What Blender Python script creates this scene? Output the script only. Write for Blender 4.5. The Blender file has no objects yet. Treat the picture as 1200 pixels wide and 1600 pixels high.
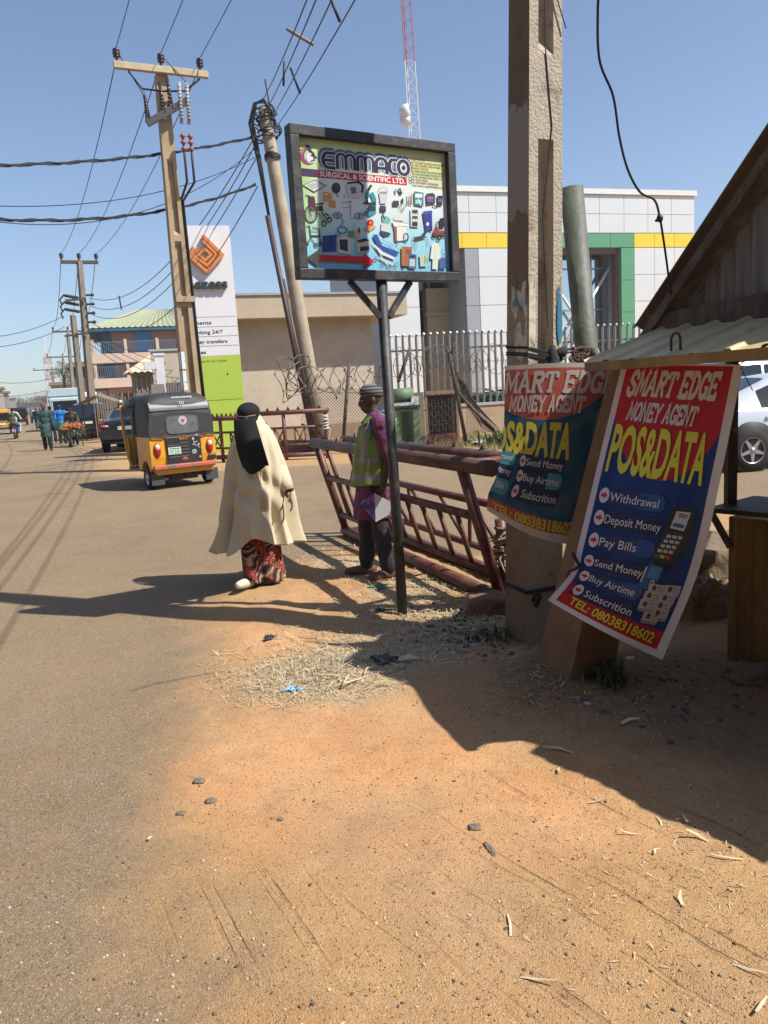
import bpy, bmesh, math, random
from mathutils import Vector, Matrix, noise as mnoise
R = math.radians
random.seed(7)
scn = bpy.context.scene
COL = scn.collection

# ------------------------------------------------------------------ camera
EYE = Vector((0.0, 0.0, 1.6))
PITCH, ROLL, FPX = R(9.1), R(3.4), 1200.0
fw = Vector((0, math.cos(PITCH), -math.sin(PITCH)))
r0 = Vector((1, 0, 0)); u0 = Vector((0, math.sin(PITCH), math.cos(PITCH)))
cr = r0*math.cos(ROLL) - u0*math.sin(ROLL)
cu = u0*math.cos(ROLL) + r0*math.sin(ROLL)
cam_d = bpy.data.cameras.new('Camera'); cam = bpy.data.objects.new('Camera', cam_d); COL.objects.link(cam)
M3 = Matrix((cr, cu, -fw)).transposed()
cam.matrix_world = Matrix.Translation(EYE) @ M3.to_4x4()
cam_d.sensor_fit = 'VERTICAL'; cam_d.sensor_height = 24.0; cam_d.lens = 24.0*FPX/1600.0
cam_d.clip_start = 0.05; cam_d.clip_end = 3000
scn.camera = cam

# ------------------------------------------------------------------ sky, sun, exposure
SUN_EL, SUN_AZ = R(50), R(21)           # shadows run left and a little away from the camera
to_sun = Vector((math.cos(SUN_EL)*math.cos(SUN_AZ), -math.cos(SUN_EL)*math.sin(SUN_AZ), math.sin(SUN_EL)))
world = bpy.data.worlds.new('World'); scn.world = world; world.use_nodes = True
wn = world.node_tree; wn.nodes.clear()
sky = wn.nodes.new('ShaderNodeTexSky'); sky.sky_type = 'NISHITA'; sky.sun_disc = False
sky.sun_elevation = SUN_EL; sky.sun_rotation = math.atan2(to_sun.x, to_sun.y)
sky.air_density = 1.0; sky.dust_density = 1.0; sky.ozone_density = 3.0; sky.altitude = 600
bgn = wn.nodes.new('ShaderNodeBackground'); bgn.inputs['Strength'].default_value = 0.098
wo = wn.nodes.new('ShaderNodeOutputWorld')
wn.links.new(sky.outputs[0], bgn.inputs[0]); wn.links.new(bgn.outputs[0], wo.inputs[0])
sd = bpy.data.lights.new('Sun', 'SUN'); sd.energy = 4.5; sd.angle = R(0.5); sd.color = (1.0, 0.95, 0.87)
sun = bpy.data.objects.new('Sun', sd); COL.objects.link(sun)
sun.rotation_euler = to_sun.to_track_quat('Z', 'Y').to_euler(); sun.location = (6, -4, 12)
scn.view_settings.view_transform = 'Standard'; scn.view_settings.look = 'None'
scn.view_settings.exposure = 0.70; scn.view_settings.gamma = 1.0

# ------------------------------------------------------------------ pixel (1200x1600 photo) -> place
def ray(px, py):
    return fw*FPX + cr*(px-600) - cu*(py-800)
def G(px, py, z=0.0):
    d = ray(px, py); t = (z-EYE.z)/d.z
    return EYE + d*t
def D(px, py, y):
    d = ray(px, py); return EYE + d*(y/d.y)
def PX(p):
    v = Vector(p)-EYE; s = FPX/v.dot(fw)
    return (600+v.dot(cr)*s, 800-v.dot(cu)*s)
ROADDIR = Vector((-0.41, 0.912, 0)).normalized()
ROADNRM = Vector((ROADDIR.y, -ROADDIR.x, 0))       # to the right of the road
ROADYAW = math.atan2(ROADNRM.y, ROADNRM.x)          # local x = right of road, local y = down the road

# ------------------------------------------------------------------ materials
MATS = {}
def mat(name, col, rough=0.7, var=0.0, vscale=4.0, col2=None, thr=0.5, c2scale=3.0, bump=0.0, bscale=40.0, metal=0.0, spec=0.5,
        coat=0.0, alpha=1.0, trans=0.0, emit=None, stretch=None, soft=0.12, detail=6):
    if name in MATS: return MATS[name]
    m = bpy.data.materials.new(name); m.use_nodes = True; nt = m.node_tree; N = nt.nodes; L = nt.links
    b = N['Principled BSDF']
    b.inputs['Base Color'].default_value = (*col, 1); b.inputs['Roughness'].default_value = rough
    b.inputs['Metallic'].default_value = metal; b.inputs['Specular IOR Level'].default_value = spec
    b.inputs['Coat Weight'].default_value = coat; b.inputs['Alpha'].default_value = alpha
    b.inputs['Transmission Weight'].default_value = trans
    if emit:
        b.inputs['Emission Color'].default_value = (*emit[0], 1); b.inputs['Emission Strength'].default_value = emit[1]
    tc = N.new('ShaderNodeTexCoord'); src = tc.outputs['Object']
    if stretch:
        mp = N.new('ShaderNodeMapping'); mp.inputs['Scale'].default_value = stretch
        L.new(src, mp.inputs[0]); src = mp.outputs[0]
    out = None
    if col2 is not None:
        n = N.new('ShaderNodeTexNoise'); n.inputs['Scale'].default_value = c2scale; n.inputs['Detail'].default_value = detail
        n.inputs['Roughness'].default_value = 0.65
        L.new(src, n.inputs['Vector'])
        mr = N.new('ShaderNodeMapRange'); mr.inputs['From Min'].default_value = thr-soft; mr.inputs['From Max'].default_value = thr+soft
        L.new(n.outputs['Fac'], mr.inputs['Value'])
        mx = N.new('ShaderNodeMix'); mx.data_type = 'RGBA'
        mx.inputs['A'].default_value = (*col, 1); mx.inputs['B'].default_value = (*col2, 1)
        L.new(mr.outputs[0], mx.inputs['Factor']); out = mx.outputs['Result']
    if var:
        n = N.new('ShaderNodeTexNoise'); n.inputs['Scale'].default_value = vscale; n.inputs['Detail'].default_value = 8
        n.inputs['Roughness'].default_value = 0.7
        L.new(src, n.inputs['Vector'])
        mr = N.new('ShaderNodeMapRange'); mr.inputs['From Min'].default_value = 0.25; mr.inputs['From Max'].default_value = 0.75
        mr.inputs['To Min'].default_value = 1-var; mr.inputs['To Max'].default_value = 1+var
        L.new(n.outputs['Fac'], mr.inputs['Value'])
        mv = N.new('ShaderNodeVectorMath'); mv.operation = 'SCALE'
        if out is not None: L.new(out, mv.inputs[0])
        else: mv.inputs[0].default_value = col
        L.new(mr.outputs[0], mv.inputs['Scale']); out = mv.outputs[0]
    if out is not None: L.new(out, b.inputs['Base Color'])
    if bump:
        n = N.new('ShaderNodeTexNoise'); n.inputs['Scale'].default_value = bscale; n.inputs['Detail'].default_value = 5
        L.new(src, n.inputs['Vector'])
        bp = N.new('ShaderNodeBump'); bp.inputs['Strength'].default_value = bump; bp.inputs['Distance'].default_value = 0.02
        L.new(n.outputs['Fac'], bp.inputs['Height']); L.new(bp.outputs[0], b.inputs['Normal'])
    MATS[name] = m
    return m
def flat(r, g, b):
    """print colour for artwork, given as sRGB 0-255"""
    nm = 'print_%d_%d_%d' % (r, g, b)
    f = lambda c: ((c/255+0.055)/1.055)**2.4 if c > 10 else c/255/12.92
    return mat(nm, (f(r)*.85, f(g)*.85, f(b)*.85), 0.45, var=0.06, vscale=3)

# ------------------------------------------------------------------ objects
def setp(o, label=None, cat=None, group=None, kind=None):
    if label: o['label'] = label
    if cat: o['category'] = cat
    if group: o['group'] = group
    if kind: o['kind'] = kind
    return o
def thing(name, label, cat, loc=(0, 0, 0), rz=0.0, group=None):
    o = bpy.data.objects.new(name, None); COL.objects.link(o); o.empty_display_size = .2
    o.location = loc; o.rotation_euler = (0, 0, rz)
    return setp(o, label, cat, group)
def copy_tree(o, parent=None):
    c = o.copy(); COL.objects.link(c)
    if parent is not None: c.parent = parent
    for ch in list(o.children): copy_tree(ch, c)
    return c
def frame_of(t):
    a = Vector((0, 0, 1)) if abs(t.z) < .9 else Vector((1, 0, 0))
    u = t.cross(a).normalized(); return u, t.cross(u).normalized()

class MB:
    def __init__(s): s.v = []; s.f = []; s.m = []; s.xf = None; s.sm = []
    def _p(s, p):
        p = Vector(p); s.v.append(s.xf @ p if s.xf else p); return len(s.v)-1
    def face(s, pts, mi=0, sm=False):
        s.f.append([s._p(p) for p in pts]); s.m.append(mi); s.sm.append(sm)
    def grid(s, fn, nu, nv, mi=0, closed_u=False, sm=True, mfn=None):
        base = len(s.v)
        for j in range(nv+1):
            for i in range(nu+(0 if closed_u else 1)): s._p(fn(i/nu, j/nv))
        w = nu if closed_u else nu+1
        for j in range(nv):
            for i in range(nu):
                i2 = (i+1) % w if closed_u else i+1
                s.f.append([base+j*w+i, base+j*w+i2, base+(j+1)*w+i2, base+(j+1)*w+i])
                s.m.append(mfn(i, j) if mfn else mi); s.sm.append(sm)
    def box(s, c, size, rz=0.0, mi=0, rot=None):
        M = rot if rot is not None else Matrix.Rotation(rz, 3, 'Z')
        c = Vector(c); h = Vector(size)/2; b = len(s.v)
        for dx in (-1, 1):
            for dy in (-1, 1):
                for dz in (-1, 1): s._p(c + M @ Vector((dx*h.x, dy*h.y, dz*h.z)))
        for q in ((0,1,3,2),(4,6,7,5),(0,4,5,1),(2,3,7,6),(0,2,6,4),(1,5,7,3)):
            s.f.append([b+i for i in q]); s.m.append(mi); s.sm.append(False)
    def beam(s, p0, p1, w, h, mi=0, up=(0, 0, 1)):
        p0 = Vector(p0); p1 = Vector(p1); d = p1-p0; L = d.length; y = d/L
        upv = Vector(up); x = y.cross(upv)
        if x.length < 1e-4: x = y.cross(Vector((1, 0, 0)))
        x.normalize(); z = x.cross(y)
        s.box((p0+p1)/2, (w, L, h), mi=mi, rot=Matrix((x, y, z)).transposed())
    def tube(s, pts, r, n=8, mi=0, caps=True, closed=False):
        pts = [Vector(p) for p in pts]; K = len(pts)
        rr = r if isinstance(r, (list, tuple)) else [r]*K
        b = len(s.v); u = None
        for k, p in enumerate(pts):
            a = pts[(k-1) % K] if (k > 0 or closed) else p
            c = pts[(k+1) % K] if (k < K-1 or closed) else p
            t = (c-a)
            t = t.normalized() if t.length > 1e-9 else Vector((0, 0, 1))
            if u is None: u, w = frame_of(t)
            else:
                u = (u - t*u.dot(t))
                u = u.normalized() if u.length > 1e-6 else frame_of(t)[0]
                w = t.cross(u)
            for i in range(n):
                an = 2*math.pi*i/n; s._p(p + (u*math.cos(an)+w*math.sin(an))*rr[k])
        for k in range(K if closed else K-1):
            k2 = (k+1) % K
            for i in range(n):
                j = (i+1) % n
                s.f.append([b+k*n+i, b+k*n+j, b+k2*n+j, b+k2*n+i]); s.m.append(mi); s.sm.append(n > 5)
        if caps and not closed:
            s.f.append([b+i for i in range(n)][::-1]); s.m.append(mi); s.sm.append(False)
            s.f.append([b+(K-1)*n+i for i in range(n)]); s.m.append(mi); s.sm.append(False)
    def lathe(s, prof, n=20, mi=0, M=None):
        """profile (r, z) around local z, placed by 4x4 M"""
        M = M or Matrix(); old = s.xf; s.xf = (old @ M) if old else M; b = len(s.v)
        for r, z in prof:
            for i in range(n):
                a = 2*math.pi*i/n; s._p((r*math.cos(a), r*math.sin(a), z))
        for k in range(len(prof)-1):
            for i in range(n):
                j = (i+1) % n
                s.f.append([b+k*n+i, b+k*n+j, b+(k+1)*n+j, b+(k+1)*n+i]); s.m.append(mi); s.sm.append(True)
        s.xf = old
    def ball(s, c, r, n=12, mi=0, rot=None):
        c = Vector(c); r = Vector((r, r, r)) if not hasattr(r, '__len__') else Vector(r)
        m = max(4, n//2); b = len(s.v); rot = rot or Matrix.Identity(3)
        for j in range(1, m):
            ph = math.pi*j/m
            for i in range(n):
                a = 2*math.pi*i/n
                s._p(c + rot @ Vector((r.x*math.sin(ph)*math.cos(a), r.y*math.sin(ph)*math.sin(a), r.z*math.cos(ph))))
        t = s._p(c + rot @ Vector((0, 0, r.z))); q = s._p(c + rot @ Vector((0, 0, -r.z)))
        for i in range(n):
            k = (i+1) % n
            s.f.append([t, b+i, b+k]); s.f.append([q, b+(m-2)*n+k, b+(m-2)*n+i]); s.m += [mi]*2; s.sm += [True]*2
            for j in range(m-2):
                s.f.append([b+j*n+i, b+(j+1)*n+i, b+(j+1)*n+k, b+j*n+k]); s.m.append(mi); s.sm.append(True)
    def prism(s, poly, M, t, mi=0):
        """2D outline extruded 0..t along local z of M"""
        old = s.xf; s.xf = (old @ M) if old else M
        n = len(poly); b = len(s.v)
        for z in (0, t):
            for x, y in poly: s._p((x, y, z))
        s.f.append([b+i for i in range(n)][::-1]); s.f.append([b+n+i for i in range(n)]); s.m += [mi]*2; s.sm += [False]*2
        for i in range(n):
            j = (i+1) % n; s.f.append([b+i, b+j, b+n+j, b+n+i]); s.m.append(mi); s.sm.append(False)
        s.xf = old
    def build(s, name, mats, parent=None, bevel=0.0, smooth=None, solid=0.0, seg=2):
        me = bpy.data.meshes.new(name); me.from_pydata([tuple(p) for p in s.v], [], s.f)
        ml = mats if isinstance(mats, (list, tuple)) else [mats]
        for m in ml: me.materials.append(m)
        me.polygons.foreach_set('material_index', s.m)
        me.polygons.foreach_set('use_smooth', s.sm if smooth is None else [smooth]*len(s.f))
        me.update()
        o = bpy.data.objects.new(name, me); COL.objects.link(o)
        if parent is not None: o.parent = parent
        if solid:
            md = o.modifiers.new('S', 'SOLIDIFY'); md.thickness = solid; md.offset = 0
        if bevel:
            md = o.modifiers.new('B', 'BEVEL'); md.width = bevel; md.segments = seg; md.limit_method = 'ANGLE'; md.angle_limit = R(35)
        return o
def LM(origin, x, y, z):
    m = Matrix((Vector(x), Vector(y), Vector(z))).transposed().to_4x4(); m.translation = Vector(origin); return m

def remesh_build(mb, name, m, parent=None, voxel=0.012, smooth=4, extra=None, wr=None):
    """one continuous surface out of overlapping closed shapes"""
    tmp = mb.build('tmp_blob', m)
    md = tmp.modifiers.new('R', 'REMESH'); md.mode = 'VOXEL'; md.voxel_size = voxel; md.adaptivity = 0
    sm = tmp.modifiers.new('Sm', 'SMOOTH'); sm.iterations = smooth; sm.factor = 0.5
    dg = bpy.context.evaluated_depsgraph_get(); ev = tmp.evaluated_get(dg)
    me = bpy.data.meshes.new_from_object(ev)
    bpy.data.objects.remove(tmp)
    me.name = name
    me.materials.clear()
    for q in (m if isinstance(m, (list, tuple)) else [m]): me.materials.append(q)
    me.polygons.foreach_set('use_smooth', [True]*len(me.polygons))
    if wr:
        amp, sc_ = wr
        for v in me.vertices:
            p = v.co; n = v.normal.copy(); q = Vector((p.x*sc_, p.y*sc_, p.z*sc_*.55))
            a = 1-abs(mnoise.noise(q))*2.4; b = mnoise.noise(q*2.3+Vector((5, 3, 1)))
            v.co = p+n*amp*(a*.8+b*.6)
    o = bpy.data.objects.new(name, me); COL.objects.link(o)
    if parent is not None: o.parent = parent
    return o
def limb(mb, pts, rad, n=12):
    """tapered chain of capsules through pts"""
    for k in range(len(pts)-1):
        p, q = Vector(pts[k]), Vector(pts[k+1]); a, b = rad[k], rad[k+1]
        mb.tube([p, p.lerp(q, .33), p.lerp(q, .66), q], [a, a+(b-a)*.33, a+(b-a)*.66, b], n)
        mb.ball(p, a*1.0, n); mb.ball(q, b*1.0, n)
# ------------------------------------------------------------------ ground and road
def pip(x, y, poly):
    c = False; n = len(poly)
    for i in range(n):
        x1, y1 = poly[i]; x2, y2 = poly[(i+1) % n]
        if (y1 > y) != (y2 > y) and x < (x2-x1)*(y-y1)/(y2-y1)+x1: c = not c
    return c
def sdist(x, y, poly):
    d = 1e9; n = len(poly)
    for i in range(n):
        x1, y1 = poly[i]; x2, y2 = poly[(i+1) % n]
        ex, ey = x2-x1, y2-y1; t = max(0, min(1, ((x-x1)*ex+(y-y1)*ey)/(ex*ex+ey*ey+1e-12)))
        d = min(d, math.hypot(x-x1-t*ex, y-y1-t*ey))
    return d if pip(x, y, poly) else -d
def sstep(a, b, x):
    t = max(0.0, min(1.0, (x-a)/(b-a))); return t*t*(3-2*t)
def gxy(px, py): p = G(px, py); return (p.x, p.y)
DIRT = [gxy(*q) for q in ((345,1700),(262,1400),(240,1250),(290,1110),(318,1015),(290,958),(350,925),(430,893),(520,862),(620,852),
        (740,868),(850,880),(1100,800),(1500,780))] + [(6, 3), (6, -4), (-.35, -4), (-.35, 1)]
DIRT2 = [gxy(*q) for q in ((160,705),(150,745),(250,742),(300,742),(345,728),(350,700))]      # earth strip under the parked vehicles
SAND = [gxy(*q) for q in ((330,722),(420,716),(520,722),(640,712),(800,712),(900,690),(700,684),(520,690),(380,700))]
EDGE0 = G(160, 720)
def road_s(x, y):            # metres to the right of the road's edge
    return (x-EDGE0.x)*ROADNRM.x + (y-EDGE0.y)*ROADNRM.y
def nz(x, y, s, o=0.0): return mnoise.noise(Vector((x*s+o, y*s-o, 3.1*o+.5)))
MOUND = G(650, 1100)
def dirt_amt(x, y):
    if y > 60 or abs(x) > 40: 
        return sstep(-.3, .8, road_s(x, y)) if y > 16 else 0
    d = sdist(x, y, DIRT) + .16*nz(x, y, 2.2) + .1*nz(x, y, 6, 4)
    a = sstep(-.34, .38, d)
    if y > 8:
        d2 = sdist(x, y, DIRT2)+.3*nz(x, y, 1.5, 2); a = max(a, .8*sstep(-.3, .3, d2))
        d3 = sdist(x, y, SAND)+.4*nz(x, y, .8, 5); a = max(a, .75*sstep(-.5, .6, d3))
        if y > 17: a = max(a, sstep(-.3, .9, road_s(x, y)+.5*nz(x, y, .7, 3)))
    return a
def height(x, y):
    if y > 30: return 0.0
    h = .012*nz(x, y, .9, 1)
    if y < 14 and x > -4:
        a = sstep(-.3, .5, sdist(x, y, DIRT)) if y < 9.5 else 0
        h += a*(.018+.022*nz(x, y, 1.7, 7)+.012*nz(x, y, 5, 9)+.007*nz(x, y, 11, 2))
        h += a*.055*math.exp(-(((x-MOUND.x-.25)/.9)**2+((y-MOUND.y-.25)/.4)**2))
        h -= a*.03*math.exp(-(((x+.35)/.45)**2+((y-4.7)/.35)**2))
        # shallow ruts drawn across the soft earth on the right
        if x > .1 and y < 4 and a > .1:
            u = (x*.80+y*.60); h += a*.006*sstep(.2, .7, x)*math.sin(u*34+2.2*nz(x, y, 2.5))*sstep(-.15, .25, nz(x, y, 1.3, 5))
    return h
def axis(a, b, step, lo, hi, g):
    c = [a]
    while c[-1] < b: c.append(c[-1]+step)
    s = step
    while c[-1] < hi: s *= g; c.append(c[-1]+s)
    s = step; l = []; v = a
    while v > lo: s *= g; v -= s; l.append(v)
    return l[::-1]+c
XS = axis(-2.0, 2.2, .045, -700, 700, 1.075); YS = axis(1.6, 8.5, .045, -30, 1100, 1.06)
gv = []; gd = []; gc = []; gr = []; gs = []
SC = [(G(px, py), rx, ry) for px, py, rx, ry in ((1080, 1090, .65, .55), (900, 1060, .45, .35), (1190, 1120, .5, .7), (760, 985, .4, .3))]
def shade_dark_amt(x, y):  # weight of the painted shade round the kiosk and posts
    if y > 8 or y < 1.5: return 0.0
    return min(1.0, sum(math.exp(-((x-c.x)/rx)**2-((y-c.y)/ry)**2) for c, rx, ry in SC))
RC = [(G(px, py), rx, ry) for px, py, rx, ry in ((600, 1190, .75, .55), (780, 1290, .6, .35), (450, 1180, .5, .5), (400, 1000, .6, .3), (480, 940, .8, .3))]
def red_amt(x, y):
    if y > 8 or y < 1.5: return 0.0
    return min(1.0, sum(math.exp(-((x-c.x)/rx)**2-((y-c.y)/ry)**2) for c, rx, ry in RC))
CH = [(G(px, py), rx, ry) for px, py, rx, ry in ((480, 1062, .42, .42), (600, 1018, .50, .45), (640, 925, .42, .45), (720, 985, .35, .4), (540, 880, .35, .3), (560, 1075, .3, .3))]
def chaff_amt(x, y):
    if y > 9 or y < 3: return 0.0
    return min(1.0, sum(math.exp(-((x-c.x)/rx)**2-((y-c.y)/ry)**2) for c, rx, ry in CH)*.95)
for y in YS:
    for x in XS:
        gv.append((x, y, height(x, y))); gd.append(dirt_amt(x, y)); gc.append(chaff_amt(x, y)); gr.append(red_amt(x, y)); gs.append(shade_dark_amt(x, y))
NX = len(XS)
def is_road(x, y):
    if y < 16: return dirt_amt(x, y) < .5 and x < 30
    return -9.5 < road_s(x, y) < 0.0
rf, gf = [], []
for j in range(len(YS)-1):
    for i in range(NX-1):
        q = (j*NX+i, j*NX+i+1, (j+1)*NX+i+1, (j+1)*NX+i)
        xm = (XS[i]+XS[i+1])/2; ym = (YS[j]+YS[j+1])/2
        (rf if (-30 < xm and ym < 1000 and abs(xm) < 460 and is_road(xm, ym)) or (xm <= -30 and ym > 16 and is_road(xm, ym)) else gf).append(q)
def ground_mat():
    m = bpy.data.materials.new('dusty_ground'); m.use_nodes = True; nt = m.node_tree; N = nt.nodes; L = nt.links
    b = N['Principled BSDF']; b.inputs['Roughness'].default_value = .93; b.inputs['Specular IOR Level'].default_value = .12
    tc = N.new('ShaderNodeTexCoord'); P = tc.outputs['Object']
    def noise(s, d=6, r=.6, v=None):
        n = N.new('ShaderNodeTexNoise'); n.inputs['Scale'].default_value = s; n.inputs['Detail'].default_value = d
        n.inputs['Roughness'].default_value = r; L.new(v or P, n.inputs['Vector']); return n.outputs['Fac']
    def rng(x, a, b_, c=0, d=1):
        n = N.new('ShaderNodeMapRange'); n.inputs[1].default_value = a; n.inputs[2].default_value = b_
        n.inputs[3].default_value = c; n.inputs[4].default_value = d; L.new(x, n.inputs[0]); return n.outputs[0]
    def mix(f, A, B):
        n = N.new('ShaderNodeMix'); n.data_type = 'RGBA'
        if isinstance(f, float): n.inputs['Factor'].default_value = f
        else: L.new(f, n.inputs['Factor'])
        for k, c in (('A', A), ('B', B)):
            if isinstance(c, tuple): n.inputs[k].default_value = (*c, 1)
            else: L.new(c, n.inputs[k])
        return n.outputs['Result']
    def op(o, a, c):
        n = N.new('ShaderNodeMath'); n.operation = o; n.use_clamp = False
        for k, q in ((0, a), (1, c)):
            if isinstance(q, float): n.inputs[k].default_value = q
            else: L.new(q, n.inputs[k])
        return n.outputs[0]
    at = N.new('ShaderNodeAttribute'); at.attribute_name = 'dirt'
    dn = op('ADD', at.outputs['Fac'], rng(noise(3.2, 9, .78), .28, .72, -.38, .38))
    dmask = rng(dn, .08, .95)
    # road: worn asphalt with light and dark chippings under a film of dust
    vo = N.new('ShaderNodeTexVoronoi'); vo.inputs['Scale'].default_value = 210; L.new(P, vo.inputs['Vector'])
    sc = N.new('ShaderNodeSeparateColor'); L.new(vo.outputs['Color'], sc.inputs[0])
    base = mix(rng(noise(.55, 5), .35, .65), (.215, .154, .092), (.288, .208, .122))
    base = mix(rng(noise(2.3, 8, .7), .42, .68), base, (.265, .20, .13))
    base = mix(rng(sc.outputs[0], .84, .92, 0, .8), base, (.40, .32, .24))
    base = mix(rng(sc.outputs[1], .88, .95, 0, .75), base, (.09, .075, .062))
    base = mix(rng(noise(60, 4, .8), .56, .72, 0, .55), base, (.11, .085, .062))
    base = mix(rng(noise(1.1, 7, .75), .63, .72, 0, .45), base, (.12, .095, .075))
    # earth
    ar = N.new('ShaderNodeAttribute'); ar.attribute_name = 'laterite'
    e = mix(rng(op('ADD', ar.outputs['Fac'], rng(noise(2.2, 7, .7), .3, .7, -.35, .35)), .1, .9), mix(rng(noise(1.3, 6), .36, .64), (.44, .25, .105), (.48, .31, .145)), mix(rng(noise(1.7, 6), .36, .64), (.575, .285, .12), (.62, .365, .185)))
    e = mix(rng(noise(.7, 3, .5), .42, .66), e, (.44, .28, .15))
    e = mix(rng(noise(7, 8, .75), .52, .72, 0, .55), e, (.30, .165, .085))
    vo2 = N.new('ShaderNodeTexVoronoi'); vo2.inputs['Scale'].default_value = 190; L.new(P, vo2.inputs['Vector'])
    sc2 = N.new('ShaderNodeSeparateColor'); L.new(vo2.outputs['Color'], sc2.inputs[0])
    e = mix(rng(sc2.outputs[0], .91, .96, 0, .7), e, (.53, .40, .26))
    e = mix(rng(sc2.outputs[1], .93, .97, 0, .8), e, (.15, .09, .05))
    e = mix(rng(noise(45, 5, .8), .55, .75, 0, .5), e, (.20, .115, .06))
    gd_ = G(1200, 1410)-G(860, 1240); ga = math.atan2(gd_.y, gd_.x)
    def streak(ang, across, lo, hi, cx, cy, rad):
        mp = N.new('ShaderNodeMapping'); mp.vector_type = 'TEXTURE'; mp.inputs['Rotation'].default_value = (0, 0, ang); mp.inputs['Scale'].default_value = (1.6, 1/across, 1); L.new(P, mp.inputs[0])
        n = noise(1.0, 2, .5, mp.outputs[0]); st = rng(n, lo, hi)
        vm = N.new('ShaderNodeVectorMath'); vm.operation = 'DISTANCE'; vm.inputs[1].default_value = (cx, cy, 0); L.new(P, vm.inputs[0])
        return op('MULTIPLY', op('MULTIPLY', st, rng(vm.outputs['Value'], rad, rad*.45)), rng(noise(2.5, 5, .7), .40, .58))
    c1, c2, c3 = G(1000, 1360), G(760, 1480), G(400, 1440)
    a3 = G(430, 1500)-G(330, 1320)
    stk = op('ADD', op('ADD', streak(ga, 26, .60, .68, c1.x, c1.y, 1.0), streak(ga+.06, 22, .60, .68, c2.x, c2.y, .7)), streak(math.atan2(a3.y, a3.x), 40, .60, .66, c3.x, c3.y, .4))
    e = mix(op('MULTIPLY', stk, .36), e, (.16, .095, .055))
    so = N.new('ShaderNodeAttribute'); so.attribute_name = 'shade_dark'
    e = mix(rng(op('ADD', so.outputs['Fac'], rng(noise(4, 8, .75), .3, .7, -.3, .3)), .25, .85, 0, .75), e, mix(rng(noise(20, 6, .7), .4, .65), (.17, .105, .055), (.27, .175, .10)))  # earth colour darkened here to deepen the kiosk's shade
    c = mix(dmask, base, e)
    ac = N.new('ShaderNodeAttribute'); ac.attribute_name = 'chaff'
    cm = rng(op('ADD', ac.outputs['Fac'], rng(noise(14, 8, .8), .3, .7, -.45, .45)), .42, .62, 0, .8)
    ch = mix(rng(noise(120, 4, .8), .38, .62), (.26, .19, .11), (.58, .47, .30))
    c = mix(cm, c, ch)
    L.new(c, b.inputs['Base Color'])
    bp = N.new('ShaderNodeBump'); bp.inputs['Strength'].default_value = .8; bp.inputs['Distance'].default_value = .010
    hsum = op('ADD', op('MULTIPLY', noise(110, 6, .7), .55), op('MULTIPLY', rng(vo.outputs['Distance'], 0, .6), -.35))
    hsum = op('ADD', hsum, op('MULTIPLY', noise(16, 8, .75), 1.15))
    hsum = op('ADD', hsum, op('MULTIPLY', stk, -1.2))
    L.new(hsum, bp.inputs['Height']); L.new(bp.outputs[0], b.inputs['Normal'])
    return m
GM = ground_mat()
def part_grid(name, faces, kind):
    used = sorted({i for q in faces for i in q}); ix = {k: n for n, k in enumerate(used)}
    me = bpy.data.meshes.new(name); me.from_pydata([gv[k] for k in used], [], [tuple(ix[i] for i in q) for q in faces])
    a = me.attributes.new('dirt', 'FLOAT', 'POINT'); a.data.foreach_set('value', [gd[k] for k in used])
    a = me.attributes.new('chaff', 'FLOAT', 'POINT'); a.data.foreach_set('value', [gc[k] for k in used])
    a = me.attributes.new('laterite', 'FLOAT', 'POINT'); a.data.foreach_set('value', [gr[k] for k in used])
    a = me.attributes.new('shade_dark', 'FLOAT', 'POINT'); a.data.foreach_set('value', [gs[k] for k in used])
    me.materials.append(GM); me.polygons.foreach_set('use_smooth', [True]*len(me.polygons))
    o = bpy.data.objects.new(name, me); COL.objects.link(o); o['kind'] = kind; return o
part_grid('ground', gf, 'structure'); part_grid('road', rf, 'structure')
def Gh(px, py):
    p = G(px, py); p = G(px, py, height(p.x, p.y)); return Vector((p.x, p.y, height(p.x, p.y)))

# straw, chaff and gravel lying on the earth
STRAW = [mat('straw_pale', (.58, .475, .315), .8, var=.25, vscale=9), mat('straw_grey', (.42, .335, .225), .85, var=.3, vscale=9),
         mat('straw_dark', (.20, .15, .09), .9)]
sb = MB(); rs = random.Random(3)
def blade(x, y, L, w, lift=.006, a=None, mi=None):
    a = rs.uniform(0, math.tau) if a is None else a
    dx, dy = math.cos(a)*L/2, math.sin(a)*L/2; nx, ny = -math.sin(a)*w/2, math.cos(a)*w/2
    h = height(x, y)+.003+rs.random()*lift; t = rs.uniform(-.35, .35)*min(L, .06); bow = rs.uniform(-.15, .15)*L
    mx, my = x-math.sin(a)*bow, y+math.cos(a)*bow
    m = rs.choice((0, 0, 0, 1, 1, 2)) if mi is None else mi
    A = (x-dx, y-dy, max(h-t, height(x-dx, y-dy)+.002)); B = (x+dx, y+dy, max(h+t, height(x+dx, y+dy)+.002)); C = (mx, my, h+w*.4)
    sb.face([(A[0]-nx, A[1]-ny, A[2]), (C[0]-nx, C[1]-ny, C[2]), (C[0]+nx, C[1]+ny, C[2]+w*.25), (A[0]+nx, A[1]+ny, A[2])], m)
    sb.face([(C[0]-nx, C[1]-ny, C[2]), (B[0]-nx*.5, B[1]-ny*.5, B[2]), (B[0]+nx*.5, B[1]+ny*.5, B[2]), (C[0]+nx, C[1]+ny, C[2]+w*.25)], m)
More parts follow.
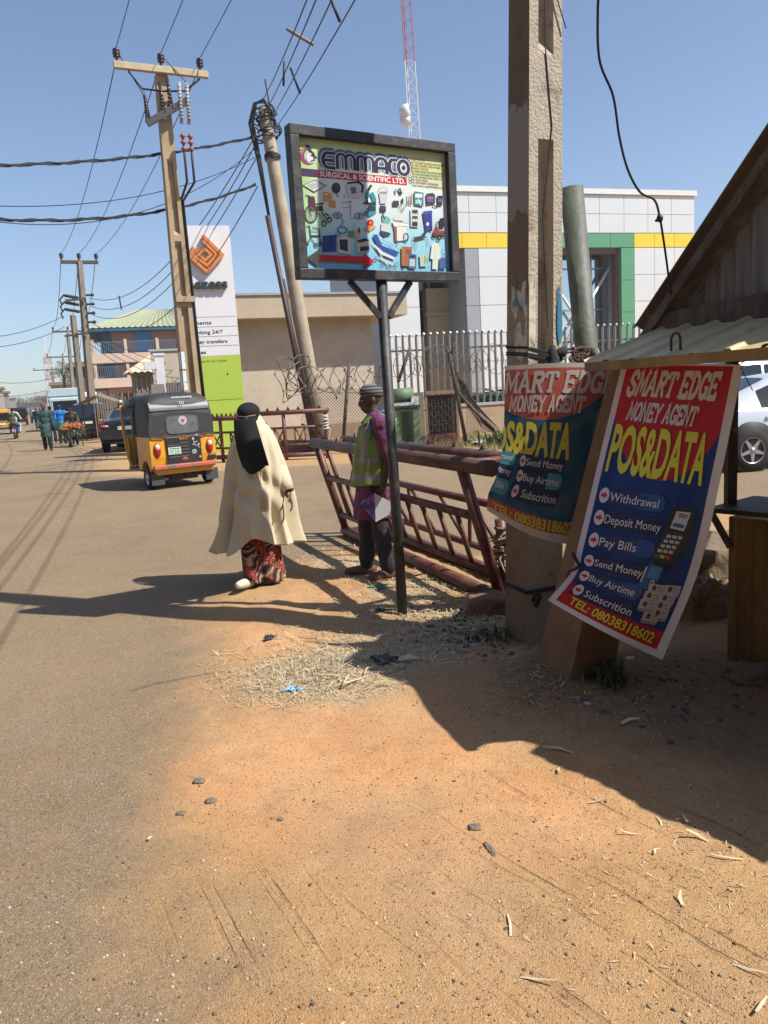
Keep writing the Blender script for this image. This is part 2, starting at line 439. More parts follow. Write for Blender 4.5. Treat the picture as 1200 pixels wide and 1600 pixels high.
def scatter(n, cx, cy, rx, ry, L, w, rot=0.0, lift=.006):
    k = 0
    while k < n:
        u, v = rs.gauss(0, .45), rs.gauss(0, .45)
        if u*u+v*v > 1.2: continue
        px = cx+rx*(u*math.cos(rot)-v*math.sin(rot)*.5); py = cy+ry*(v+u*math.sin(rot))
        p = G(px, py); LL = rs.uniform(*L)*(.6+.8*rs.random())
        blade(p.x, p.y, LL, rs.uniform(*w), lift); k += 1
scatter(2700, 480, 1062, 165, 58, (.010, .045), (.0018, .0045), 0.0, .012)
scatter(1800, 600, 1020, 190, 66, (.010, .055), (.002, .005), -.2, .018)
scatter(2000, 640, 925, 150, 56, (.010, .06), (.002, .006), .2, .02)
scatter(700, 730, 985, 130, 50, (.02, .09), (.003, .009), 0, .02)
scatter(450, 530, 880, 120, 30, (.02, .08), (.003, .008), 0, .01)
scatter(110, 490, 1050, 160, 55, (.08, .20), (.003, .007), 0, .03)
scatter(90, 650, 980, 190, 80, (.08, .22), (.003, .009), 0, .03)
scatter(300, 830, 1085, 150, 45, (.015, .05), (.002, .006), .25)
scatter(170, 1000, 1125, 200, 60, (.010, .035), (.0015, .004))
scatter(170, 1050, 1370, 230, 170, (.008, .035), (.0015, .0035))
scatter(150, 800, 1400, 420, 230, (.005, .02), (.0012, .003))
for px, py, L, w, a in ((1072,1287,.075,.014,1.4),(1090,1322,.07,.009,-.7),(796,1458,.085,.007,1.5),(842,1545,.10,.007,-.45),(1030,1288,.06,.006,1.5),
                        (985,1140,.10,.02,.1),(873,1180,.13,.016,-.35),(1172,1530,.09,.007,-.75),(1190,1585,.08,.008,.8),(875,1208,.06,.009,1.3),
                        (1065,1420,.05,.010,1.3),(930,1260,.07,.005,.0),(985,1310,.07,.005,-.1),(1135,1352,.10,.006,-.4),(1027,1340,.05,.007,.9),(235,1312,.04,.009,1.5),
                        (640,1045,.16,.05,.2),(560,1085,.2,.012,.9)):
    p = G(px, py); blade(p.x, p.y, L, w, .004, a, 0)
o = sb.build('straw_litter', STRAW, smooth=False); setp(o, 'pale dry straw and chaff strewn over the earth round the sign post', 'straw', kind='stuff')
gb = MB(); rs = random.Random(5)
def stone(px, py, r, mi):
    p = Gh(px, py); a = rs.uniform(0, 6.28)
    gb.ball(p+Vector((0, 0, r*.15)), (r, r*rs.uniform(.5, .9), r*rs.uniform(.35, .6)), 6, mi, Matrix.Rotation(a, 3, 'Z'))
for k in range(3600):
    py = 1000+600*rs.random()**.8; px = rs.uniform(-10, 1210)
    stone(px, py, rs.uniform(.0012, .0034)*(1+1.2*(rs.random() > .96)), rs.choice((0, 0, 1, 1, 2, 3)))
for k in range(700):
    stone(rs.uniform(0, 700), rs.uniform(760, 1000), rs.uniform(.003, .008), rs.choice((0, 1, 2)))
for k in range(620):
    py = 900+700*rs.random()**.9; stone(rs.uniform(-10, 1210), py, rs.uniform(.003, .0085), rs.choice((0, 0, 1, 2, 3)))
for k in range(260):
    stone(rs.gauss(760, 60), rs.gauss(985, 22), rs.uniform(.008, .028), rs.choice((0, 2, 2, 3)))
for k in range(150):
    stone(rs.gauss(1050, 90), rs.gauss(1075, 30), rs.uniform(.006, .02), rs.choice((0, 2, 2, 3)))
o = gb.build('gravel', [mat('stone_tan', (.30, .22, .14), .9), mat('stone_pale', (.46, .38, .28), .85), mat('stone_dark', (.10, .08, .065), .9), mat('stone_red', (.28, .14, .07), .9)])
setp(o, 'loose chippings and clods scattered over road and earth', 'gravel', kind='stuff')
# ------------------------------------------------------------------ flat printed artwork (lettering, logos, pictures on signs)
_txt = {}
def text_mesh(s, bold=0.0):
    k = (s, bold)
    if k in _txt: return _txt[k]
    cu_ = bpy.data.curves.new('t', 'FONT'); cu_.body = s; cu_.offset = bold; cu_.resolution_u = 3; cu_.size = 1
    o = bpy.data.objects.new('t', cu_); COL.objects.link(o)
    dg = bpy.context.evaluated_depsgraph_get(); me = bpy.data.meshes.new_from_object(o.evaluated_get(dg))
    vs = [(v.co.x, v.co.y) for v in me.vertices]; fs = [tuple(p.vertices) for p in me.polygons]
    bpy.data.objects.remove(o); bpy.data.curves.remove(cu_); bpy.data.meshes.remove(me)
    _txt[k] = (vs, fs); return _txt[k]
CAP = max(y for x, y in text_mesh('H')[0])
class Art:
    def __init__(s, dz=0.00012, z0=0.001): s.it = []; s.z = z0; s.dz = dz; s.cols = []
    def add(s, vs, fs, col):
        if col not in s.cols: s.cols.append(col)
        s.it.append((vs, fs, s.cols.index(col), s.z)); s.z += s.dz
    def poly(s, pts, col): s.add(list(pts), [tuple(range(len(pts)))], col)
    def rect(s, x0, y0, x1, y1, col): s.poly([(x0, y0), (x1, y0), (x1, y1), (x0, y1)], col)
    def disc(s, cx, cy, rx, ry, col, n=18, a0=0, a1=360):
        full = abs(a1-a0) >= 360
        p = [(cx+rx*math.cos(R(a0+(a1-a0)*i/n)), cy+ry*math.sin(R(a0+(a1-a0)*i/n))) for i in range(n+(0 if full else 1))]
        s.poly(p, col)
    def line(s, pts, w, col, closed=False):
        n = len(pts); L, Rr = [], []
        for i in range(n):
            a = pts[i-1] if (i > 0 or closed) else pts[i]; b = pts[i]; c = pts[(i+1) % n] if (i < n-1 or closed) else pts[i]
            d1 = Vector((b[0]-a[0], b[1]-a[1])); d2 = Vector((c[0]-b[0], c[1]-b[1]))
            if d1.length < 1e-9: d1 = d2
            if d2.length < 1e-9: d2 = d1
            d1.normalize(); d2.normalize(); n1 = Vector((-d1.y, d1.x)); n2 = Vector((-d2.y, d2.x)); m = n1+n2
            if m.length < .3: m = n1.copy(); k = 1
            else: m.normalize(); k = 1/max(.5, m.dot(n1))
            L.append((b[0]+m.x*w/2*k, b[1]+m.y*w/2*k)); Rr.append((b[0]-m.x*w/2*k, b[1]-m.y*w/2*k))
        fs = [(i, (i+1) % n, n+(i+1) % n, n+i) for i in range(n if closed else n-1)]
        s.add(L+Rr, fs, col)
    def ring(s, cx, cy, rx, ry, w, col, n=20, a0=0, a1=360):
        full = abs(a1-a0) >= 360
        p = [(cx+rx*math.cos(R(a0+(a1-a0)*i/n)), cy+ry*math.sin(R(a0+(a1-a0)*i/n))) for i in range(n+(0 if full else 1))]
        s.line(p, w, col, closed=full)
    def text(s, t, x, y, w, h, col, shear=0.0, bold=0.0):
        """baseline start x,y; cap height h (sign sets up); total width w (None: natural)"""
        vs, fs = text_mesh(t, bold); x0 = min(v[0] for v in vs); x1 = max(v[0] for v in vs)
        sy = h/CAP; sx = (w/(x1-x0)) if w else abs(sy)
        s.add([(x+(vx-x0)*sx+shear*vy*sy*(1 if sy > 0 else -1), y+vy*sy) for vx, vy in vs], fs, col)
    def strokes(s, glyphs, x, y, adv, gw, h, w, col, shear=0.0):
        """stroke lettering: list of glyphs, each a list of polylines in a unit box"""
        for k, g in enumerate(glyphs):
            for pl in g:
                pts = [(x+k*adv+px*gw+shear*py*h, y+py*h) for px, py in pl]
                s.line(pts, w, col)
    def build(s, name, parent, fn, clip=None, maxedge=None, cuts=None):
        bm = bmesh.new()
        for vs, fs, ci, z in s.it:
            b = [bm.verts.new((v[0], v[1], z)) for v in vs]
            for f in fs:
                try: bm.faces.new([b[i] for i in f]).material_index = ci
                except ValueError: pass
        if clip:
            x0, y0, x1, y1 = clip
            for co, no in (((x0, 0, 0), (-1, 0, 0)), ((x1, 0, 0), (1, 0, 0)), ((0, y0, 0), (0, -1, 0)), ((0, y1, 0), (0, 1, 0))):
                bmesh.ops.bisect_plane(bm, geom=bm.verts[:]+bm.edges[:]+bm.faces[:], plane_co=co, plane_no=no, clear_outer=True)
        if cuts:
            for k in range(1, cuts[0]): bmesh.ops.bisect_plane(bm, geom=bm.verts[:]+bm.edges[:]+bm.faces[:], plane_co=(k/cuts[0], 0, 0), plane_no=(1, 0, 0))
            for k in range(1, cuts[1]): bmesh.ops.bisect_plane(bm, geom=bm.verts[:]+bm.edges[:]+bm.faces[:], plane_co=(0, k/cuts[1], 0), plane_no=(0, 1, 0))
        if maxedge:
            bmesh.ops.triangulate(bm, faces=[f for f in bm.faces if len(f.verts) > 4])
            for _ in range(3):
                lg = [e for e in bm.edges if (e.verts[0].co-e.verts[1].co).length > maxedge]
                if not lg: break
                bmesh.ops.subdivide_edges(bm, edges=lg, cuts=1)
            bmesh.ops.triangulate(bm, faces=bm.faces[:])
        me = bpy.data.meshes.new(name)
        for v in bm.verts: v.co = fn(v.co.x, v.co.y, v.co.z)
        bm.to_mesh(me); bm.free()
        for c in s.cols: me.materials.append(flat(*c))
        o = bpy.data.objects.new(name, me); COL.objects.link(o)
        if parent is not None: o.parent = parent
        return o
def arc(cx, cy, rx, ry, a0, a1, n=8):
    return [(cx+rx*math.cos(R(a0+(a1-a0)*i/n)), cy+ry*math.sin(R(a0+(a1-a0)*i/n))) for i in range(n+1)]
# slab-serif capitals as strokes
def ser(x, y, w=.2): return [(x-w, y), (x+w, y)]
SLAB = {
 'S': [[(.84, .66), (.84, .8)]+arc(.5, .73, .30, .27, 20, 200, 8)+[(.30, .60), (.70, .42)]+arc(.5, .27, .32, .27, 20, -160, 8)[0:], [(.16, .12), (.16, .36)], [(.84, .66), (.84, .92)]],
 'M': [[(.13, 0), (.17, 1), (.5, .25), (.83, 1), (.87, 0)], ser(.10, .03, .14), ser(.10, .97, .14), ser(.9, .03, .14), ser(.9, .97, .14)],
 'A': [[(.14, 0), (.5, 1), (.86, 0)], [(.28, .33), (.72, .33)], ser(.12, .03, .18), ser(.88, .03, .18), ser(.45, .97, .17)],
 'R': [[(.22, 0), (.22, 1)], [(.22, .95), (.6, .95)]+arc(.6, .73, .24, .22, 90, -90, 8)+[(.22, .51)], [(.5, .5), (.86, .03)], ser(.22, .03, .2), ser(.12, .97, .12), ser(.88, .03, .13)],
 'T': [[(.5, 0), (.5, 1)], [(.05, .95), (.95, .95)], ser(.5, .03, .22), [(.07, .95), (.07, .70)], [(.93, .95), (.93, .70)]],
 'E': [[(.2, 0), (.2, 1)], [(.2, .95), (.9, .95), (.9, .72)], [(.2, .5), (.7, .5)], [(.2, .05), (.9, .05), (.9, .28)], [(.68, .62), (.68, .38)], ser(.13, .03, .12), ser(.13, .97, .12)],
 'D': [[(.22, 0), (.22, 1)], [(.1, .95), (.5, .95)]+arc(.5, .5, .37, .45, 90, -90, 10)+[(.1, .05)]],
 'G': [[(.86, .66)]+arc(.52, .5, .38, .46, 30, 330, 14)+[(.86, .44)], [(.56, .42), (1.0, .42)], [(.86, .42), (.86, 0.0)], [(.87, .66), (.87, .98)]],
 'O': [arc(.5, .5, .38, .46, 90, 450, 18)],
 'N': [[(.17, 0), (.17, 1), (.83, 0), (.83, 1)], ser(.17, .03, .17), ser(.12, .97, .12), ser(.83, .97, .17)],
 'Y': [[(.1, 1), (.5, .48), (.9, 1)], [(.5, .5), (.5, 0)], ser(.5, .03, .2), ser(.12, .97, .17), ser(.88, .97, .17)],
}
def slab(a, t, x, y, w, h, sw, col, shear=.18, yflip=-1):
    n = len(t.replace(' ', '')) + .45*t.count(' '); adv = w/n; cx = x
    for ch in t:
        if ch == ' ': cx += adv*.45; continue
        k = 1.12 if ch == 'M' else 1.0
        for pl in SLAB[ch]:
            p = [(cx+px*adv*.96+shear*py*h, y+yflip*py*h) for px, py in pl]
            ww = sw if len(pl) > 2 or abs(pl[0][0]-pl[1][0]) < .05 or abs(pl[0][1]-pl[1][1]) > .05 else sw*.62
            a.line(p, ww, col)
        cx += adv
# ------------------------------------------------------------------ the double-braced sign board on its black pole
M_BLACK = mat('black_painted_steel', (.028, .028, .030), .55, var=.35, vscale=6, col2=(.10, .09, .085), thr=.62, c2scale=9, bump=.15, bscale=30)
SB = G(630, 963)
sgn = thing('sign_board', 'framed EMMACO surgical and scientific sign board with medical equipment pictures on a black pole', 'sign', (SB.x, SB.y, 0))
def L_(p): return Vector(p)-sgn.location
tl, tr, bl_, br_ = D(447, 199, 5.03), D(707, 222, 5.63), D(467, 440, 5.03), D(714, 437, 5.63)
zb = (bl_.z+br_.z)/2; zt = (tl.z+tr.z)/2
c0 = Vector(((tl.x+bl_.x)/2, (tl.y+bl_.y)/2, 0)); c1 = Vector(((tr.x+br_.x)/2, (tr.y+br_.y)/2, 0))
c0.x = (D(467, 440, 5.03).x+D(447, 199, 5.03).x)/2
SW = (c1-c0).length; SHt = zt-zb; su = (c1-c0).normalized(); sn = Vector((su.y, -su.x, 0))     # face normal towards the viewer
SO = Vector((c0.x, c0.y, zb))
def sp(u, v, d=0.0):      # metres along the face, up from the bottom, out of the face
    return L_(SO + su*u + Vector((0, 0, v)) + sn*d)
mb = MB(); mb.tube([(0, 0, -.15), L_((SO+su*SW*.5 - sn*.02)).xyz*Vector((1, 1, 0)) + Vector((0, 0, zb+.02))], .036, 16)
pole = mb.build('post', M_BLACK, sgn)
ptop = L_(SO+su*SW*.5); ptop.z = zb
for s_ in (-1, 1):
    mb = MB(); mb.beam(Vector((ptop.x*.93, ptop.y*.93, zb-.24))+su*s_*.03, sp(SW*.5+s_*.235, -.0, -.03), .035, .035); mb.build('brace', M_BLACK, sgn)
FT = .062; FD = .085
fr = MB()
def fbar(u0_, v0_, u1_, v1_):
    a, b, c, d = sp(u0_, v0_, .0), sp(u1_, v0_, .0), sp(u1_, v1_, .0), sp(u0_, v1_, .0)
    off = sn*FD; A = [a-off*.55, b-off*.55, c-off*.55, d-off*.55]; B = [a+off*.45, b+off*.45, c+off*.45, d+off*.45]
    i = len(fr.v); fr.v += A+B
    for q in ((0, 3, 2, 1), (4, 5, 6, 7), (0, 1, 5, 4), (1, 2, 6, 5), (2, 3, 7, 6), (3, 0, 4, 7)): fr.f.append([i+k for k in q]); fr.m.append(0); fr.sm.append(False)
fbar(0, 0, SW, FT); fbar(0, SHt-FT, SW, SHt); fbar(0, FT+.001, FT, SHt-FT-.001); fbar(SW-FT, FT+.001, SW, SHt-FT-.001)
fr.build('frame', M_BLACK, sgn, bevel=.004)
# printed sheet: pale centre, yellow-green above, sky blue below
def sheet_mat():
    m = bpy.data.materials.new('printed_sheet'); m.use_nodes = True; nt = m.node_tree; N = nt.nodes; L = nt.links; b = N['Principled BSDF']
    b.inputs['Roughness'].default_value = .4
    uv = N.new('ShaderNodeUVMap'); sx = N.new('ShaderNodeSeparateXYZ'); L.new(uv.outputs[0], sx.inputs[0])
    nn = N.new('ShaderNodeTexNoise'); nn.inputs['Scale'].default_value = 2.2; nn.inputs['Detail'].default_value = 3; L.new(uv.outputs[0], nn.inputs['Vector'])
    ad = N.new('ShaderNodeMath'); ad.operation = 'MULTIPLY_ADD'; ad.inputs[1].default_value = .30; L.new(nn.outputs['Fac'], ad.inputs[0]); L.new(sx.outputs['Y'], ad.inputs[2])
    r = N.new('ShaderNodeValToRGB'); e = r.color_ramp.elements
    e[0].position = .20; e[0].color = (.20, .50, .68, 1); e[1].position = 1.2; e[1].color = (.52, .60, .22, 1)
    for p, c in ((.45, (.36, .62, .72, 1)), (.66, (.66, .72, .72, 1)), (.86, (.68, .74, .68, 1)), (1.12, (.56, .66, .30, 1))):
        x = e.new(p); x.color = c
    e[-1].position = 1.0
    L.new(ad.outputs[0], r.inputs[0])
    # lime wash at the left
    n2 = N.new('ShaderNodeTexNoise'); n2.inputs['Scale'].default_value = 1.6; L.new(uv.outputs[0], n2.inputs['Vector'])
    a2 = N.new('ShaderNodeMath'); a2.operation = 'MULTIPLY_ADD'; a2.inputs[1].default_value = .6; L.new(n2.outputs['Fac'], a2.inputs[0]); L.new(sx.outputs['X'], a2.inputs[2])
    mr = N.new('ShaderNodeMapRange'); mr.inputs[1].default_value = .52; mr.inputs[2].default_value = .32; L.new(a2.outputs[0], mr.inputs[0])
    m2 = N.new('ShaderNodeMath'); m2.operation = 'MULTIPLY'; L.new(mr.outputs[0], m2.inputs[0])
    m3 = N.new('ShaderNodeMapRange'); m3.inputs[1].default_value = .15; m3.inputs[2].default_value = .45; L.new(sx.outputs['Y'], m3.inputs[0]); L.new(m3.outputs[0], m2.inputs[1])
    mx = N.new('ShaderNodeMix'); mx.data_type = 'RGBA'; L.new(m2.outputs[0], mx.inputs['Factor']); L.new(r.outputs[0], mx.inputs['A']); mx.inputs['B'].default_value = (.36, .56, .20, 1)
    L.new(mx.outputs['Result'], b.inputs['Base Color']); return m
IW, IH = SW-2*FT, SHt-2*FT
mb = MB(); mb.face([sp(FT+.0005, FT+.0005, -.004), sp(SW-FT-.0005, FT+.0005, -.004), sp(SW-FT-.0005, SHt-FT-.0005, -.004), sp(FT+.0005, SHt-FT-.0005, -.004)])
pn = mb.build('sign_panel', sheet_mat(), sgn); uvl = pn.data.uv_layers.new(name='UVMap')
for i, c in enumerate(((0, 0), (1, 0), (1, 1), (0, 1))): uvl.data[i].uv = c
mb = MB(); mb.face([sp(FT, FT, -.03), sp(FT, SHt-FT, -.03), sp(SW-FT, SHt-FT, -.03), sp(SW-FT, FT, -.03)]); mb.build('back_sheet', mat('galvanised_sheet', (.35, .36, .37), .45, metal=.6), sgn)
def Q(x, y):     # measured on a 1200x967 enlargement of the panel -> u, v on the panel
    u, v = .5, .5
    for _ in range(12):
        xl, xr = 262+56*v, 1050+35*v; yt, yb = 140+70*u, 880-2*u
        u = (x-xl)/(xr-xl); v = (y-yt)/(yb-yt)
    return u, v
A = Art(dz=.00004, z0=.0005)
class QArt:
    def __getattr__(s, n):
        if n == 'poly': return lambda pts, col: A.poly([Q(*p) for p in pts], col)
        if n == 'line': return lambda pts, w, col, closed=False: s._line(pts, w, col, closed)
        if n == 'disc': return lambda cx, cy, rx, ry, col, m=16, a0=0, a1=360: s._disc(cx, cy, rx, ry, col, m, a0, a1)
        if n == 'ring': return lambda cx, cy, rx, ry, w, col, m=18, a0=0, a1=360: s._line(arc(cx, cy, rx, ry, a0, a1, m)[:(-1 if a1-a0 >= 360 else None)], w, col, a1-a0 >= 360)
        if n == 'rect': return lambda x0, y0, x1, y1, col: A.poly([Q(x0, y0), Q(x1, y0), Q(x1, y1), Q(x0, y1)], col)
    def _disc(s, cx, cy, rx, ry, col, m, a0, a1):
        p = arc(cx, cy, rx, ry, a0, a1, m); A.poly([Q(*q) for q in (p[:-1] if a1-a0 >= 360 else p)], col)
    def _line(s, pts, w, col, closed):
        # widths in enlargement pixels: offset before the change of frame
        t = Art(); t.line(pts, w, col, closed); vs, fs, _, _ = t.it[0]
        A.add([Q(*v) for v in vs], fs, col)
q = QArt()
WHT, DK, NAVY, REDc = (245, 245, 242), (40, 36, 46), (42, 32, 66), (190, 34, 44)
# name band
def panel_rect(u0_, v0_, u1_, v1_, col): A.poly([(u0_, v0_), (u1_, v0_), (u1_, v1_), (u0_, v1_)], col)
panel_rect(.005, .232, .112, .292, (62, 34, 78)); panel_rect(.112, .232, .712, .292, REDc)
A.text('SURGICAL & SCIENTIFIC LTD.', .128, .280, .572, -.038, WHT, bold=.025)
# rounded name lettering with halo
E_ = [[(.95, .97)]+arc(.42, .5, .36, .47, 90, 270, 10)+[(.95, .03)], [(.2, .5), (.85, .5)]]
M_ = [[(.06, 0), (.06, .7)]+arc(.28, .72, .22, .26, 180, 0, 8)+[(.5, 0)], [(.5, .7)]+arc(.72, .72, .22, .26, 180, 0, 8)+[(.94, 0)]]
A_ = [[(.08, 0), (.08, .55)]+arc(.5, .6, .42, .38, 180, 0, 10)+[(.92, 0)], [(.08, .32), (.92, .32)]]
C_ = [[(.95, .97)]+arc(.45, .5, .38, .47, 90, 270, 10)+[(.95, .03)]]
O_ = [arc(.5, .5, .44, .47, 90, 449, 16)]
names = [(E_, .150, .085), (M_, .238, .128), (M_, .372, .118), (A_, .497, .085), (C_, .590, .062), (O_, .652, .082)]
for wd, col, dx, dy in ((.062, (88, 110, 150), -.004, -.012), (.047, (120, 140, 165), 0, 0), (.036, WHT, 0, 0), (.026, NAVY, 0, 0)):
    for g, x, w in names:
        for pl in g: A.line([(x+dx+px*w, .212+dy-py*.118) for px, py in pl], wd*(.92 if g is not M_ else .78), col)
A.ring(.693, .152, .020, .027, .008, WHT); A.disc(.693, .152, .010, .014, NAVY); A.ring(.737, .235, .010, .016, .003, (60, 60, 60)); A.ring(.737, .262, .009, .014, .003, (60, 60, 60))
# emblem: purple crescent, orange swoosh and a microscope
q.ring(325, 245, 30, 42, 10, (118, 60, 140), 14, 70, 290); q.ring(318, 242, 33, 46, 6, (200, 40, 60), 14, 90, 270)
q.disc(332, 255, 22, 28, (225, 225, 235)); q.poly([(303, 186), (318, 183), (330, 192), (326, 204), (311, 200)], DK); q.line([(318, 202), (340, 230), (352, 250)], 12, DK)
q.poly([(275, 210), (300, 203), (292, 216)], (220, 110, 50)); q.line([(330, 240), (362, 255)], 8, DK); q.line([(345, 225), (348, 268), (330, 275)], 7, DK); q.line([(318, 285), (345, 283)], 6, (150, 150, 190))
# address block
rows = [('HEAD OFFICE:', REDc, .10), ('A.E. 15 Calabar Street/Kano Road, Kaduna', DK, .245), ('Tel: 0803 364 8829, 0803 696 6888,', REDc, .215), ('BRANCH OFFICES:', REDc, .125),
        ('A.J. 8 Benin Street / Kano Road, Kaduna', DK, .23), ("The Lord's Doing Plaza, Shop No. B 15", DK, .225), ('Plot No. 2/4 Ospara Street, U/Boro, S', DK, .215), ('abo Tasha, Kaduna', DK, .115),
        ('Tel: 08033648829, 08036964888,', REDc, .195), ('Email: emmaco_surgsite2002@yahoo.com', DK, .235)]
for i, (t_, c_, w_) in enumerate(rows): A.text(t_, .750, .083+i*.0232, w_, -.0145, c_, bold=.012)
# equipment pictures
SIL, GRY, BLU, TEAL, ORG, GRN = (205, 208, 210), (120, 124, 130), (40, 84, 160), (40, 150, 165), (220, 165, 90), (60, 110, 70)
q.poly([(293, 408), (352, 375), (413, 404), (350, 447)], (90, 90, 92)); q.poly([(300, 407), (352, 380), (405, 404), (350, 440)], (215, 215, 212))
for i in range(5): q.line([(315+i*14, 402-i*3), (345+i*13, 425-i*5)], 3.5, GRY)
q.disc(459, 417, 22, 30, DK); q.disc(462, 412, 12, 17, (80, 80, 86)); q.line([(462, 445), (470, 468)], 5, GRY)
q.poly([(505, 395), (560, 382), (598, 455), (575, 470), (520, 468)], SIL); q.poly([(530, 412), (556, 406), (565, 440), (538, 448)], (95, 110, 115)); q.line([(515, 388), (575, 380), (597, 400), (592, 440)], 11, DK); q.line([(497, 460), (508, 470), (500, 450)], 3, GRY)
q.poly([(395, 442), (420, 440), (440, 455), (440, 495), (397, 490)], ORG); q.poly([(425, 490), (457, 488), (458, 527), (426, 522)], (228, 150, 80)); q.line([(397, 465), (440, 470)], 2, (150, 95, 50)); q.rect(405, 450, 418, 458, WHT)
# wheelchair
q.poly([(322, 467), (352, 468), (360, 520), (330, 525)], (88, 34, 44)); q.poly([(330, 525), (392, 520), (396, 545), (336, 548)], (88, 34, 44)); q.line([(308, 462), (324, 464), (330, 560)], 5, DK)
q.ring(336, 568, 30, 47, 6, DK); q.ring(336, 568, 22, 37, 2.2, GRY)
for a in range(0, 180, 30): q.line([(336-27*math.cos(R(a)), 568-44*math.sin(R(a))), (336+27*math.cos(R(a)), 568+44*math.sin(R(a)))], 1.6, GRY)
q.ring(402, 617, 10, 16, 6, DK); q.ring(428, 596, 9, 14, 6, DK); q.line([(388, 500), (392, 560), (410, 590), (432, 585)], 5, DK); q.line([(360, 510), (398, 505)], 6, DK); q.line([(370, 550), (402, 612)], 4, GRY); q.line([(405, 560), (425, 575)], 8, DK)
# walker
q.line([(316, 638), (330, 634), (338, 700), (318, 742)], 5, (60, 66, 60)); q.line([(345, 640), (378, 650), (386, 735)], 5, (60, 66, 60)); q.line([(338, 690), (380, 690)], 8, DK); q.line([(336, 700), (362, 742)], 4, (60, 66, 60)); q.line([(326, 660), (378, 665)], 4, GRY)
for x, y in ((318, 736), (362, 742), (386, 734)): q.ring(x, y, 7, 11, 5, DK)
q.line([(488, 500), (530, 490), (535, 575)], 3, GRY); q.line([(490, 525), (540, 520)], 4, (160, 168, 172)); q.line([(525, 490), (540, 492)], 6, GRY)
for cx in (467, 578): q.ring(cx, 570, 22, 16, 4, (70, 74, 78)); q.line([(cx-20, 572), (cx+18, 566)], 3, GRY); q.line([(cx, 560), (cx+2, 585)], 5, DK)
q.line([(480, 580), (505, 602)], 3, GRY); q.line([(555, 578), (528, 590)], 3, GRY)
q.ring(493, 652, 24, 18, 5, (30, 58, 120)); q.line([(480, 630), (497, 610), (486, 600)], 3, DK); q.ring(478, 680, 9, 9, 3, GRY); q.line([(455, 660), (470, 690)], 2, GRY)
q.line([(545, 610), (550, 660)], 2, GRY); q.poly([(524, 655), (552, 652), (554, 690), (526, 690)], (90, 150, 90)); q.disc(568, 675, 17, 18, ORG); q.poly([(575, 636), (582, 636), (584, 665), (574, 665)], DK); q.line([(560, 615), (565, 655)], 3, (180, 190, 190))
# blue screen, incubator, oven
for i in range(4): q.poly([(395+i*17, 688-i*2), (411+i*17, 686-i*2), (411+i*17, 780-i), (395+i*17, 778-i)], (28+8*(i % 2), 52+10*(i % 2), 128+18*(i % 2)))
q.line([(395, 688), (395, 790)], 2, GRY); q.line([(463, 682), (464, 785)], 2, GRY)
q.poly([(468, 692), (525, 690), (540, 700), (540, 790), (475, 780)], (200, 206, 208)); q.poly([(477, 706), (520, 704), (522, 775), (482, 762)], (44, 40, 48)); q.line([(484, 735), (516, 728)], 2, GRY)
q.poly([(562, 712), (610, 694), (635, 705), (636, 765), (582, 782), (566, 770)], (196, 192, 176)); q.poly([(562, 712), (610, 694), (635, 705), (580, 722)], DK); q.poly([(584, 745), (632, 738), (633, 762), (585, 772)], (30, 48, 70))
# microscope
q.poly([(634, 392), (645, 398), (628, 430), (616, 424)], DK); q.line([(620, 432), (616, 470)], 20, TEAL); q.line([(640, 438), (655, 470), (655, 540)], 22, TEAL); q.poly([(602, 545), (650, 530), (670, 548), (632, 574), (604, 560)], TEAL)
q.poly([(598, 490), (650, 494), (650, 506), (600, 500)], DK); q.poly([(620, 515), (660, 510), (664, 540), (622, 545)], (36, 54, 66)); q.line([(616, 470), (620, 492)], 10, DK); q.disc(656, 498, 8, 12, DK)
q.poly([(602, 645), (640, 612), (668, 630), (634, 656)], ORG); q.disc(637, 606, 17, 20, (205, 40, 36)); q.disc(637, 606, 7, 9, (240, 120, 90))
# bucket, phone, monitor, gauge, test tubes, box, batteries
q.poly([(680, 436), (727, 436), (720, 497), (688, 497)], (206, 210, 212)); q.disc(703, 436, 24, 7, (150, 154, 156)); q.ring(703, 432, 26, 30, 2, GRY, 12, 180, 360)
q.poly([(782, 412), (797, 408), (808, 440), (793, 445)], DK); q.poly([(763, 420), (772, 408), (778, 432), (768, 444)], (150, 160, 205)); q.rect(786, 416, 796, 428, (120, 150, 190))
q.poly([(686, 508), (718, 512), (718, 545), (688, 543)], DK); q.rect(692, 516, 712, 536, (60, 70, 86)); q.poly([(697, 560), (735, 572), (745, 590), (735, 612), (702, 602)], (120, 190, 170)); q.poly([(696, 604), (738, 612), (735, 660), (692, 650)], (214, 218, 216)); q.poly([(690, 648), (740, 660), (746, 672), (710, 684), (688, 662)], (50, 70, 110)); q.line([(700, 555), (712, 585)], 7, DK)
q.poly([(754, 480), (788, 478), (790, 508), (756, 510)], (70, 52, 56)); q.ring(812, 508, 12, 16, 2.5, DK); q.line([(788, 505), (798, 535), (812, 540), (806, 520)], 2.5, DK); q.disc(808, 478, 6, 14, DK)
for i, c in enumerate(((220, 220, 220), (190, 200, 205), (215, 90, 60))): q.rect(834+i*11, 442, 840+i*11, 500, c); q.rect(834+i*11, 478, 840+i*11, 500, (180, 120, 90) if i == 2 else (140, 160, 170))
q.poly([(872, 424), (926, 430), (926, 508), (874, 500)], (50, 130, 135)); q.rect(878, 436, 920, 458, (220, 235, 232)); q.rect(880, 470, 916, 492, (170, 214, 212)); q.line([(888, 440), (912, 505)], 3, WHT)
q.poly([(940, 436), (978, 430), (992, 440), (992, 490), (943, 498)], (62, 54, 92)); q.rect(946, 452, 982, 480, (110, 100, 160)); q.rect(946, 452, 982, 460, (200, 120, 60)); q.poly([(1003, 446), (1036, 444), (1034, 500), (1008, 498)], (52, 46, 78)); q.rect(1010, 462, 1032, 480, (96, 110, 170))
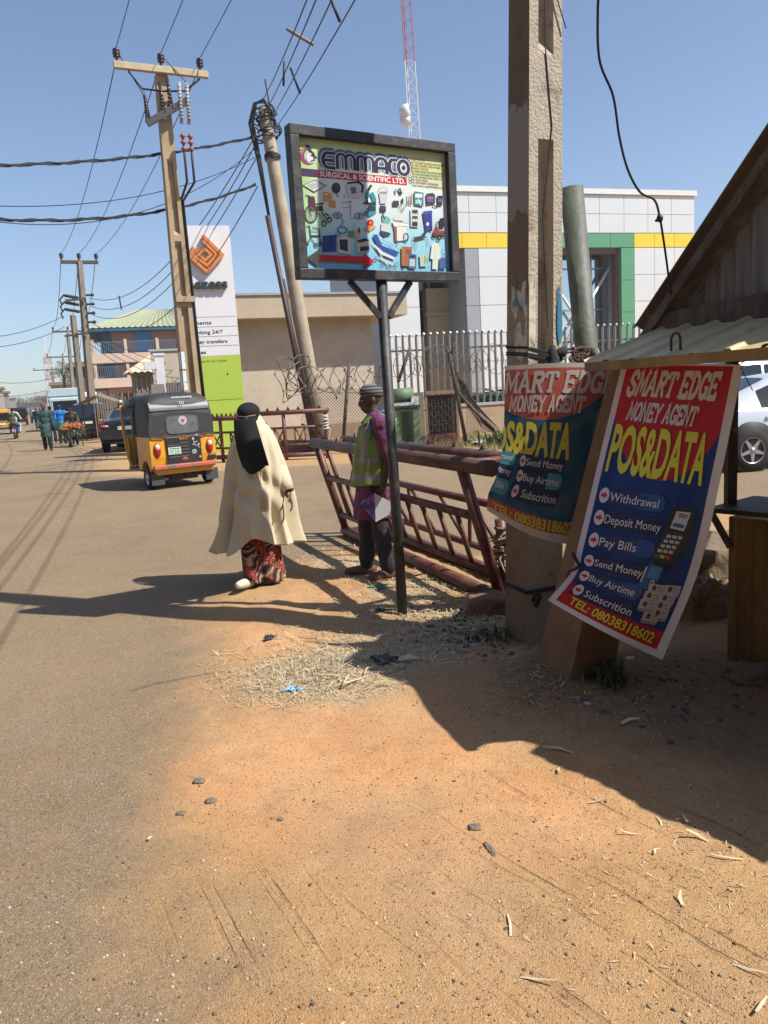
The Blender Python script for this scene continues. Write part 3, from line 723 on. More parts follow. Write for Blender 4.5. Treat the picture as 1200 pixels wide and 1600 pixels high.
for dx in (0, 12, 24): q.disc(986+dx, 500+dx % 8, 6, 5, (70, 80, 60))
# incubator trolley, cabinet, bin, scooter, couch
q.disc(790, 590, 28, 38, (226, 222, 205), 12, 180, 360); q.poly([(754, 592), (836, 600), (842, 620), (758, 622)], (238, 238, 232)); q.poly([(766, 622), (832, 624), (828, 700), (772, 708)], (232, 232, 226)); q.poly([(764, 624), (778, 626), (780, 712), (768, 706)], (150, 100, 70)); q.ring(828, 684, 13, 22, 6, DK); q.disc(828, 684, 8, 14, SIL); q.line([(755, 604), (765, 640)], 3, GRY); q.line([(760, 596), (840, 604)], 3, GRY); q.line([(782, 700), (784, 728)], 4, GRY)
q.poly([(852, 520), (900, 520), (900, 624), (855, 622)], (214, 222, 224)); q.rect(862, 528, 893, 555, (58, 62, 64)); q.rect(862, 562, 893, 586, (70, 72, 76)); q.rect(862, 594, 893, 620, (60, 46, 50))
for i in range(3): q.rect(865+i*9, 548, 871+i*9, 558, WHT); q.rect(865+i*9, 578, 871+i*9, 588, WHT)
q.poly([(922, 540), (974, 534), (978, 632), (940, 650)], (52, 62, 150)); q.poly([(920, 536), (972, 528), (980, 540), (928, 552)], (70, 84, 180)); q.disc(950, 605, 7, 10, WHT); q.rect(968, 618, 977, 645, DK)
q.poly([(1018, 574), (1044, 566), (1048, 622), (1020, 625)], (40, 34, 42)); q.poly([(980, 655), (1002, 605), (1014, 640), (1052, 640), (1052, 662), (985, 672)], (150, 62, 54)); q.ring(1016, 680, 10, 14, 7, DK); q.ring(988, 670, 8, 11, 6, DK); q.ring(1046, 664, 6, 10, 6, DK); q.line([(1004, 612), (1000, 596), (1014, 590)], 4, DK)
q.poly([(912, 672), (932, 648), (944, 655), (928, 688)], (66, 62, 70)); q.poly([(864, 684), (920, 672), (950, 680), (890, 698)], (66, 62, 70)); q.line([(868, 690), (872, 735)], 3, GRY); q.line([(886, 698), (886, 750)], 3, GRY); q.line([(948, 682), (956, 728)], 3, GRY)
# hospital bed
q.poly([(648, 675), (672, 672), (700, 735), (676, 745)], BLU); q.poly([(676, 745), (700, 735), (794, 770), (770, 795), (700, 768)], BLU); q.poly([(640, 712), (705, 770), (770, 800), (765, 812), (690, 785)], (225, 228, 230)); q.line([(700, 700), (745, 725), (742, 745)], 2.5, GRY); q.line([(745, 725), (790, 755)], 2.5, GRY)
q.line([(665, 795), (760, 845)], 7, (226, 226, 220)); q.line([(690, 790), (735, 850)], 5, (226, 226, 220)); q.line([(670, 800), (720, 815), (775, 838)], 5, (196, 200, 200))
for x, y in ((668, 808), (740, 858), (776, 842), (705, 838)): q.ring(x, y, 8, 11, 4, GRY)
# cupboards, coat, waste bin
q.poly([(804, 736), (862, 738), (860, 850), (806, 846)], (176, 112, 66)); q.rect(830, 752, 858, 780, (140, 84, 48)); q.line([(830, 740), (830, 846)], 2, (90, 54, 32)); q.rect(812, 846, 824, 858, DK)
q.poly([(842, 775), (888, 780), (886, 864), (844, 858)], (92, 104, 136)); q.rect(850, 806, 880, 848, (188, 206, 216)); q.rect(850, 786, 880, 798, (40, 44, 60))
q.poly([(905, 780), (950, 776), (948, 845), (910, 848)], (190, 204, 184)); q.line([(935, 785), (936, 835)], 4, GRN); q.disc(948, 812, 6, 20, (150, 170, 150))
q.poly([(975, 718), (992, 708), (1010, 716), (1024, 740), (1026, 800), (1012, 804), (1010, 862), (978, 860), (980, 806), (966, 800)], (222, 226, 214)); q.line([(992, 712), (994, 860)], 2, (170, 176, 160)); q.poly([(1018, 800), (1054, 790), (1056, 858), (1018, 858)], (70, 100, 160)); q.line([(1030, 740), (1056, 760), (1040, 780)], 3, (120, 150, 180))
# double arrow
q.poly([(378, 766), (378, 868), (316, 818)], (78, 66, 62)); q.poly([(380, 796), (602, 800), (602, 778), (660, 826), (606, 872), (604, 838), (380, 832)], (200, 26, 36))
A.build('sign_artwork', sgn, lambda u, v, z: sp(FT+u*IW, SHt-FT-v*IH, -.004+z))
# ------------------------------------------------------------------ near concrete pole, leaning stump, green pipe
M_CONC = mat('old_concrete', (.43, .315, .175), .9, var=.22, vscale=5, col2=(.27, .205, .135), thr=.55, c2scale=3, bump=.5, bscale=55)
M_CONCP = mat('whitewashed_concrete', (.42, .36, .28), .9, var=.22, vscale=7, col2=(.27, .215, .15), thr=.60, c2scale=4.5, bump=.5, bscale=60, soft=.03)
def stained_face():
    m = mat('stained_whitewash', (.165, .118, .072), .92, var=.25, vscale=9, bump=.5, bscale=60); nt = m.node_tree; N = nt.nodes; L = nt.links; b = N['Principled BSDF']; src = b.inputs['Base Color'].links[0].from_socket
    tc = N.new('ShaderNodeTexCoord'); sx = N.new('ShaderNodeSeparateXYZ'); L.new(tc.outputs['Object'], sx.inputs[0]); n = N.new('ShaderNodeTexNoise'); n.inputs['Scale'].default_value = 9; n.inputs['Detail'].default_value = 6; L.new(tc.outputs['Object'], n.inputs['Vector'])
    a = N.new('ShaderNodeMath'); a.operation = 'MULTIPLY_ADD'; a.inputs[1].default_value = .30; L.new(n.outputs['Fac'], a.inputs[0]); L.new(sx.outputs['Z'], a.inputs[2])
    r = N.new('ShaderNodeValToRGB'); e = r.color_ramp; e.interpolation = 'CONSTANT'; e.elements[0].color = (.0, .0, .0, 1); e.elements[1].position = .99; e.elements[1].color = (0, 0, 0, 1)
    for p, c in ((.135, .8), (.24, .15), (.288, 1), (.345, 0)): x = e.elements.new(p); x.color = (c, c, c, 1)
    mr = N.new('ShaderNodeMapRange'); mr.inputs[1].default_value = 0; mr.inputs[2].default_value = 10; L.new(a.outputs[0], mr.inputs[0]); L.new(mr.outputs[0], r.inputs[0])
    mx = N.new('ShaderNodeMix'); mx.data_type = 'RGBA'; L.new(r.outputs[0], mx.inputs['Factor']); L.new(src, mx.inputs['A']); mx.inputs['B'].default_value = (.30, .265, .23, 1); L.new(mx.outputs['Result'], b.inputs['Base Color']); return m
M_STUMP = mat('brown_stained_concrete', (.205, .125, .066), .92, var=.3, vscale=4, bump=.5, bscale=45)
def h_pole(name, label, cat, base, top, w0, w1, yaw, m, recesses, group=None, depth=.33, both=True, side_m=None):
    """square tapered concrete pole with long recessed panels on its two faces along the road"""
    o = thing(name, label, cat, base, 0, group)
    T = Vector(top)-Vector(base); Hh = T.length; mb = MB()
    ca, sa = math.cos(yaw), math.sin(yaw)
    def P(x, y, t):
        w = w0+(w1-w0)*t; lx, ly = x*w/2, y*w/2
        return T*t+Vector((lx*ca-ly*sa, lx*sa+ly*ca, 0))
    ts = [0.0]
    for a, b in recesses: ts += [a, b]
    ts += [1.0]
    fl = .46
    for k in range(len(ts)-1):
        a, b = ts[k], ts[k+1]; rec = k % 2 == 1
        n = max(1, int((b-a)*Hh/.5))
        for i in range(n):
            t0, t1 = a+(b-a)*i/n, a+(b-a)*(i+1)/n
            for sx in (-1, 1):
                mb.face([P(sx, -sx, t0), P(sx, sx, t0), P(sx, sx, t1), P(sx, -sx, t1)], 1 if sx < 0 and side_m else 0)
            for sy in (-1, 1):
                if not rec or (sy == 1 and not both): mb.face([P(-1*-sy, sy, t0), P(1*-sy, sy, t0), P(1*-sy, sy, t1), P(-1*-sy, sy, t1)])
                else:
                    d = sy*(1-depth*2); f2 = fl*.86
                    for s in (-1, 1):
                        mb.face([P(s, sy, t0), P(s*fl, sy, t0), P(s*fl, sy, t1), P(s, sy, t1)])
                        mb.face([P(s*fl, sy, t0), P(s*f2, d, t0), P(s*f2, d, t1), P(s*fl, sy, t1)])
                    mb.face([P(-f2, d, t0), P(f2, d, t0), P(f2, d, t1), P(-f2, d, t1)])
        if rec:
            for sy in ((-1, 1) if both else (-1,)):
                d = sy*(1-depth*2); f2 = fl*.86
                for t, s in ((a, 1), (b, -1)):
                    mb.face([P(-fl, sy, t), P(fl, sy, t), P(f2, d, t+s*.1/Hh), P(-f2, d, t+s*.1/Hh)])
    mb.face([P(-1, -1, 1), P(1, -1, 1), P(1, 1, 1), P(-1, 1, 1)])
    mb.build('pole_shaft', [m, side_m] if side_m else m, o, bevel=.006 if w0 < .4 else 0)
    return o, P
nb = Gh(830, 1012); nb = Vector((nb.x*1.04+.01, nb.y+.18, -.2)); npt = D(836, 20, 4.72)
ntop = nb+(npt-nb)*(9.4/(npt.z-nb.z))
def tz(z): return (z+.2)/9.4
YAWP = R(22)
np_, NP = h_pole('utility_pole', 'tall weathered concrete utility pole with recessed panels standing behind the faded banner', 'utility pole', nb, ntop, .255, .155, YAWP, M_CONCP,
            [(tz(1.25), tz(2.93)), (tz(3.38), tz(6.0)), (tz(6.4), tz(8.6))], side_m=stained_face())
# torn posters, black cloth tie and wires on the pole
mb = MB()
def on_left(a, b, z): # a point on the pole's left face
    return NP(-1.02, a, tz(z))
def on_front(a, z): return NP(a, -1.025, tz(z))
def patch(zs0, zs1, f, lo, hi, seed):
    rr = random.Random(seed); n = 7
    up = [f(lo+(hi-lo)*i/n, zs1+rr.uniform(-.07, .04)) for i in range(n+1)]; dn = [f(lo+(hi-lo)*i/n, zs0+rr.uniform(-.04, .07)) for i in range(n+1)]
    for i in range(n): mb.face([dn[i], dn[i+1], up[i+1], up[i]])
patch(1.98, 2.14, lambda a, z: on_left(a, 0, z), -.95, .55, 1); patch(1.72, 1.92, lambda a, z: on_left(a, 0, z), -.95, .2, 2); patch(1.78, 2.18, lambda a, z: on_front(a, z), -.98, -.60, 3)
patch(1.86, 2.16, lambda a, z: on_front(a, z), .62, .97, 4)
mb.build('torn_poster', mat('poster_paper', (.58, .53, .44), .8, var=.2, vscale=20, col2=(.44, .40, .33), thr=.5, c2scale=14, soft=.04), np_)
A = Art(dz=.0001, z0=.001)
A.rect(.0, .02, .06, .12, (40, 90, 150)); A.text('J', .62, .10, .12, .09, (60, 120, 160), bold=.03); A.line([(.4, .0), (.7, .06), (.9, .04)], .03, (60, 130, 170))
A.build('poster_print', np_, lambda x, y, z: on_left(-.9+x*1.4, 0, 2.0+y)+Vector((-.004-z, -.004-z, 0)))
A = Art(dz=.0001, z0=.001)
A.text('AU', .05, .18, .8, .07, (50, 110, 150), bold=.03); A.ring(.5, .06, .38, .085, .12, (50, 130, 160)); A.rect(.3, .02, .7, .10, (60, 140, 165))
A.build('poster_print', np_, lambda x, y, z: on_front(.64+x*.32, 1.88+y)+Vector((.001, -.004-z, 0)))
mb = MB()
for k in range(5):
    z = 1.78-k*.012+.02*math.sin(k*2)
    mb.tube([NP(-1.03, 1.0, tz(z+.02)), NP(-1.04, -1.04, tz(z)), NP(.2, -1.05, tz(z-.03)), NP(1.04, -1.04, tz(z-.03)), NP(1.05, 1.0, tz(z))], .0045, 5)
pz = [NP(.3, -1.12, tz(1.79)), NP(.35, -1.2, tz(1.72)), NP(.3, -1.2, tz(1.63)), NP(-.1, -1.15, tz(1.56))]
mb.tube(pz, [.015, .032, .045, .05], 8); mb.tube([NP(.4, -1.15, tz(1.74)), NP(.9, -1.15, tz(1.75)), NP(1.1, -1.1, tz(1.77))], [.02, .03, .02], 8)
mb.build('cloth_tie', mat('black_rag', (.022, .022, .03), .9, bump=.5, bscale=60), np_)
mb = MB()
mb.tube([NP(.35, -1.05, tz(4.6)), NP(.0, -1.1, tz(4.1)), NP(.05, -1.1, tz(3.9)), NP(.6, -1.15, tz(3.66)), NP(1.1, -1.2, tz(3.52))], .004, 5)
mb.tube([NP(.1, -1.03, tz(4.7)), NP(-.1, -1.04, tz(4.0)), NP(-.05, -1.04, tz(3.4)), NP(.35, -1.03, tz(3.0)), NP(-.2, -1.03, tz(2.5)), NP(.1, -1.03, tz(1.9))], .004, 5)
mb.build('stray_wire', mat('black_cable', (.012, .012, .014), .6), np_)
mb = MB()
for z in (.36,): mb.tube([NP(-1.05, 1.05, tz(z)), NP(-1.05, -1.05, tz(z)), NP(1.05, -1.05, tz(z)), NP(1.05, 1.05, tz(z))], .013, 6, closed=True)
mb.tube([NP(-.6, -1.1, tz(.36)), NP(-.5, -1.3, tz(.33)), NP(-.7, -1.2, tz(.27))], .014, 6); mb.tube([NP(-.6, -1.1, tz(.36)), NP(-.9, -1.3, tz(.31))], .012, 6)
mb.build('rubber_strap', mat('black_rag', (.02, .02, .02), .9), np_)

sb0 = Gh(897, 1058); sb0 = Vector((sb0.x, sb0.y+.14, -.1))
st = D(1000, 574, 4.06)
st_o, SPt = h_pole('leaning_concrete_post', 'thick brown stained concrete post leaning right between the two banners', 'post', sb0, Vector((st.x, st.y, 1.66)), .30, .20, R(24), M_STUMP, [])
# weeds at its foot
def weeds(name, label, c, n, rx, ry, h, mats, seed, group=None, parent=None):
    rr = random.Random(seed); mb = MB()
    for k in range(n):
        x, y = rr.gauss(0, rx*.5), rr.gauss(0, ry*.5); z = height(c.x+x, c.y+y) if c.y < 9 else 0
        a = rr.uniform(0, 6.28); ln = h*rr.uniform(.4, 1); lean = rr.uniform(.2, .8)
        tip = Vector((x+math.cos(a)*ln*lean, y+math.sin(a)*ln*lean, z+ln)); b0 = Vector((x, y, z-.01))
        mid = b0.lerp(tip, .55)+Vector((0, 0, ln*.12)); w = ln*.06+.003; s = Vector((-math.sin(a), math.cos(a), 0))*w
        mi = rr.randrange(len(mats))
        mb.face([b0-s*.4, b0+s*.4, mid+s, mid-s], mi); mb.face([mid-s, mid+s, tip], mi)
        for q_ in range(3):
            t = rr.uniform(.3, 1); p = b0.lerp(tip, t); b = rr.uniform(0, 6.28); l = ln*.22
            e = p+Vector((math.cos(b)*l, math.sin(b)*l, rr.uniform(-.3, .5)*l)); s2 = Vector((-math.sin(b), math.cos(b), .3))*l*.3
            mb.face([p, p.lerp(e, .5)+s2, e, p.lerp(e, .5)-s2], mi)
    o = mb.build(name, mats); o.location = (c.x, c.y, 0)
    return setp(o, label, 'plant', group)
M_WEED = [mat('weed_dark', (.05, .075, .025), .7), mat('weed_mid', (.09, .12, .04), .7), mat('weed_dry', (.22, .19, .10), .8)]
weeds('weed_clump', 'dark green weed tuft at the foot of the leaning concrete post', Gh(950, 1062), 170, .10, .10, .10, M_WEED[:2]+M_WEED[1:2], 4)
weeds('weed_clump', 'low weed tuft in front of the tall concrete utility pole', Gh(770, 1000), 60, .16, .08, .08, M_WEED, 6)

gp_b = D(925, 640, 4.95); gpt = D(893, 293, 4.9)
ax = (gpt-gp_b).normalized(); base = gp_b - ax*(gp_b.z/ax.z)
mb = MB(); pts = [Vector((0, 0, -.1)), gpt-base]
mb.tube(pts, .070, 22); mb.tube([pts[1]-ax*.004, pts[1]+ax*.003], .060, 22)
gpo = mb.build('leaning_pipe', mat('faded_green_pipe', (.085, .10, .080), .6, var=.35, vscale=5, col2=(.17, .16, .12), thr=.62, c2scale=6, bump=.2, bscale=30)); gpo.location = base
setp(gpo, 'faded green steel pipe leaning left behind the banners', 'pipe')
mb = MB(); rr = random.Random(9); wc = D(907, 553, 4.6)
for k in range(14):
    c = Vector((rr.gauss(0, .04), rr.gauss(0, .03), rr.gauss(0, .02))); r = rr.uniform(.03, .07); a = rr.uniform(0, 3)
    mb.tube([c+Vector((math.cos(t)*r*math.cos(a), math.cos(t)*r*math.sin(a), math.sin(t)*r*.5)) for t in [i*.5 for i in range(10)]], .007, 5)
o = mb.build('wire_tangle', mat('rusty_wire', (.12, .075, .05), .8, var=.4, vscale=30)); o.location = wc
setp(o, 'tangle of rusty wire at the foot of the visible green pipe', 'wire')

# ------------------------------------------------------------------ banners
def bilerp(pts, depths, u, v, bows=None):
    (a, b), (c, d) = pts[0], pts[1]
def banner_mat(name, red, blue, white, el, strip, dust=0.0):
    """vinyl print: white border, red cap with a round lower edge, blue field, red foot strip (u, v down)"""
    m = bpy.data.materials.new(name); m.use_nodes = True; nt = m.node_tree; N = nt.nodes; L = nt.links; b = N['Principled BSDF']
    b.inputs['Roughness'].default_value = .5; b.inputs['Specular IOR Level'].default_value = .22
    uv = N.new('ShaderNodeUVMap'); sx = N.new('ShaderNodeSeparateXYZ'); L.new(uv.outputs[0], sx.inputs[0]); U, V = sx.outputs[0], sx.outputs[1]
    def mth(o, a, c=None):
        n = N.new('ShaderNodeMath'); n.operation = o
        for k, q_ in ((0, a), (1, c)):
            if q_ is None: continue
            if isinstance(q_, (float, int)): n.inputs[k].default_value = q_
            else: L.new(q_, n.inputs[k])
        return n.outputs[0]
    def mix(f, A_, B_):
        n = N.new('ShaderNodeMix'); n.data_type = 'RGBA'; L.new(f, n.inputs['Factor'])
        for k, c in (('A', A_), ('B', B_)):
            if isinstance(c, tuple): n.inputs[k].default_value = (*c, 1)
            else: L.new(c, n.inputs[k])
        return n.outputs['Result']
    cx, cy, rx, ry = el
    e = mth('ADD', mth('POWER', mth('ABSOLUTE', mth('DIVIDE', mth('SUBTRACT', U, cx), rx)), 2.0), mth('POWER', mth('ABSOLUTE', mth('DIVIDE', mth('SUBTRACT', V, cy), ry)), 2.0))
    c = mix(mth('LESS_THAN', e, 1.0), blue, red)
    wav = mth('ADD', strip[0], mth('MULTIPLY', strip[1], U))
    c = mix(mth('GREATER_THAN', V, wav), c, red)
    bw = strip[2]
    brd = mth('MAXIMUM', mth('MAXIMUM', mth('LESS_THAN', U, bw[0]), mth('GREATER_THAN', U, 1-bw[1])), mth('MAXIMUM', mth('LESS_THAN', V, bw[2]), mth('GREATER_THAN', V, 1-bw[3])))
    c = mix(brd, c, white)
    nn = N.new('ShaderNodeTexNoise'); nn.inputs['Scale'].default_value = 7; nn.inputs['Detail'].default_value = 8; L.new(uv.outputs[0], nn.inputs['Vector'])
    mr = N.new('ShaderNodeMapRange'); mr.inputs[1].default_value = .45; mr.inputs[2].default_value = .75; mr.inputs[4].default_value = .12+dust; L.new(nn.outputs['Fac'], mr.inputs[0])
    c = mix(mr.outputs[0], c, (.30, .25, .19))
    n3 = N.new('ShaderNodeTexNoise'); n3.inputs['Scale'].default_value = 4.5; n3.inputs['Detail'].default_value = 4; L.new(uv.outputs[0], n3.inputs['Vector']); bp = N.new('ShaderNodeBump'); bp.inputs['Strength'].default_value = .35; bp.inputs['Distance'].default_value = .02; L.new(n3.outputs['Fac'], bp.inputs['Height']); L.new(bp.outputs[0], b.inputs['Normal'])
    L.new(c, b.inputs['Base Color']); return m
def build_banner(root, fn, nu, nv, m, back):
    """fn(u, v, d) -> point"""
    mb = MB(); mb.grid(lambda u, v: fn(u, v, 0), nu, nv); o = mb.build('vinyl_sheet', m, root)
    ul = o.data.uv_layers.new(name='UVMap')
    i = 0
    for j in range(nv):
        for k in range(nu):
            for du, dv in ((0, 0), (1, 0), (1, 1), (0, 1)):
                ul.data[i].uv = ((k+du)/nu, (j+dv)/nv); i += 1
    mb = MB(); mb.grid(lambda u, v: fn(u, v, -.0025), nu, nv); mb.build('sheet_back', back, root)
    return o
M_BACK = mat('banner_back', (.45, .44, .42), .6)
def smooth_path(pts, t):
    """pts: list of (t, px, py, depth); piecewise Catmull-Rom"""
    n = len(pts); k = 0
    while k < n-2 and t > pts[k+1][0]: k += 1
    p0 = pts[max(0, k-1)]; p1 = pts[k]; p2 = pts[k+1]; p3 = pts[min(n-1, k+2)]
    s = (t-p1[0])/(p2[0]-p1[0]); out = []
    for i in (1, 2, 3):
        m1 = (p2[i]-p0[i])/(p2[0]-p0[0])*(p2[0]-p1[0]); m2 = (p3[i]-p1[i])/(p3[0]-p1[0])*(p2[0]-p1[0])
        out.append((2*s**3-3*s**2+1)*p1[i]+(s**3-2*s**2+s)*m1+(-2*s**3+3*s**2)*p2[i]+(s**3-s**2)*m2)
    return out
def patch_fn(left, right, root, bow):
    def f0(u, v):
        a = smooth_path(left, v); b = smooth_path(right, v)
        x, y, d = [a[i]+(b[i]-a[i])*u for i in range(3)]
        bx, by, bd = bow(u, v)
        return D(x+bx, y+by, d+bd)
    def f(u, v, dd=0):
        p = f0(u, v)
        if dd:
            e = 1e-3; n = (f0(u+e, v)-f0(u-e, v)).cross(f0(u, v-e)-f0(u, v+e)).normalized(); p = p+n*dd
        return p-root
    return f
# --- right banner (fresh)
b2r = D(1060, 575, 3.55); bn2 = thing('vinyl_banner', 'fresh red and blue SMART EDGE banner picturing a card terminal, hung from the kiosk canopy', 'banner', b2r)
f2 = patch_fn([(0, 972, 569, 3.88), (.35, 938, 708, 3.84), (.7, 902, 858, 3.72), (.82, 893, 893, 3.70), (1, 856, 938, 3.66)],
              [(0, 1161, 570, 3.42), (.35, 1128, 735, 3.42), (.7, 1092, 890, 3.46), (1, 1035, 1031, 3.50)],
              b2r, lambda u, v: (0, 5*math.sin(math.pi*u)*(v-.2)+3*math.sin(3*math.pi*v)*u*(1-u), .025*math.sin(2.2*math.pi*u+1)*(.3+v)+.02*math.sin(5*v+3*u)))
RED2, BLU2 = (.44, .020, .030), (.010, .045, .19)
build_banner(bn2, f2, 22, 32, banner_mat('fresh_banner_print', RED2, BLU2, (.62, .62, .66), (.49, .03, .50, .385), (.912, .008, (.045, .075, .006, .022)), -.04), M_BACK)
YEL, WH = (222, 222, 60), (214, 214, 218)
A = Art(dz=.00003, z0=.0022)
def lift(a, d=.0011): a.z += d
slab(A, 'SMART EDGE', .085, .118, .745, .088, .021, WH, .26)
slab(A, 'MONEY AGENT', .14, .212, .565, .066, .0145, WH, .26)
A.text('POS&DATA', .072, .405, .79, -.165, YEL, bold=.030)
rows2 = [('Withdrawal', .495, .56, .44), ('Deposit Money', .574, .58, .50), ('Pay Bills', .655, .56, .33), ('Send Money', .738, .56, .44), ('Buy Airtime', .818, .56, .43), ('Subscrition', .890, .56, .45)]
cap_ = lambda x1, v, hh: [(x1+.05*math.cos(R(a)), v+hh*math.sin(R(a))) for a in range(-90, 91, 18)]
for i, (t_, v, x1, w_) in enumerate(rows2): A.poly([(.08, v-.030)]+cap_(x1, v, .030)+[(.08, v+.030)], (24, 32, 78) if i % 2 else (30, 44, 96))
A.poly([(.045, .862), (.085, .865), (.10, .90), (.045, .93)], (160, 34, 44))
lift(A)
for i, (t_, v, x1, w_) in enumerate(rows2):
    if i in (0, 2, 4): A.poly([(x1-.10, v-.030)]+cap_(x1, v, .030)+[(x1-.10, v+.030)], (38, 84, 148)); A.poly([(x1-.17, v-.030), (x1-.10, v-.030), (x1-.10, v+.030), (x1-.17, v+.030)], (32, 62, 120))
    dx = .02 if i == 5 else 0
    A.disc(.115+dx, v, .040, .027, (222, 222, 226))
T = lambda x, y: (.60+x*.265, .49+y*.225)
A.poly([T(.30, .06), T(.42, 0), T(.98, .02), T(1.02, .30), T(.92, .62), T(.70, .95), T(.10, .98), T(.0, .82)], (44, 50, 62))
C = lambda x, y: (.56+x*.20, .69+y*.115)
A.poly([C(.20, .0), C(.78, .05), C(.62, .98), C(-.05, .86)], (34, 92, 160))
lift(A)
for i, (t_, v, x1, w_) in enumerate(rows2):
    dx = .02 if i == 5 else 0
    A.poly([(.09+dx, v-.006), (.115+dx, v-.006), (.115+dx, v-.013), (.142+dx, v), (.115+dx, v+.013), (.115+dx, v+.006), (.09+dx, v+.006)], (206, 40, 50))
    A.text(t_, .165+dx*1.6, v+.016, w_*.90, -.030, (226, 226, 230))
A.text('TEL: 08038318602', .13, .964, .73, -.034, YEL, bold=.02)
A.poly([T(.94, .05), T(1.02, .30), T(.92, .62), T(.74, .88), T(.78, .55)], (30, 36, 48)); A.poly([T(.36, .06), T(.90, .05), T(.78, .42), T(.26, .40)], (26, 30, 40)); A.poly([T(.02, .86), T(.68, .90), T(.60, .98), T(.08, .98)], (16, 18, 24))
A.poly([C(.28, .12), C(.74, .16), C(.66, .60), C(.20, .52)], (60, 140, 200))
for r_ in range(4):
    for c_ in range(3):
        x, y = .28+c_*.17-r_*.055, .46+r_*.078; A.poly([T(x, y), T(x+.13, y+.008), T(x+.115, y+.055), T(x-.015, y+.047)], (196, 200, 206))
for c_, cc in enumerate(((40, 130, 90), (210, 190, 60), (200, 60, 50))): x, y = .06+c_*.17, .775; A.poly([T(x, y), T(x+.13, y+.008), T(x+.115, y+.06), T(x-.015, y+.05)], cc)
NB = ((.64, .785), (.77, .778), (.625, .815), (.755, .810), (.745, .838), (.62, .848), (.75, .864), (.69, .884))
for x, y in NB: A.poly([(x+.005, y+.016), (x+.135, y+.010), (x+.135, y+.022), (x+.01, y+.030)], (150, 146, 150))
lift(A)
A.poly([T(.41, .09), T(.85, .08), T(.75, .38), T(.32, .36)], (206, 212, 220)); A.ring(*C(.48, .74), .016, .016, .005, (230, 220, 190)); A.line([C(.10, .2), C(.03, .72)], .010, (220, 226, 235))
for x, y in NB: A.poly([(x, y-.014), (x+.13, y-.018), (x+.135, y+.012), (x+.005, y+.018)], (196, 190, 190))
lift(A)
A.poly([T(.40, .27), T(.72, .28), T(.70, .34), T(.38, .33)], (50, 100, 160)); A.line([T(.5, .13), T(.78, .135)], .006, (120, 130, 150)); A.line([T(.5, .165), T(.76, .17)], .006, (120, 130, 150))
for x, y in NB: A.disc(x+.045, y-.001, .018, .010, (84, 70, 80)); A.rect(x+.075, y-.008, x+.11, y-.004, (150, 120, 130)); A.rect(x+.08, y+.003, x+.12, y+.006, (150, 130, 136))
A.build('banner_print', bn2, f2, clip=(.01, .004, .99, .996), cuts=(22, 32))
mb = MB(); mb.tube([f2(.97, .0, .004), f2(1.02, -.01, .01), D(1182, 548, 3.3)-b2r], .003, 5); mb.tube([f2(.99, .01, .004), D(1176, 610, 3.42)-b2r], .002, 4)
mb.build('hanging_string', mat('black_cable', (.012,)*3, .6), bn2)
mb = MB(); mb.tube([f2(.02, .80, .008), f2(.05, .775, .03), f2(.0, .745, .02), f2(-.03, .72, .01)], .009, 6); mb.tube([f2(.02, .80, .01), f2(-.02, .83, .02), f2(-.01, .86, .01)], .006, 6); mb.build('rag_knot', mat('black_rag', (.02,)*3, .9), bn2)
# --- left banner (faded) wrapped round the pole
b1r = D(850, 575, 4.1); bn1 = thing('vinyl_banner', 'faded dusty SMART EDGE banner wrapped round the tall concrete utility pole', 'banner', b1r)
f1 = patch_fn([(0, 789, 572, 4.36), (.5, 786, 690, 4.30), (.72, 776, 742, 4.26), (.84, 763, 772, 4.24), (1, 761, 797, 4.24)],
              [(0, 966, 568, 4.24), (.5, 942, 700, 4.20), (1, 912, 852, 4.12)],
              b1r, lambda u, v: (0, 16*math.sin(math.pi*u)*v*v*.9-3*math.sin(math.pi*u)*(1-v), -.05*math.sin(math.pi*min(1, u*1.1))*(1-.3*v)))
build_banner(bn1, f1, 26, 24, banner_mat('faded_banner_print', (.36, .075, .052), (.018, .075, .115), (.44, .39, .33), (.36, -.02, .66, .37), (.862, .035, (.0, .0, .028, .045)), .10), M_BACK)
A = Art(dz=.00003, z0=.0022)
YEL1, WH1 = (196, 180, 60), (188, 178, 170)
slab(A, 'SMART EDGE', -.125, .178, 1.135, .125, .030, WH1, .18)
slab(A, 'MONEY AGENT', .045, .300, .70, .098, .020, WH1, .15)
A.text('POS&DATA', -.185, .560, .86, -.185, YEL1, bold=.04)
R1 = (('Send Money', .602, .37), ('Buy Airtime', .690, .36), ('Subscrition', .775, .34))
for k, (t_, v, w_) in enumerate(R1):
    A.poly([(.19-.01*k, v-.042)]+cap_(.60, v, .042)+[(.19-.01*k, v+.042)], (32, 40, 66)); A.poly([(-.1, v-.042)]+[(.11+.04*math.cos(R(a)), v+.042*math.sin(R(a))) for a in range(-90, 91, 18)]+[(-.1, v+.042)], (70, 130, 140) if k != 1 else (32, 40, 66))
A.poly([(.86, .30), (.94, .25), (1.0, .25), (1.0, .52), (.90, .52), (.86, .44)], (70, 120, 130)); A.poly([(.87, .54), (.97, .50), (1.0, .68), (.86, .66)], (40, 112, 140))
lift(A)
A.poly([(.50, .648)]+cap_(.60, .690, .042)+[(.50, .732)], (70, 130, 140)); A.poly([(.88, .46), (.99, .46), (.99, .52), (.90, .52)], (24, 40, 56)); A.line([(.90, .55), (.89, .64)], .012, (206, 206, 206))
for k, (t_, v, w_) in enumerate(R1): A.disc(.225, v, .030, .034, (200, 190, 186))
A.text('TEL: 08038318602', .055, .945, .80, -.058, YEL1, bold=.03)
lift(A)
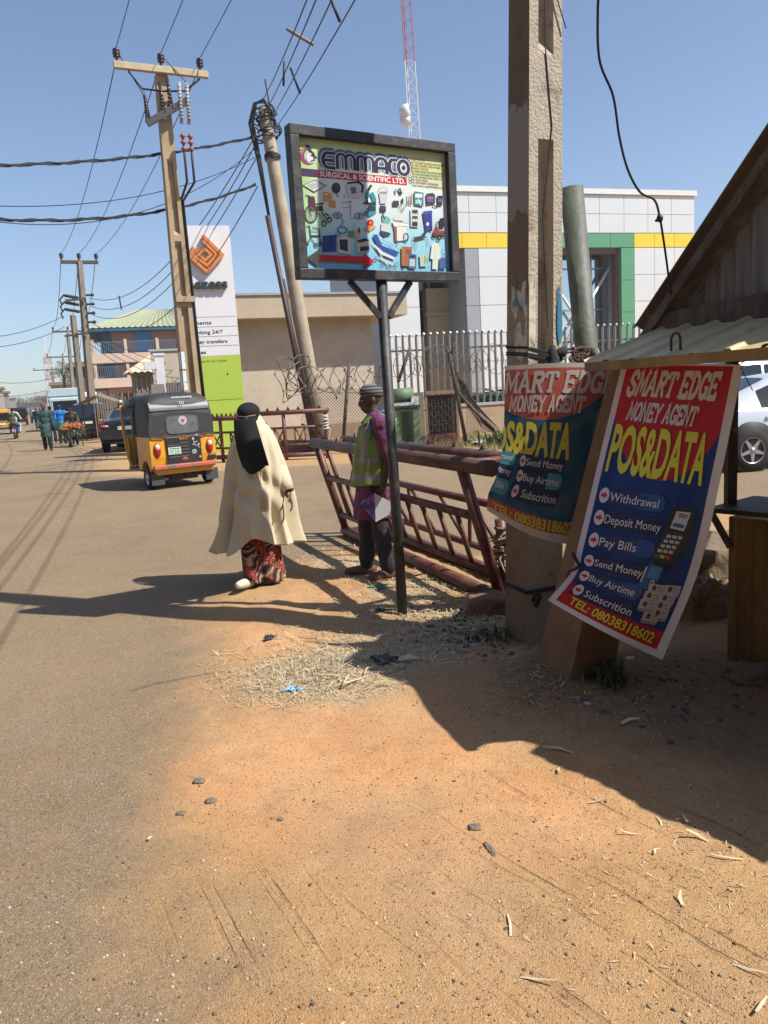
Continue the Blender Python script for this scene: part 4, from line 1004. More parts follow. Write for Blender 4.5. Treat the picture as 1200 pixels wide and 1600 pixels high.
for k, (t_, v, w_) in enumerate(R1):
    A.poly([(.205, v-.008), (.225, v-.008), (.225, v-.017), (.246, v), (.225, v+.017), (.225, v+.008), (.205, v+.008)], (180, 50, 50)); A.text(t_, .262+(.03 if k == 2 else 0), v+.022, w_, -.040, (206, 200, 196))
A.text('Withdrawal', -.145, .612, .27, -.036, (206, 200, 196)); A.text('Deposit Money', -.19, .700, .32, -.036, (206, 200, 196)); A.text('Pay Bills', -.06, .785, .17, -.036, (206, 200, 196))
A.build('banner_print', bn1, f1, clip=(.004, .004, .985, .99), cuts=(26, 24))

# ------------------------------------------------------------------ roadside kiosk on the right
KE = Vector((.37, -.929, 0)); KN = Vector((-.929, -.37, 0))    # along its front, and out of its front to the road
ko = D(1032, 580, 4.17); ko.z = 0
ksk = thing('kiosk', 'old wooden kiosk with rusty gable, yellow corrugated canopy and mustard counter front', 'kiosk', ko)
def K(a, b, z): return KE*a - KN*(b+(.10 if b > -.2 else 0)) + Vector((0, 0, z))       # a along the front towards the viewer, b inwards, z up
M_WOOD = mat('weathered_timber', (.085, .066, .052), .85, var=.45, vscale=3, col2=(.16, .13, .10), thr=.58, c2scale=5, bump=.7, bscale=25, stretch=(3, 3, 1))
M_RUST = mat('rusty_zinc', (.19, .185, .18), .5, var=.35, vscale=4, col2=(.22, .075, .03), thr=.62, c2scale=1.5, bump=.15, bscale=20, stretch=(9, 9, .35), metal=.1)
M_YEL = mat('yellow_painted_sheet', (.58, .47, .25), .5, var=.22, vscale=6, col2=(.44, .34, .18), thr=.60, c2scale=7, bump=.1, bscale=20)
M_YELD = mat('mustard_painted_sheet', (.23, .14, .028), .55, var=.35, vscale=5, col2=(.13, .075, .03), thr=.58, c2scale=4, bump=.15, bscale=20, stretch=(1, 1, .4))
PK = (.85, 2.74)   # gable peak (a, z)
EV = (-.21, 1.80)
def corr(x, p=.076, a=.009): return a*math.sin(2*math.pi*x/p)
def trap(x, p=.19, a=.018):
    t = (x/p) % 1.0
    return a if t < .16 else (a*(1-(t-.16)/.08) if t < .24 else (0 if t < .92 else a*(t-.92)/.08))
# gable sheet
mb = MB(); n = 150
prev = None
for i in range(n+1):
    a = -.01+1.72*i/n; zt_ = (PK[1]-.10) - abs(a-PK[0])*(PK[1]-EV[1])/(PK[0]-EV[0]); p = (K(a, .03+corr(a, .105, .012)+.01*math.sin(a*9), 1.93), K(a, .03+corr(a, .105, .012)+.01*math.sin(a*9), max(1.94, zt_)))
    if prev: mb.face([prev[0], p[0], p[1], prev[1]], 0, True)
    prev = p
mb.build('gable_sheet', M_RUST, ksk)
for a0, a1, z0, z1 in ((EV[0]+.03, PK[0], EV[1]-.02, PK[1]-.04), (PK[0]*2-EV[0]-.03, PK[0], EV[1]-.02, PK[1]-.04)):
    mb = MB(); mb.beam(K(a0, -.02, z0), K(a1, -.02, z1), .05, .13, up=KN); mb.box((0, 0, 0), (.001, .001, .001)) if False else None
    mb.build('rafter', M_WOOD, ksk, bevel=.004)
mb = MB(); mb.beam(K(-.14, -.035, 1.835), K(1.93, -.035, 1.90), .05, .15, up=(0, 0, 1)); mb.build('tie_beam', M_WOOD, ksk, bevel=.004)
mb = MB(); mb.beam(K(PK[0]-.02, -.05, 2.0), K(PK[0]+.0, -.05, 2.78), .03, .07, up=KN); mb.build('king_post', M_WOOD, ksk)
M_ROOF = mat('grey_rusted_roofing', (.11, .095, .085), .7, var=.35, vscale=3, col2=(.19, .09, .05), thr=.6, c2scale=2, bump=.2, bscale=20)
for s in (-1, 1):
    mb = MB()
    ae, ze = (EV[0]-.05, EV[1]) if s < 0 else (2*PK[0]-EV[0]+.05, EV[1])
    fn = lambda u, v, ae=ae, ze=ze: K(ae+(PK[0]-ae)*u, -.06+2.3*v, ze+.055+(PK[1]+.06-ze)*u+corr(v*2.3, .09, .011))
    mb.grid(fn, 10, 150); mb.build('roof_sheet', M_ROOF, ksk, solid=.006)
# side awning beyond the frame, carried by the near side of the kiosk
# a = along, so points outside the kiosk's near end
aw = [D(1200, 575, 2.5)]
mb = MB(); A0 = Vector((2.02, 2.56, 1.86))-ko; A1 = Vector((2.60, 1.70, 1.86))-ko; A2 = Vector((4.6, 2.7, 2.05))-ko; A3 = Vector((3.6, 4.2, 2.05))-ko
mb.grid(lambda u, v: (A0.lerp(A1, u)).lerp(A3.lerp(A2, u), v)+Vector((0, 0, corr(u, .09, .01))), 80, 8); mb.build('side_awning', M_ROOF, ksk, solid=.006)
# canopy
mb = MB()
def can(u, v): return KE*(-.02+1.46*u) - KN*(.12-.60*v+.03*math.sin(u*3)*(1-v)) + Vector((0, 0, 1.85-.183*v+trap(1.46*u+.03)-.012*v*math.sin(u*4)))
mb.grid(can, 120, 6, sm=False); mb.build('canopy', M_YEL, ksk, solid=.003)
mb = MB(); mb.beam(K(0, -.475, 1.648), K(1.42, -.475, 1.648), .03, .045, up=(0, 0, 1)); mb.build('canopy_edge', M_YELD, ksk)
mb = MB(); h = K(.62, -.47, 1.69); mb.tube([h+KE*(.028*math.cos(t))+Vector((0, 0, .045+.03*math.sin(t) if t >= 0 else 0)) for t in [math.pi*i/8 for i in range(9)]], .006, 6); mb.tube([h+KE*.028, h+KE*.028+Vector((0, 0, .045))], .006, 6); mb.tube([h-KE*.028, h-KE*.028+Vector((0, 0, .045))], .006, 6); mb.build('hook', mat('rusty_iron', (.06, .04, .03), .8), ksk)
mb = MB(); mb.beam(K(-.02, -.45, 1.65), K(.04, .02, 1.80), .03, .035); mb.build('canopy_bracket', M_WOOD, ksk)
mb = MB(); mb.face([K(.93, -.44, 1.655), K(1.40, -.42, 1.655), K(1.44, .0, 1.42), K(1.42, .03, 1.66)]); mb.build('flap_sheet', mat('brown_flap', (.075, .055, .045), .8, var=.3, vscale=10), ksk)
# body below the counter
kc = D(1136, 1052, 4.02)-ko; kc.z = 0
BE = Vector((.62, -.78, 0)).normalized(); BN = Vector((-BE.y, BE.x, 0))*-1     # visible front, slightly out of square
def B(a, b, z): return kc + BE*a + BN*b + Vector((0, 0, z))
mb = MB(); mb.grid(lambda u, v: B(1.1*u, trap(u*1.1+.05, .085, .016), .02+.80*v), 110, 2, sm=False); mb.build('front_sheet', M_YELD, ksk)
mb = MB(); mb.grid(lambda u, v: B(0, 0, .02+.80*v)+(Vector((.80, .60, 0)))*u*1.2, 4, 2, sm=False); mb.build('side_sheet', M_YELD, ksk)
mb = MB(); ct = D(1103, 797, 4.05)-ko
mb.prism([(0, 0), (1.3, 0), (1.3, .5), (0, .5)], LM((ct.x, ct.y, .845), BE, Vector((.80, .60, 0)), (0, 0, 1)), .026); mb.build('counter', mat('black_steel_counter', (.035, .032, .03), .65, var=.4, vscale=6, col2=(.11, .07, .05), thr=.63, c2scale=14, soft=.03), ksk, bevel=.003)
mb = MB(); mb.beam(Vector((ct.x+.03, ct.y+.0, .84)), B(.02, .02, .66), .03, .03); mb.build('counter_brace', M_WOOD, ksk)
pc = D(1141, 790, 4.10)-ko
mb = MB(); mb.beam((pc.x, pc.y, .86), (pc.x, pc.y, 1.84), .05, .05); mb.build('corner_post', mat('flaking_painted_post', (.06, .042, .030), .7, var=.4, vscale=8, col2=(.20, .13, .05), thr=.60, c2scale=12, soft=.03), ksk)
mb = MB(); mb.beam(K(1.75, 0, 0), K(1.75, 0, 1.86), .06, .06); mb.build('corner_post', M_WOOD, ksk); mb = MB(); mb.beam(K(1.75, 1.9, 0), K(1.75, 1.9, 1.86), .06, .06); mb.build('corner_post', M_WOOD, ksk)

# culvert slab, rubble and straw bank beside the kiosk
M_SLAB = mat('dusty_slab', (.20, .15, .095), .95, var=.3, vscale=5, col2=(.09, .065, .045), thr=.58, c2scale=3, bump=.7, bscale=25)
def lump(name, label, cat, c, size, seed, m, rough=.25, rz=0, n=24, sub=None):
    mb = MB()
    def fn(u, v):
        a, p = u*math.tau, (v-.5)*math.pi*.998
        d = Vector((math.cos(a)*math.cos(p), math.sin(a)*math.cos(p), math.sin(p)))
        sq = max(abs(d.x), abs(d.y), abs(d.z)); d = d/(sq**(sub or .55))
        k = 1+rough*mnoise.noise(d*1.7+Vector((seed, 0, 0)))+rough*.5*mnoise.noise(d*4.3+Vector((0, seed, 0)))+rough*.22*mnoise.noise(d*11)
        return Vector((d.x*size[0], d.y*size[1], d.z*size[2]))*k
    mb.grid(fn, n*2, n, closed_u=True); o = mb.build(name, m); o.location = c; o.rotation_euler = (0, 0, rz)
    return setp(o, label, cat)
p = D(1108, 890, 5.0)
lump('concrete_slab', 'broken concrete slab capping the earth bank behind the fresh banner', 'slab', (p.x+.1, p.y+.25, p.z-.02), (.62, .34, .17), 3, M_SLAB, .05, .1, 24, .9)
p = D(1104, 965, 4.75)
lump('earth_bank', 'crumbling straw-mixed earth stump under the broken slab', 'earth', (p.x+.02, p.y+.12, .05), (.15, .13, .22), 8, mat('straw_mud', (.36, .275, .175), .95, var=.35, vscale=12, col2=(.12, .08, .05), thr=.60, c2scale=14, bump=1.0, bscale=55), .30, .2, 44, .75)
p = D(1180, 1072, 3.75)
lump('fallen_block', 'low broken block on the earth before the kiosk front', 'block', (p.x, p.y, .03), (.12, .10, .06), 5, M_SLAB, .2)
p = Gh(765, 962)
lump('kerb_stone', 'square mud-coated stone at the end of the near barrier', 'stone', (p.x, p.y+.1, .06), (.15, .12, .10), 6, mat('mud_stone', (.20, .12, .07), .95, var=.3, vscale=8, bump=.6, bscale=30), .14)
# ------------------------------------------------------------------ pipe barriers
M_PIPE = mat('maroon_painted_pipe', (.105, .031, .022), .5, var=.35, vscale=7, col2=(.15, .085, .06), thr=.60, c2scale=10, bump=.1, bscale=40)
M_PIPET = mat('worn_top_rail', (.12, .068, .052), .55, var=.35, vscale=7, col2=(.07, .025, .02), thr=.52, c2scale=4, bump=.1, bscale=40)
a0 = G(541, 828, .07); b0 = G(783, 936, .06)
bar = thing('pipe_barrier', 'near maroon pipe barrier of two leaning frames behind the man in the vest', 'barrier', (a0.x, a0.y, 0))
bx = (b0-a0); bx.z = 0; BL = bx.length; bx.normalize(); by = Vector((-bx.y, bx.x, 0)); by = by if by.x > 0 else -by   # by: away from the road side of the frame
lean = (-by*.28+Vector((0, 0, 1)))
def BR(t, h, w): return bx*t + lean*h + by*w + Vector((0, 0, .06))
HB = 1.0; WB = .36
for w, ex in ((0, ''), (WB, '')):
    fm = MB()
    fm.tube([BR(-.05, 0, w), BR(BL+.12, 0, w)], .055, 12)
    fm.build('bottom_rail', M_PIPE, bar)
    fm = MB(); fm.tube([BR(-.10, HB, w), BR(BL+.42, HB, w)], .055, 12); fm.build('top_rail', M_PIPET, bar)
    fm = MB()
    for t in (.0, BL+.0):
        fm = MB(); fm.tube([BR(t, 0, w), BR(t, HB, w)], .042, 10); fm.build('end_post', M_PIPE, bar)
    fm = MB(); fm.tube([BR(0, HB*.62, w), BR(BL, HB*.62, w)], .032, 10); fm.tube([BR(0, HB*.20, w), BR(BL, HB*.20, w)], .030, 10); fm.build('mid_rail', M_PIPE, bar)
    n = 11
    for i in range(1, n):
        t = BL*i/n; fm = MB()
        if w == 0: fm.tube([BR(t, HB*.62, w), BR(t, HB*.20, w)], .019, 8)
        elif i % 2: fm.tube([BR(t-.12, HB*.62, w), BR(t+.15, HB*.20, w)], .017, 8)
        elif i % 4 == 0: fm.tube([BR(t+.15, HB*.62, w), BR(t-.1, HB*.20, w)], .017, 8)
        else: continue
        fm.build('baluster', M_PIPE, bar)
    fm = MB(); fm.tube([BR(.35, HB, w), BR(.35, HB*.2, w)], .022, 8); fm.build('baluster', M_PIPE, bar)
    fm = MB()
    for i in range(7):
        c = BR(.25+(BL-.4)*i/6.4, HB, w)+Vector((0, 0, .05))
        fm.face([c-bx*.03, c+bx*.03, c+Vector((0, 0, .05))]); fm.face([c-bx*.03-by*.012, c+Vector((0, 0, .05)), c+bx*.03-by*.012]); fm.face([c-bx*.03, c+Vector((0, 0, .05)), c-bx*.03-by*.012])
    fm.build('spikes', M_PIPE, bar)
for t in (0, BL):
    for h in (0, HB): fm = MB(); fm.tube([BR(t, h, 0), BR(t, h, WB)], .03, 8); fm.build('cross_tie', M_PIPE, bar)
# rope-bound stump carrying its near end
p = Gh(792, 945)
mb = MB(); mb.tube([(0, 0, -.1), (.0, .0, .35), (-.02, 0, .62)], [.045, .045, .04], 12)
for k in range(16):
    z = .30+.28*random.random(); r = .055+.02*random.random()
    mb.tube([(r*math.cos(t+k), r*math.sin(t+k), z+.02*math.sin(t*2+k)) for t in [i*.8 for i in range(7)]], .009, 5, 1)
for k in range(14):
    a = random.random()*6.28; z = .25+.3*random.random(); mb.tube([(.05*math.cos(a), .05*math.sin(a), z), (.11*math.cos(a), .11*math.sin(a), z-.03), (.13*math.cos(a+.3), .13*math.sin(a+.3), z-.12)], .006, 4, 1)
o = mb.build('bound_stake', [M_PIPE, mat('frayed_rope', (.30, .24, .17), .9, var=.3, vscale=20)]); o.location = (p.x, p.y+.05, p.z)
setp(o, 'short stake bound with frayed rope between barrier and utility pole', 'stake')

def far_barrier(name, label, p0, p1, h, loc_extra=0, nb_=8, r=.05, diag=True, group=None):
    o = thing(name, label, 'barrier', (p0.x, p0.y, 0), 0, group)
    d = p1-p0; d.z = 0; L = d.length; d.normalize()
    def F(t, z): return d*t+Vector((0, 0, z))
    m = MB(); m.tube([F(0, .12), F(L, .12)], r*1.1, 10); m.build('bottom_rail', M_PIPE, o)
    m = MB(); m.tube([F(-.1, h), F(L+.1, h)], r*1.2, 10); m.build('top_rail', M_PIPE, o)
    for t in (0, L*.5, L): m = MB(); m.tube([F(t, 0), F(t, h)], r*.9, 8); m.build('upright', M_PIPE, o)
    m = MB(); m.tube([F(0, h*.68), F(L, h*.68)], r*.6, 8); m.tube([F(0, h*.32), F(L, h*.32)], r*.6, 8); m.build('mid_rail', M_PIPE, o)
    for i in range(1, nb_):
        t = L*i/nb_; m = MB(); m.tube([F(t, h*.68), F(t, h*.32)], r*.38, 6)
        if diag: m.tube([F(t, h*.68), F(t+(L/nb_)*.9*(1 if i % 2 else -1), h*.32)], r*.36, 6)
        m.build('baluster', M_PIPE, o)
    m = MB()
    for i in range(8):
        c = F(L*(i+.5)/8, h+r*1.1); m.face([c-d*.05, c+d*.05, c+Vector((0, 0, .09))])
    m.build('spikes', M_PIPE, o, solid=.02)
    return o, F, L
p0, p1 = G(385, 722), G(512, 716)
fb, FF, FL = far_barrier('pipe_barrier', 'far maroon pipe barrier between the cream-robed woman and leaning pole', p0, p1, 1.17)
m = MB()
for k in range(7): m.tube([FF(FL, .75+k*.055+.02*math.sin(k*3))+Vector((.075*math.cos(t), .075*math.sin(t), .02*math.sin(t+k))) for t in [i*.7 for i in range(9)]], .016, 5, closed=True)
m.tube([FF(FL, .8), FF(FL+.12, .7), FF(FL+.05, .45)], .014, 5); m.build('tape_binding', mat('white_tape', (.55, .53, .50), .7), fb)
p0, p1 = G(322, 722), G(378, 722)
far_barrier('pipe_barrier', 'far maroon pipe barrier section behind the three-wheeler', p0, p1, 1.10, nb_=4)
# ------------------------------------------------------------------ leaning round pole with conduits
lb = G(505, 706); lt = D(412, 168, lb.y-.2); lt.z = min(lt.z, 9.3)
lp = thing('leaning_utility_pole', 'leaning round concrete pole wrapped in cables with brown conduits, behind the far barrier', 'utility pole', lb)
LT = lt-lb
m = MB(); m.tube([LT*t for t in (-.03, .25, .5, .75, .98, 1.0)], [.21, .20, .185, .17, .155, .13], 18)
m.build('pole_shaft', mat('round_concrete', (.37, .31, .225), .9, var=.2, vscale=3, col2=(.27, .21, .14), thr=.6, c2scale=2.5, bump=.3, bscale=30), lp)
M_CAB = mat('black_cable', (.012, .012, .014), .6)
M_COND = mat('brown_conduit', (.055, .032, .026), .55, var=.25, vscale=4)
ld = LT.normalized()
lx = Vector((-1, -.15, 0))
for k, (off, t0, t1, r) in enumerate(((.30, 0, .70, .07), (.20, 0, .52, .055))):
    m = MB(); m.tube([lx*(off-.0)+LT*t0+Vector((.10*(1-0), -.14, 0)), lx*(off+.06)+LT*t1+Vector((.0, -.14, 0))], r, 10); m.build('conduit', M_COND, lp)
m = MB()
for k in range(3):
    o_ = .30+k*.05
    m.tube([lx*.33+LT*.69+Vector((0, -.14, 0)), lx*(.30+k*.03)+LT*.85+Vector((0, -.12, 0)), lx*(.33+k*.04)+LT*.955+Vector((0, -.08, 0)), lx*(.18+k*.02)+LT*1.0+Vector((0, -.05, .08)), LT*1.0+Vector((.02, -.1, .16-.02*k)), LT*.99+Vector((.2, -.12, -.05)), LT*.965+Vector((.22, -.1, -.1))], .035, 8)
rr = random.Random(4)
for k in range(34):
    t = rr.uniform(.915, 1.0); a = rr.uniform(0, 6.28); r = .18+rr.random()*.16; ln = rr.uniform(1.5, 4.5); tl_ = rr.uniform(-.6, .6)
    m.tube([LT*t+Vector((r*math.cos(a+s*ln), r*math.sin(a+s*ln), tl_*(s-.5)*.6)) for s in [i/8 for i in range(9)]], rr.choice((.010, .014, .02)), 5)
for k in range(6): m.tube([LT*(.86)+Vector((.2*math.cos(t), .2*math.sin(t), .03*math.sin(t*2+k)+k*.02)) for t in [i*.7 for i in range(9)]], .016, 5, closed=True)
m.tube([LT*.96+Vector((.16, -.1, 0)), LT*1.0+Vector((.10, -.1, .62))], .022, 6); m.tube([LT*.97+Vector((.16, -.1, 0)), LT*1.0+Vector((.26, -.1, -.4))], .03, 6)
m.build('cable_bundle', M_CAB, lp)
m = MB(); m.tube([LT*.04+Vector((.12, -.2, 0)), LT*.06+Vector((-.05, -.23, .02)), LT*.08+Vector((-.45, -.2, .1))], .03, 6); m.build('rag_knot', mat('black_rag', (.02,)*3, .9), lp)
p = G(475, 706)
o_ = lump('earth_heap', 'small earth heap with dark branches at the leaning pole foot', 'earth', (p.x-.1, p.y+.2, .05), (.95, .5, .28), 12, mat('heap_earth', (.20, .13, .08), .95, var=.4, vscale=5, bump=.8, bscale=20), .3)

# ------------------------------------------------------------------ tall pole left of centre with crossarm
M_CONC2 = mat('sunlit_concrete', (.38, .285, .18), .9, var=.2, vscale=3, col2=(.29, .20, .115), thr=.56, c2scale=2, bump=.3, bscale=25)
mp0 = D(311, 742, 18.0); mp0.z = -.1; mpt = D(251, 119, 18.0)
mpo, MP = h_pole('utility_pole', 'tall sunlit concrete utility pole with crossarm and three insulators behind the three-wheeler', 'utility pole', mp0, mpt, .42, .24, R(24), M_CONC2, [(.17, .44), (.455, .60), (.615, .80)], depth=.3)
M_INS = mat('brown_porcelain', (.035, .025, .022), .25)
MPT = mpt-mp0
XA = Vector((ROADNRM.x, ROADNRM.y, -.0)).normalized()
def crossarm(root, top, L, off, sec, mat_, name='crossarm', ins=(-.46, .0, .42), sc=1.0, tilt=0):
    x = Vector((XA.x, XA.y, tilt)).normalized()
    m = MB(); m.beam(top-x*(L/2-off), top+x*(L/2+off), sec[0], sec[1]); m.build(name, mat_, root, bevel=.01)
    pts = []
    for f in ins:
        p = top+x*(f*L+off)+Vector((0, 0, sec[1]/2)); m = MB()
        pr = [(0.0, 0), (.018, 0), (.018, .07), (.075, .08), (.06, .12), (.04, .125), (.085, .14), (.07, .18), (.04, .185), (.08, .20), (.06, .245), (.03, .26), (0, .262)]
        m.lathe([(r*sc, z*sc) for r, z in pr], 12, 0, Matrix.Translation(p)); m.build('insulator', M_INS, root)
        pts.append(p+Vector((0, 0, .24*sc)))
    return pts
arm_top = MPT+Vector((0, 0, .05))-Vector((ROADDIR.x, ROADDIR.y, 0))*.2
mpins = crossarm(mpo, arm_top, 1.98, .0, (.12, .14), mat('pale_timber_arm', (.46, .37, .24), .85, var=.2, vscale=5, bump=.2))
# drop-out fuses, arrester bracket and cable tails
m = MB(); m.beam(MPT*.885-XA*.30+Vector((0, -.34, -.1)), MPT*.925+XA*.62+Vector((0, -.34, .1)), .09, .14); m.build('fuse_bracket', mat('dark_steel', (.05, .04, .04), .6, var=.3), mpo)
for k, (f, h) in enumerate(((-.24, .48), (.10, .62), (.27, .70))):
    p = MPT*.89+XA*f+Vector((0, -.36, .05+f*.45)); m = MB()
    for s in range(7): m.tube([p+Vector((-.04, 0, s*h/9)), p+Vector((-.045, 0, s*h/9+.035))], .042, 8)
    m.tube([p, p+Vector((-.06, 0, h))], .032, 8); m.build('fuse_holder', M_INS, mpo)
for k, f in enumerate((.44, .60)):
    p = MPT*.925+XA*f+Vector((0, -.38, .05)); m = MB()
    for s in range(10): m.tube([p+Vector((.02, 0, .30-s*.07)), p+Vector((.015, 0, .28-s*.07))], .045, 8)
    m.tube([p+Vector((.03, 0, .38)), p+Vector((0, 0, -.45))], .035, 8); m.build('surge_arrester', mat('grey_polymer', (.32, .31, .30), .5), mpo)
    m = MB(); q0 = p+Vector((0, 0, -.65))
    for s in range(3): m.lathe([(.02, 0), (.07, -.06), (.02, -.10)], 10, 0, Matrix.Translation(q0+Vector((0, 0, -s*.13))))
    m.build('cable_termination', mat('red_termination', (.34, .10, .08), .5), mpo)
    m = MB(); m.tube([q0, q0+Vector((-.0, 0, -1.0)), MPT*.70+XA*(.20+.05*k)+Vector((0, -.1, 0)), MPT*.42+XA*(.22+.05*k)+Vector((0, -.05, 0)), MPT*.10+XA*(.25+.05*k)+Vector((0, .0, 0))], .028, 6); m.build('riser_cable', M_CAB, mpo)
m = MB()
m.tube([arm_top-XA*.7+Vector((0, 0, -.1)), arm_top-XA*.45+Vector((0, 0, -.42)), arm_top+Vector((0, -.1, -.46)), arm_top+XA*.45+Vector((0, 0, -.38)), arm_top+XA*.8+Vector((0, 0, -.1))], .022, 5)
m.tube([mpins[2], MPT*.955+XA*.85+Vector((0, -.36, .2))], .010, 4); m.tube([mpins[1], MPT*.955+XA*.62+Vector((0, -.36, .2))], .010, 4); m.tube([mpins[0], mpins[0]+XA*.5+Vector((0, 0, -.9)), MPT*.93-XA*.3+Vector((0, -.36, .2))], .010, 4)
m.build('jumper_wire', M_CAB, mpo)
# torn posters on its shaft
m = MB()
for z0, z1 in ((2.5, 2.9), (2.0, 2.45), (1.3, 1.95)):
    a, b = z0/9, z1/9; m.face([MP(-1.03, -.9, a), MP(-1.03, .4, a+.004), MP(-1.03, .5, b), MP(-1.03, -.95, b)]); m.face([MP(-.98, -1.03, a), MP(-.5, -1.03, a), MP(-.55, -1.03, b), MP(-.98, -1.03, b)])
m.build('torn_poster', mat('pole_poster', (.62, .66, .68), .7, col2=(.10, .28, .42), thr=.60, c2scale=5, soft=.02), mpo)
m = MB(); m.box(MP(.2, -1.1, .455), (.42, .12, .12), R(24)); m.build('pole_clamp', M_CONC2, mpo)

# ------------------------------------------------------------------ poles further down the road
def far_pole(label, bx_, by_px, d, top_px, arm=1.7, twin=None, extra=None):
    b = D(bx_, by_px, d); b.z = 0; t = D(top_px[0], top_px[1], d)
    o = thing('utility_pole', label, 'utility pole', b, 0, 'concrete poles receding down the road'); T = t-b
    m = MB(); m.tube([(0, 0, -.1), T*.5, T], [.24, .20, .15], 4); m.build('pole_shaft', mat('grey_concrete', (.21, .175, .135), .9, var=.2, vscale=2), o, smooth=False)
    ins = crossarm(o, T+Vector((0, 0, -.05)), arm*1.15, 0, (.12, .16), mat('dark_timber', (.07, .06, .05), .8), ins=(-.46, 0, .46), sc=1.3)
    return o, [p+b for p in ins], b, T
fp = []
o2, ins2, b2, T2 = far_pole('tall grey concrete utility pole with crossarm beside the dark car', 143, 640, 39, (124, 408), 1.5)
m = MB(); s0 = Vector((-.28, -.4, 0)); m.tube([s0+Vector((0, 0, -.1)), s0+T2*.70+Vector((-.12, 0, 0))], [.2, .15], 4); m.build('support_pole', mat('grey_concrete', (.2,)*3), o2, smooth=False)
m = MB(); m.beam(T2*.585-XA*.85+Vector((0, -.35, 0)), T2*.60+XA*.25+Vector((0, -.35, 0)), .1, .1); m.beam(T2*.78-XA*.7+Vector((0, -.3, 0)), T2*.79+XA*.25+Vector((0, -.3, 0)), .1, .1); m.build('pole_clamp', mat('dark_timber', (.07, .06, .05)), o2)
for k in range(3):
    m = MB(); p = T2*(.72+k*.038)+Vector((-.15, -.3, 0)); e = p+Vector((-.62, -.1, .14))
    for s in range(6): m.ball(p.lerp(e, s/6), (.085, .085, .085), 8)
    m.tube([p, e], .06, 6); m.tube([e, e+Vector((-.2, 0, -.2)), e+Vector((-.12, 0, -.45))], .04, 5); m.build('surge_arrester', M_INS, o2)
for k in range(4):
    m = MB(); p = T2*(.66+k*.05)+Vector((.22, -.1, 0)); m.tube([p, p+Vector((.28, 0, 0))], .05, 6); m.ball(p+Vector((.3, 0, 0)), .09, 8); m.build('shackle_insulator', M_INS, o2)
m = MB(); m.box(b2*0+T2*.03+Vector((.35, -.5, .35)), (.8, .05, .6)); m.box(T2*.0+Vector((-.55, -.75, .9)), (.42, .04, .55)); m.build('notice_plate', mat('white_notice', (.6, .6, .58), .6), o2)
o3, ins3, b3, T3 = far_pole('second grey utility pole, directly past the twin-post pole', 116, 640, 74, (106, 517), 2.4)
o4, ins4, b4, T4 = far_pole('slim grey utility pole behind the light blue lorry', 101, 638, 105, (98, 557), 3.6)
o5, ins5, b5, T5 = far_pole('small distant utility pole leaning right above the lorry roof', 88, 640, 128, (81, 577), 5.0)

# ------------------------------------------------------------------ wires
def wire(label, a, b, sag, r, group, n=22, twist=0, cat='wire'):
    a, b = Vector(a), Vector(b); m = MB()
    pts = [a.lerp(b, i/n)-Vector((0, 0, sag*4*(i/n)*(1-i/n))) for i in range(n+1)]
    m.tube([p-a for p in pts], r, 5)
    if twist:
        for ph in (0, 2.1):
            m.tube([p-a+Vector((0, math.sin(i*1.3+ph)*r*1.4, math.cos(i*1.3+ph)*r*1.4)) for i, p in enumerate(pts)], r*.8, 5)
    o = m.build('overhead_wire', M_CAB); o.location = a; setp(o, label, cat, group); return pts
gL = 'bare line wires over the road'
w3 = ('left', 'middle', 'right')
insW = [p+mp0 for p in mpins]
for k in range(3):
    e = insW[k]-ROADDIR*26+Vector((0, 0, .1))
    wire('bare line wire from the %s sunlit-pole insulator running overhead toward the viewer' % w3[k], insW[k], e, .25, .0085, gL)
    wire('bare line wire sagging from the %s sunlit-pole insulator down the road' % w3[k], insW[k]-Vector((0, 0, .15)), ins2[k], .55, .011, gL)
for k in range(3):
    wire('distant line wire on the %s of the span past the twin-post pole' % w3[k], ins2[k], ins3[k], .9, .018, gL)
    wire('far line wire on the %s of the span above the lorry' % w3[k], ins3[k], ins4[k], .6, .022, gL)
LTW = lb+LT
gS = 'service cables at the leaning pole'
endN = nb+Vector((0, 0, 8.6))
for k, px in enumerate((468, 482, 505, 539)):
    e = D(px, 0, 10.5); d0 = LTW+Vector((-.05+.07*k, -.12, .06-.24*k)); e2 = d0+(e-d0)*1.8
    wire('%s low voltage line rising from the leaning pole to the upper edge' % ('leftmost', 'second', 'third', 'rightmost')[k], d0, e2, .18, .0095, gS)
def cross_stick(label, pa, pb, da, db, r, mm):
    a = D(*pa, da); b = D(*pb, db); m = MB(); m.tube([Vector((0, 0, 0)), b-a], r, 6); o = m.build('line_spacer', mm); o.location = a; setp(o, label, 'spacer', 'spacers on the lines')
cross_stick('pale wooden spacer stick across three lines', (448, 45), (490, 70), 12.4, 12.4, .026, mat('pale_stick', (.24, .20, .15), .8, var=.2))
cross_stick('dark spacer rod at the very top beside the rightmost line', (515, -6), (531, 34), 11.3, 11.3, .022, M_CAB)
cross_stick('dark spacer rod low on the lines above the leaning pole', (454, 106), (469, 146), 15, 15, .024, M_CAB)
cross_stick('short dark spacer joining the two left lines', (444, 96), (443, 134), 15, 15, .022, M_CAB)
for k, (py, ex) in enumerate(((245, 0), (315, 0))):
    a = LTW+Vector((-.35, -.1, -.72 if k == 0 else -1.85)); e = D(-160, py+(12 if k == 0 else 13), 13.5)
    wire(('upper' if k == 0 else 'lower')+' thick twisted black cable crossing the sky at the left', a, e, .22 if k == 0 else .45, .020, gS, 40, 1, 'cable')
for k, (px, py, s) in enumerate(((150, 274, .9), (0, 305, .5))):
    a = LTW+Vector((-.3, -.1, -1.0-.2*k)); e = D(-140, 322-k*10, 13.5); wire(('loose' if k == 0 else 'thin')+' slack wire hanging by the twisted cables', a, e, s, .009, gS, 30)
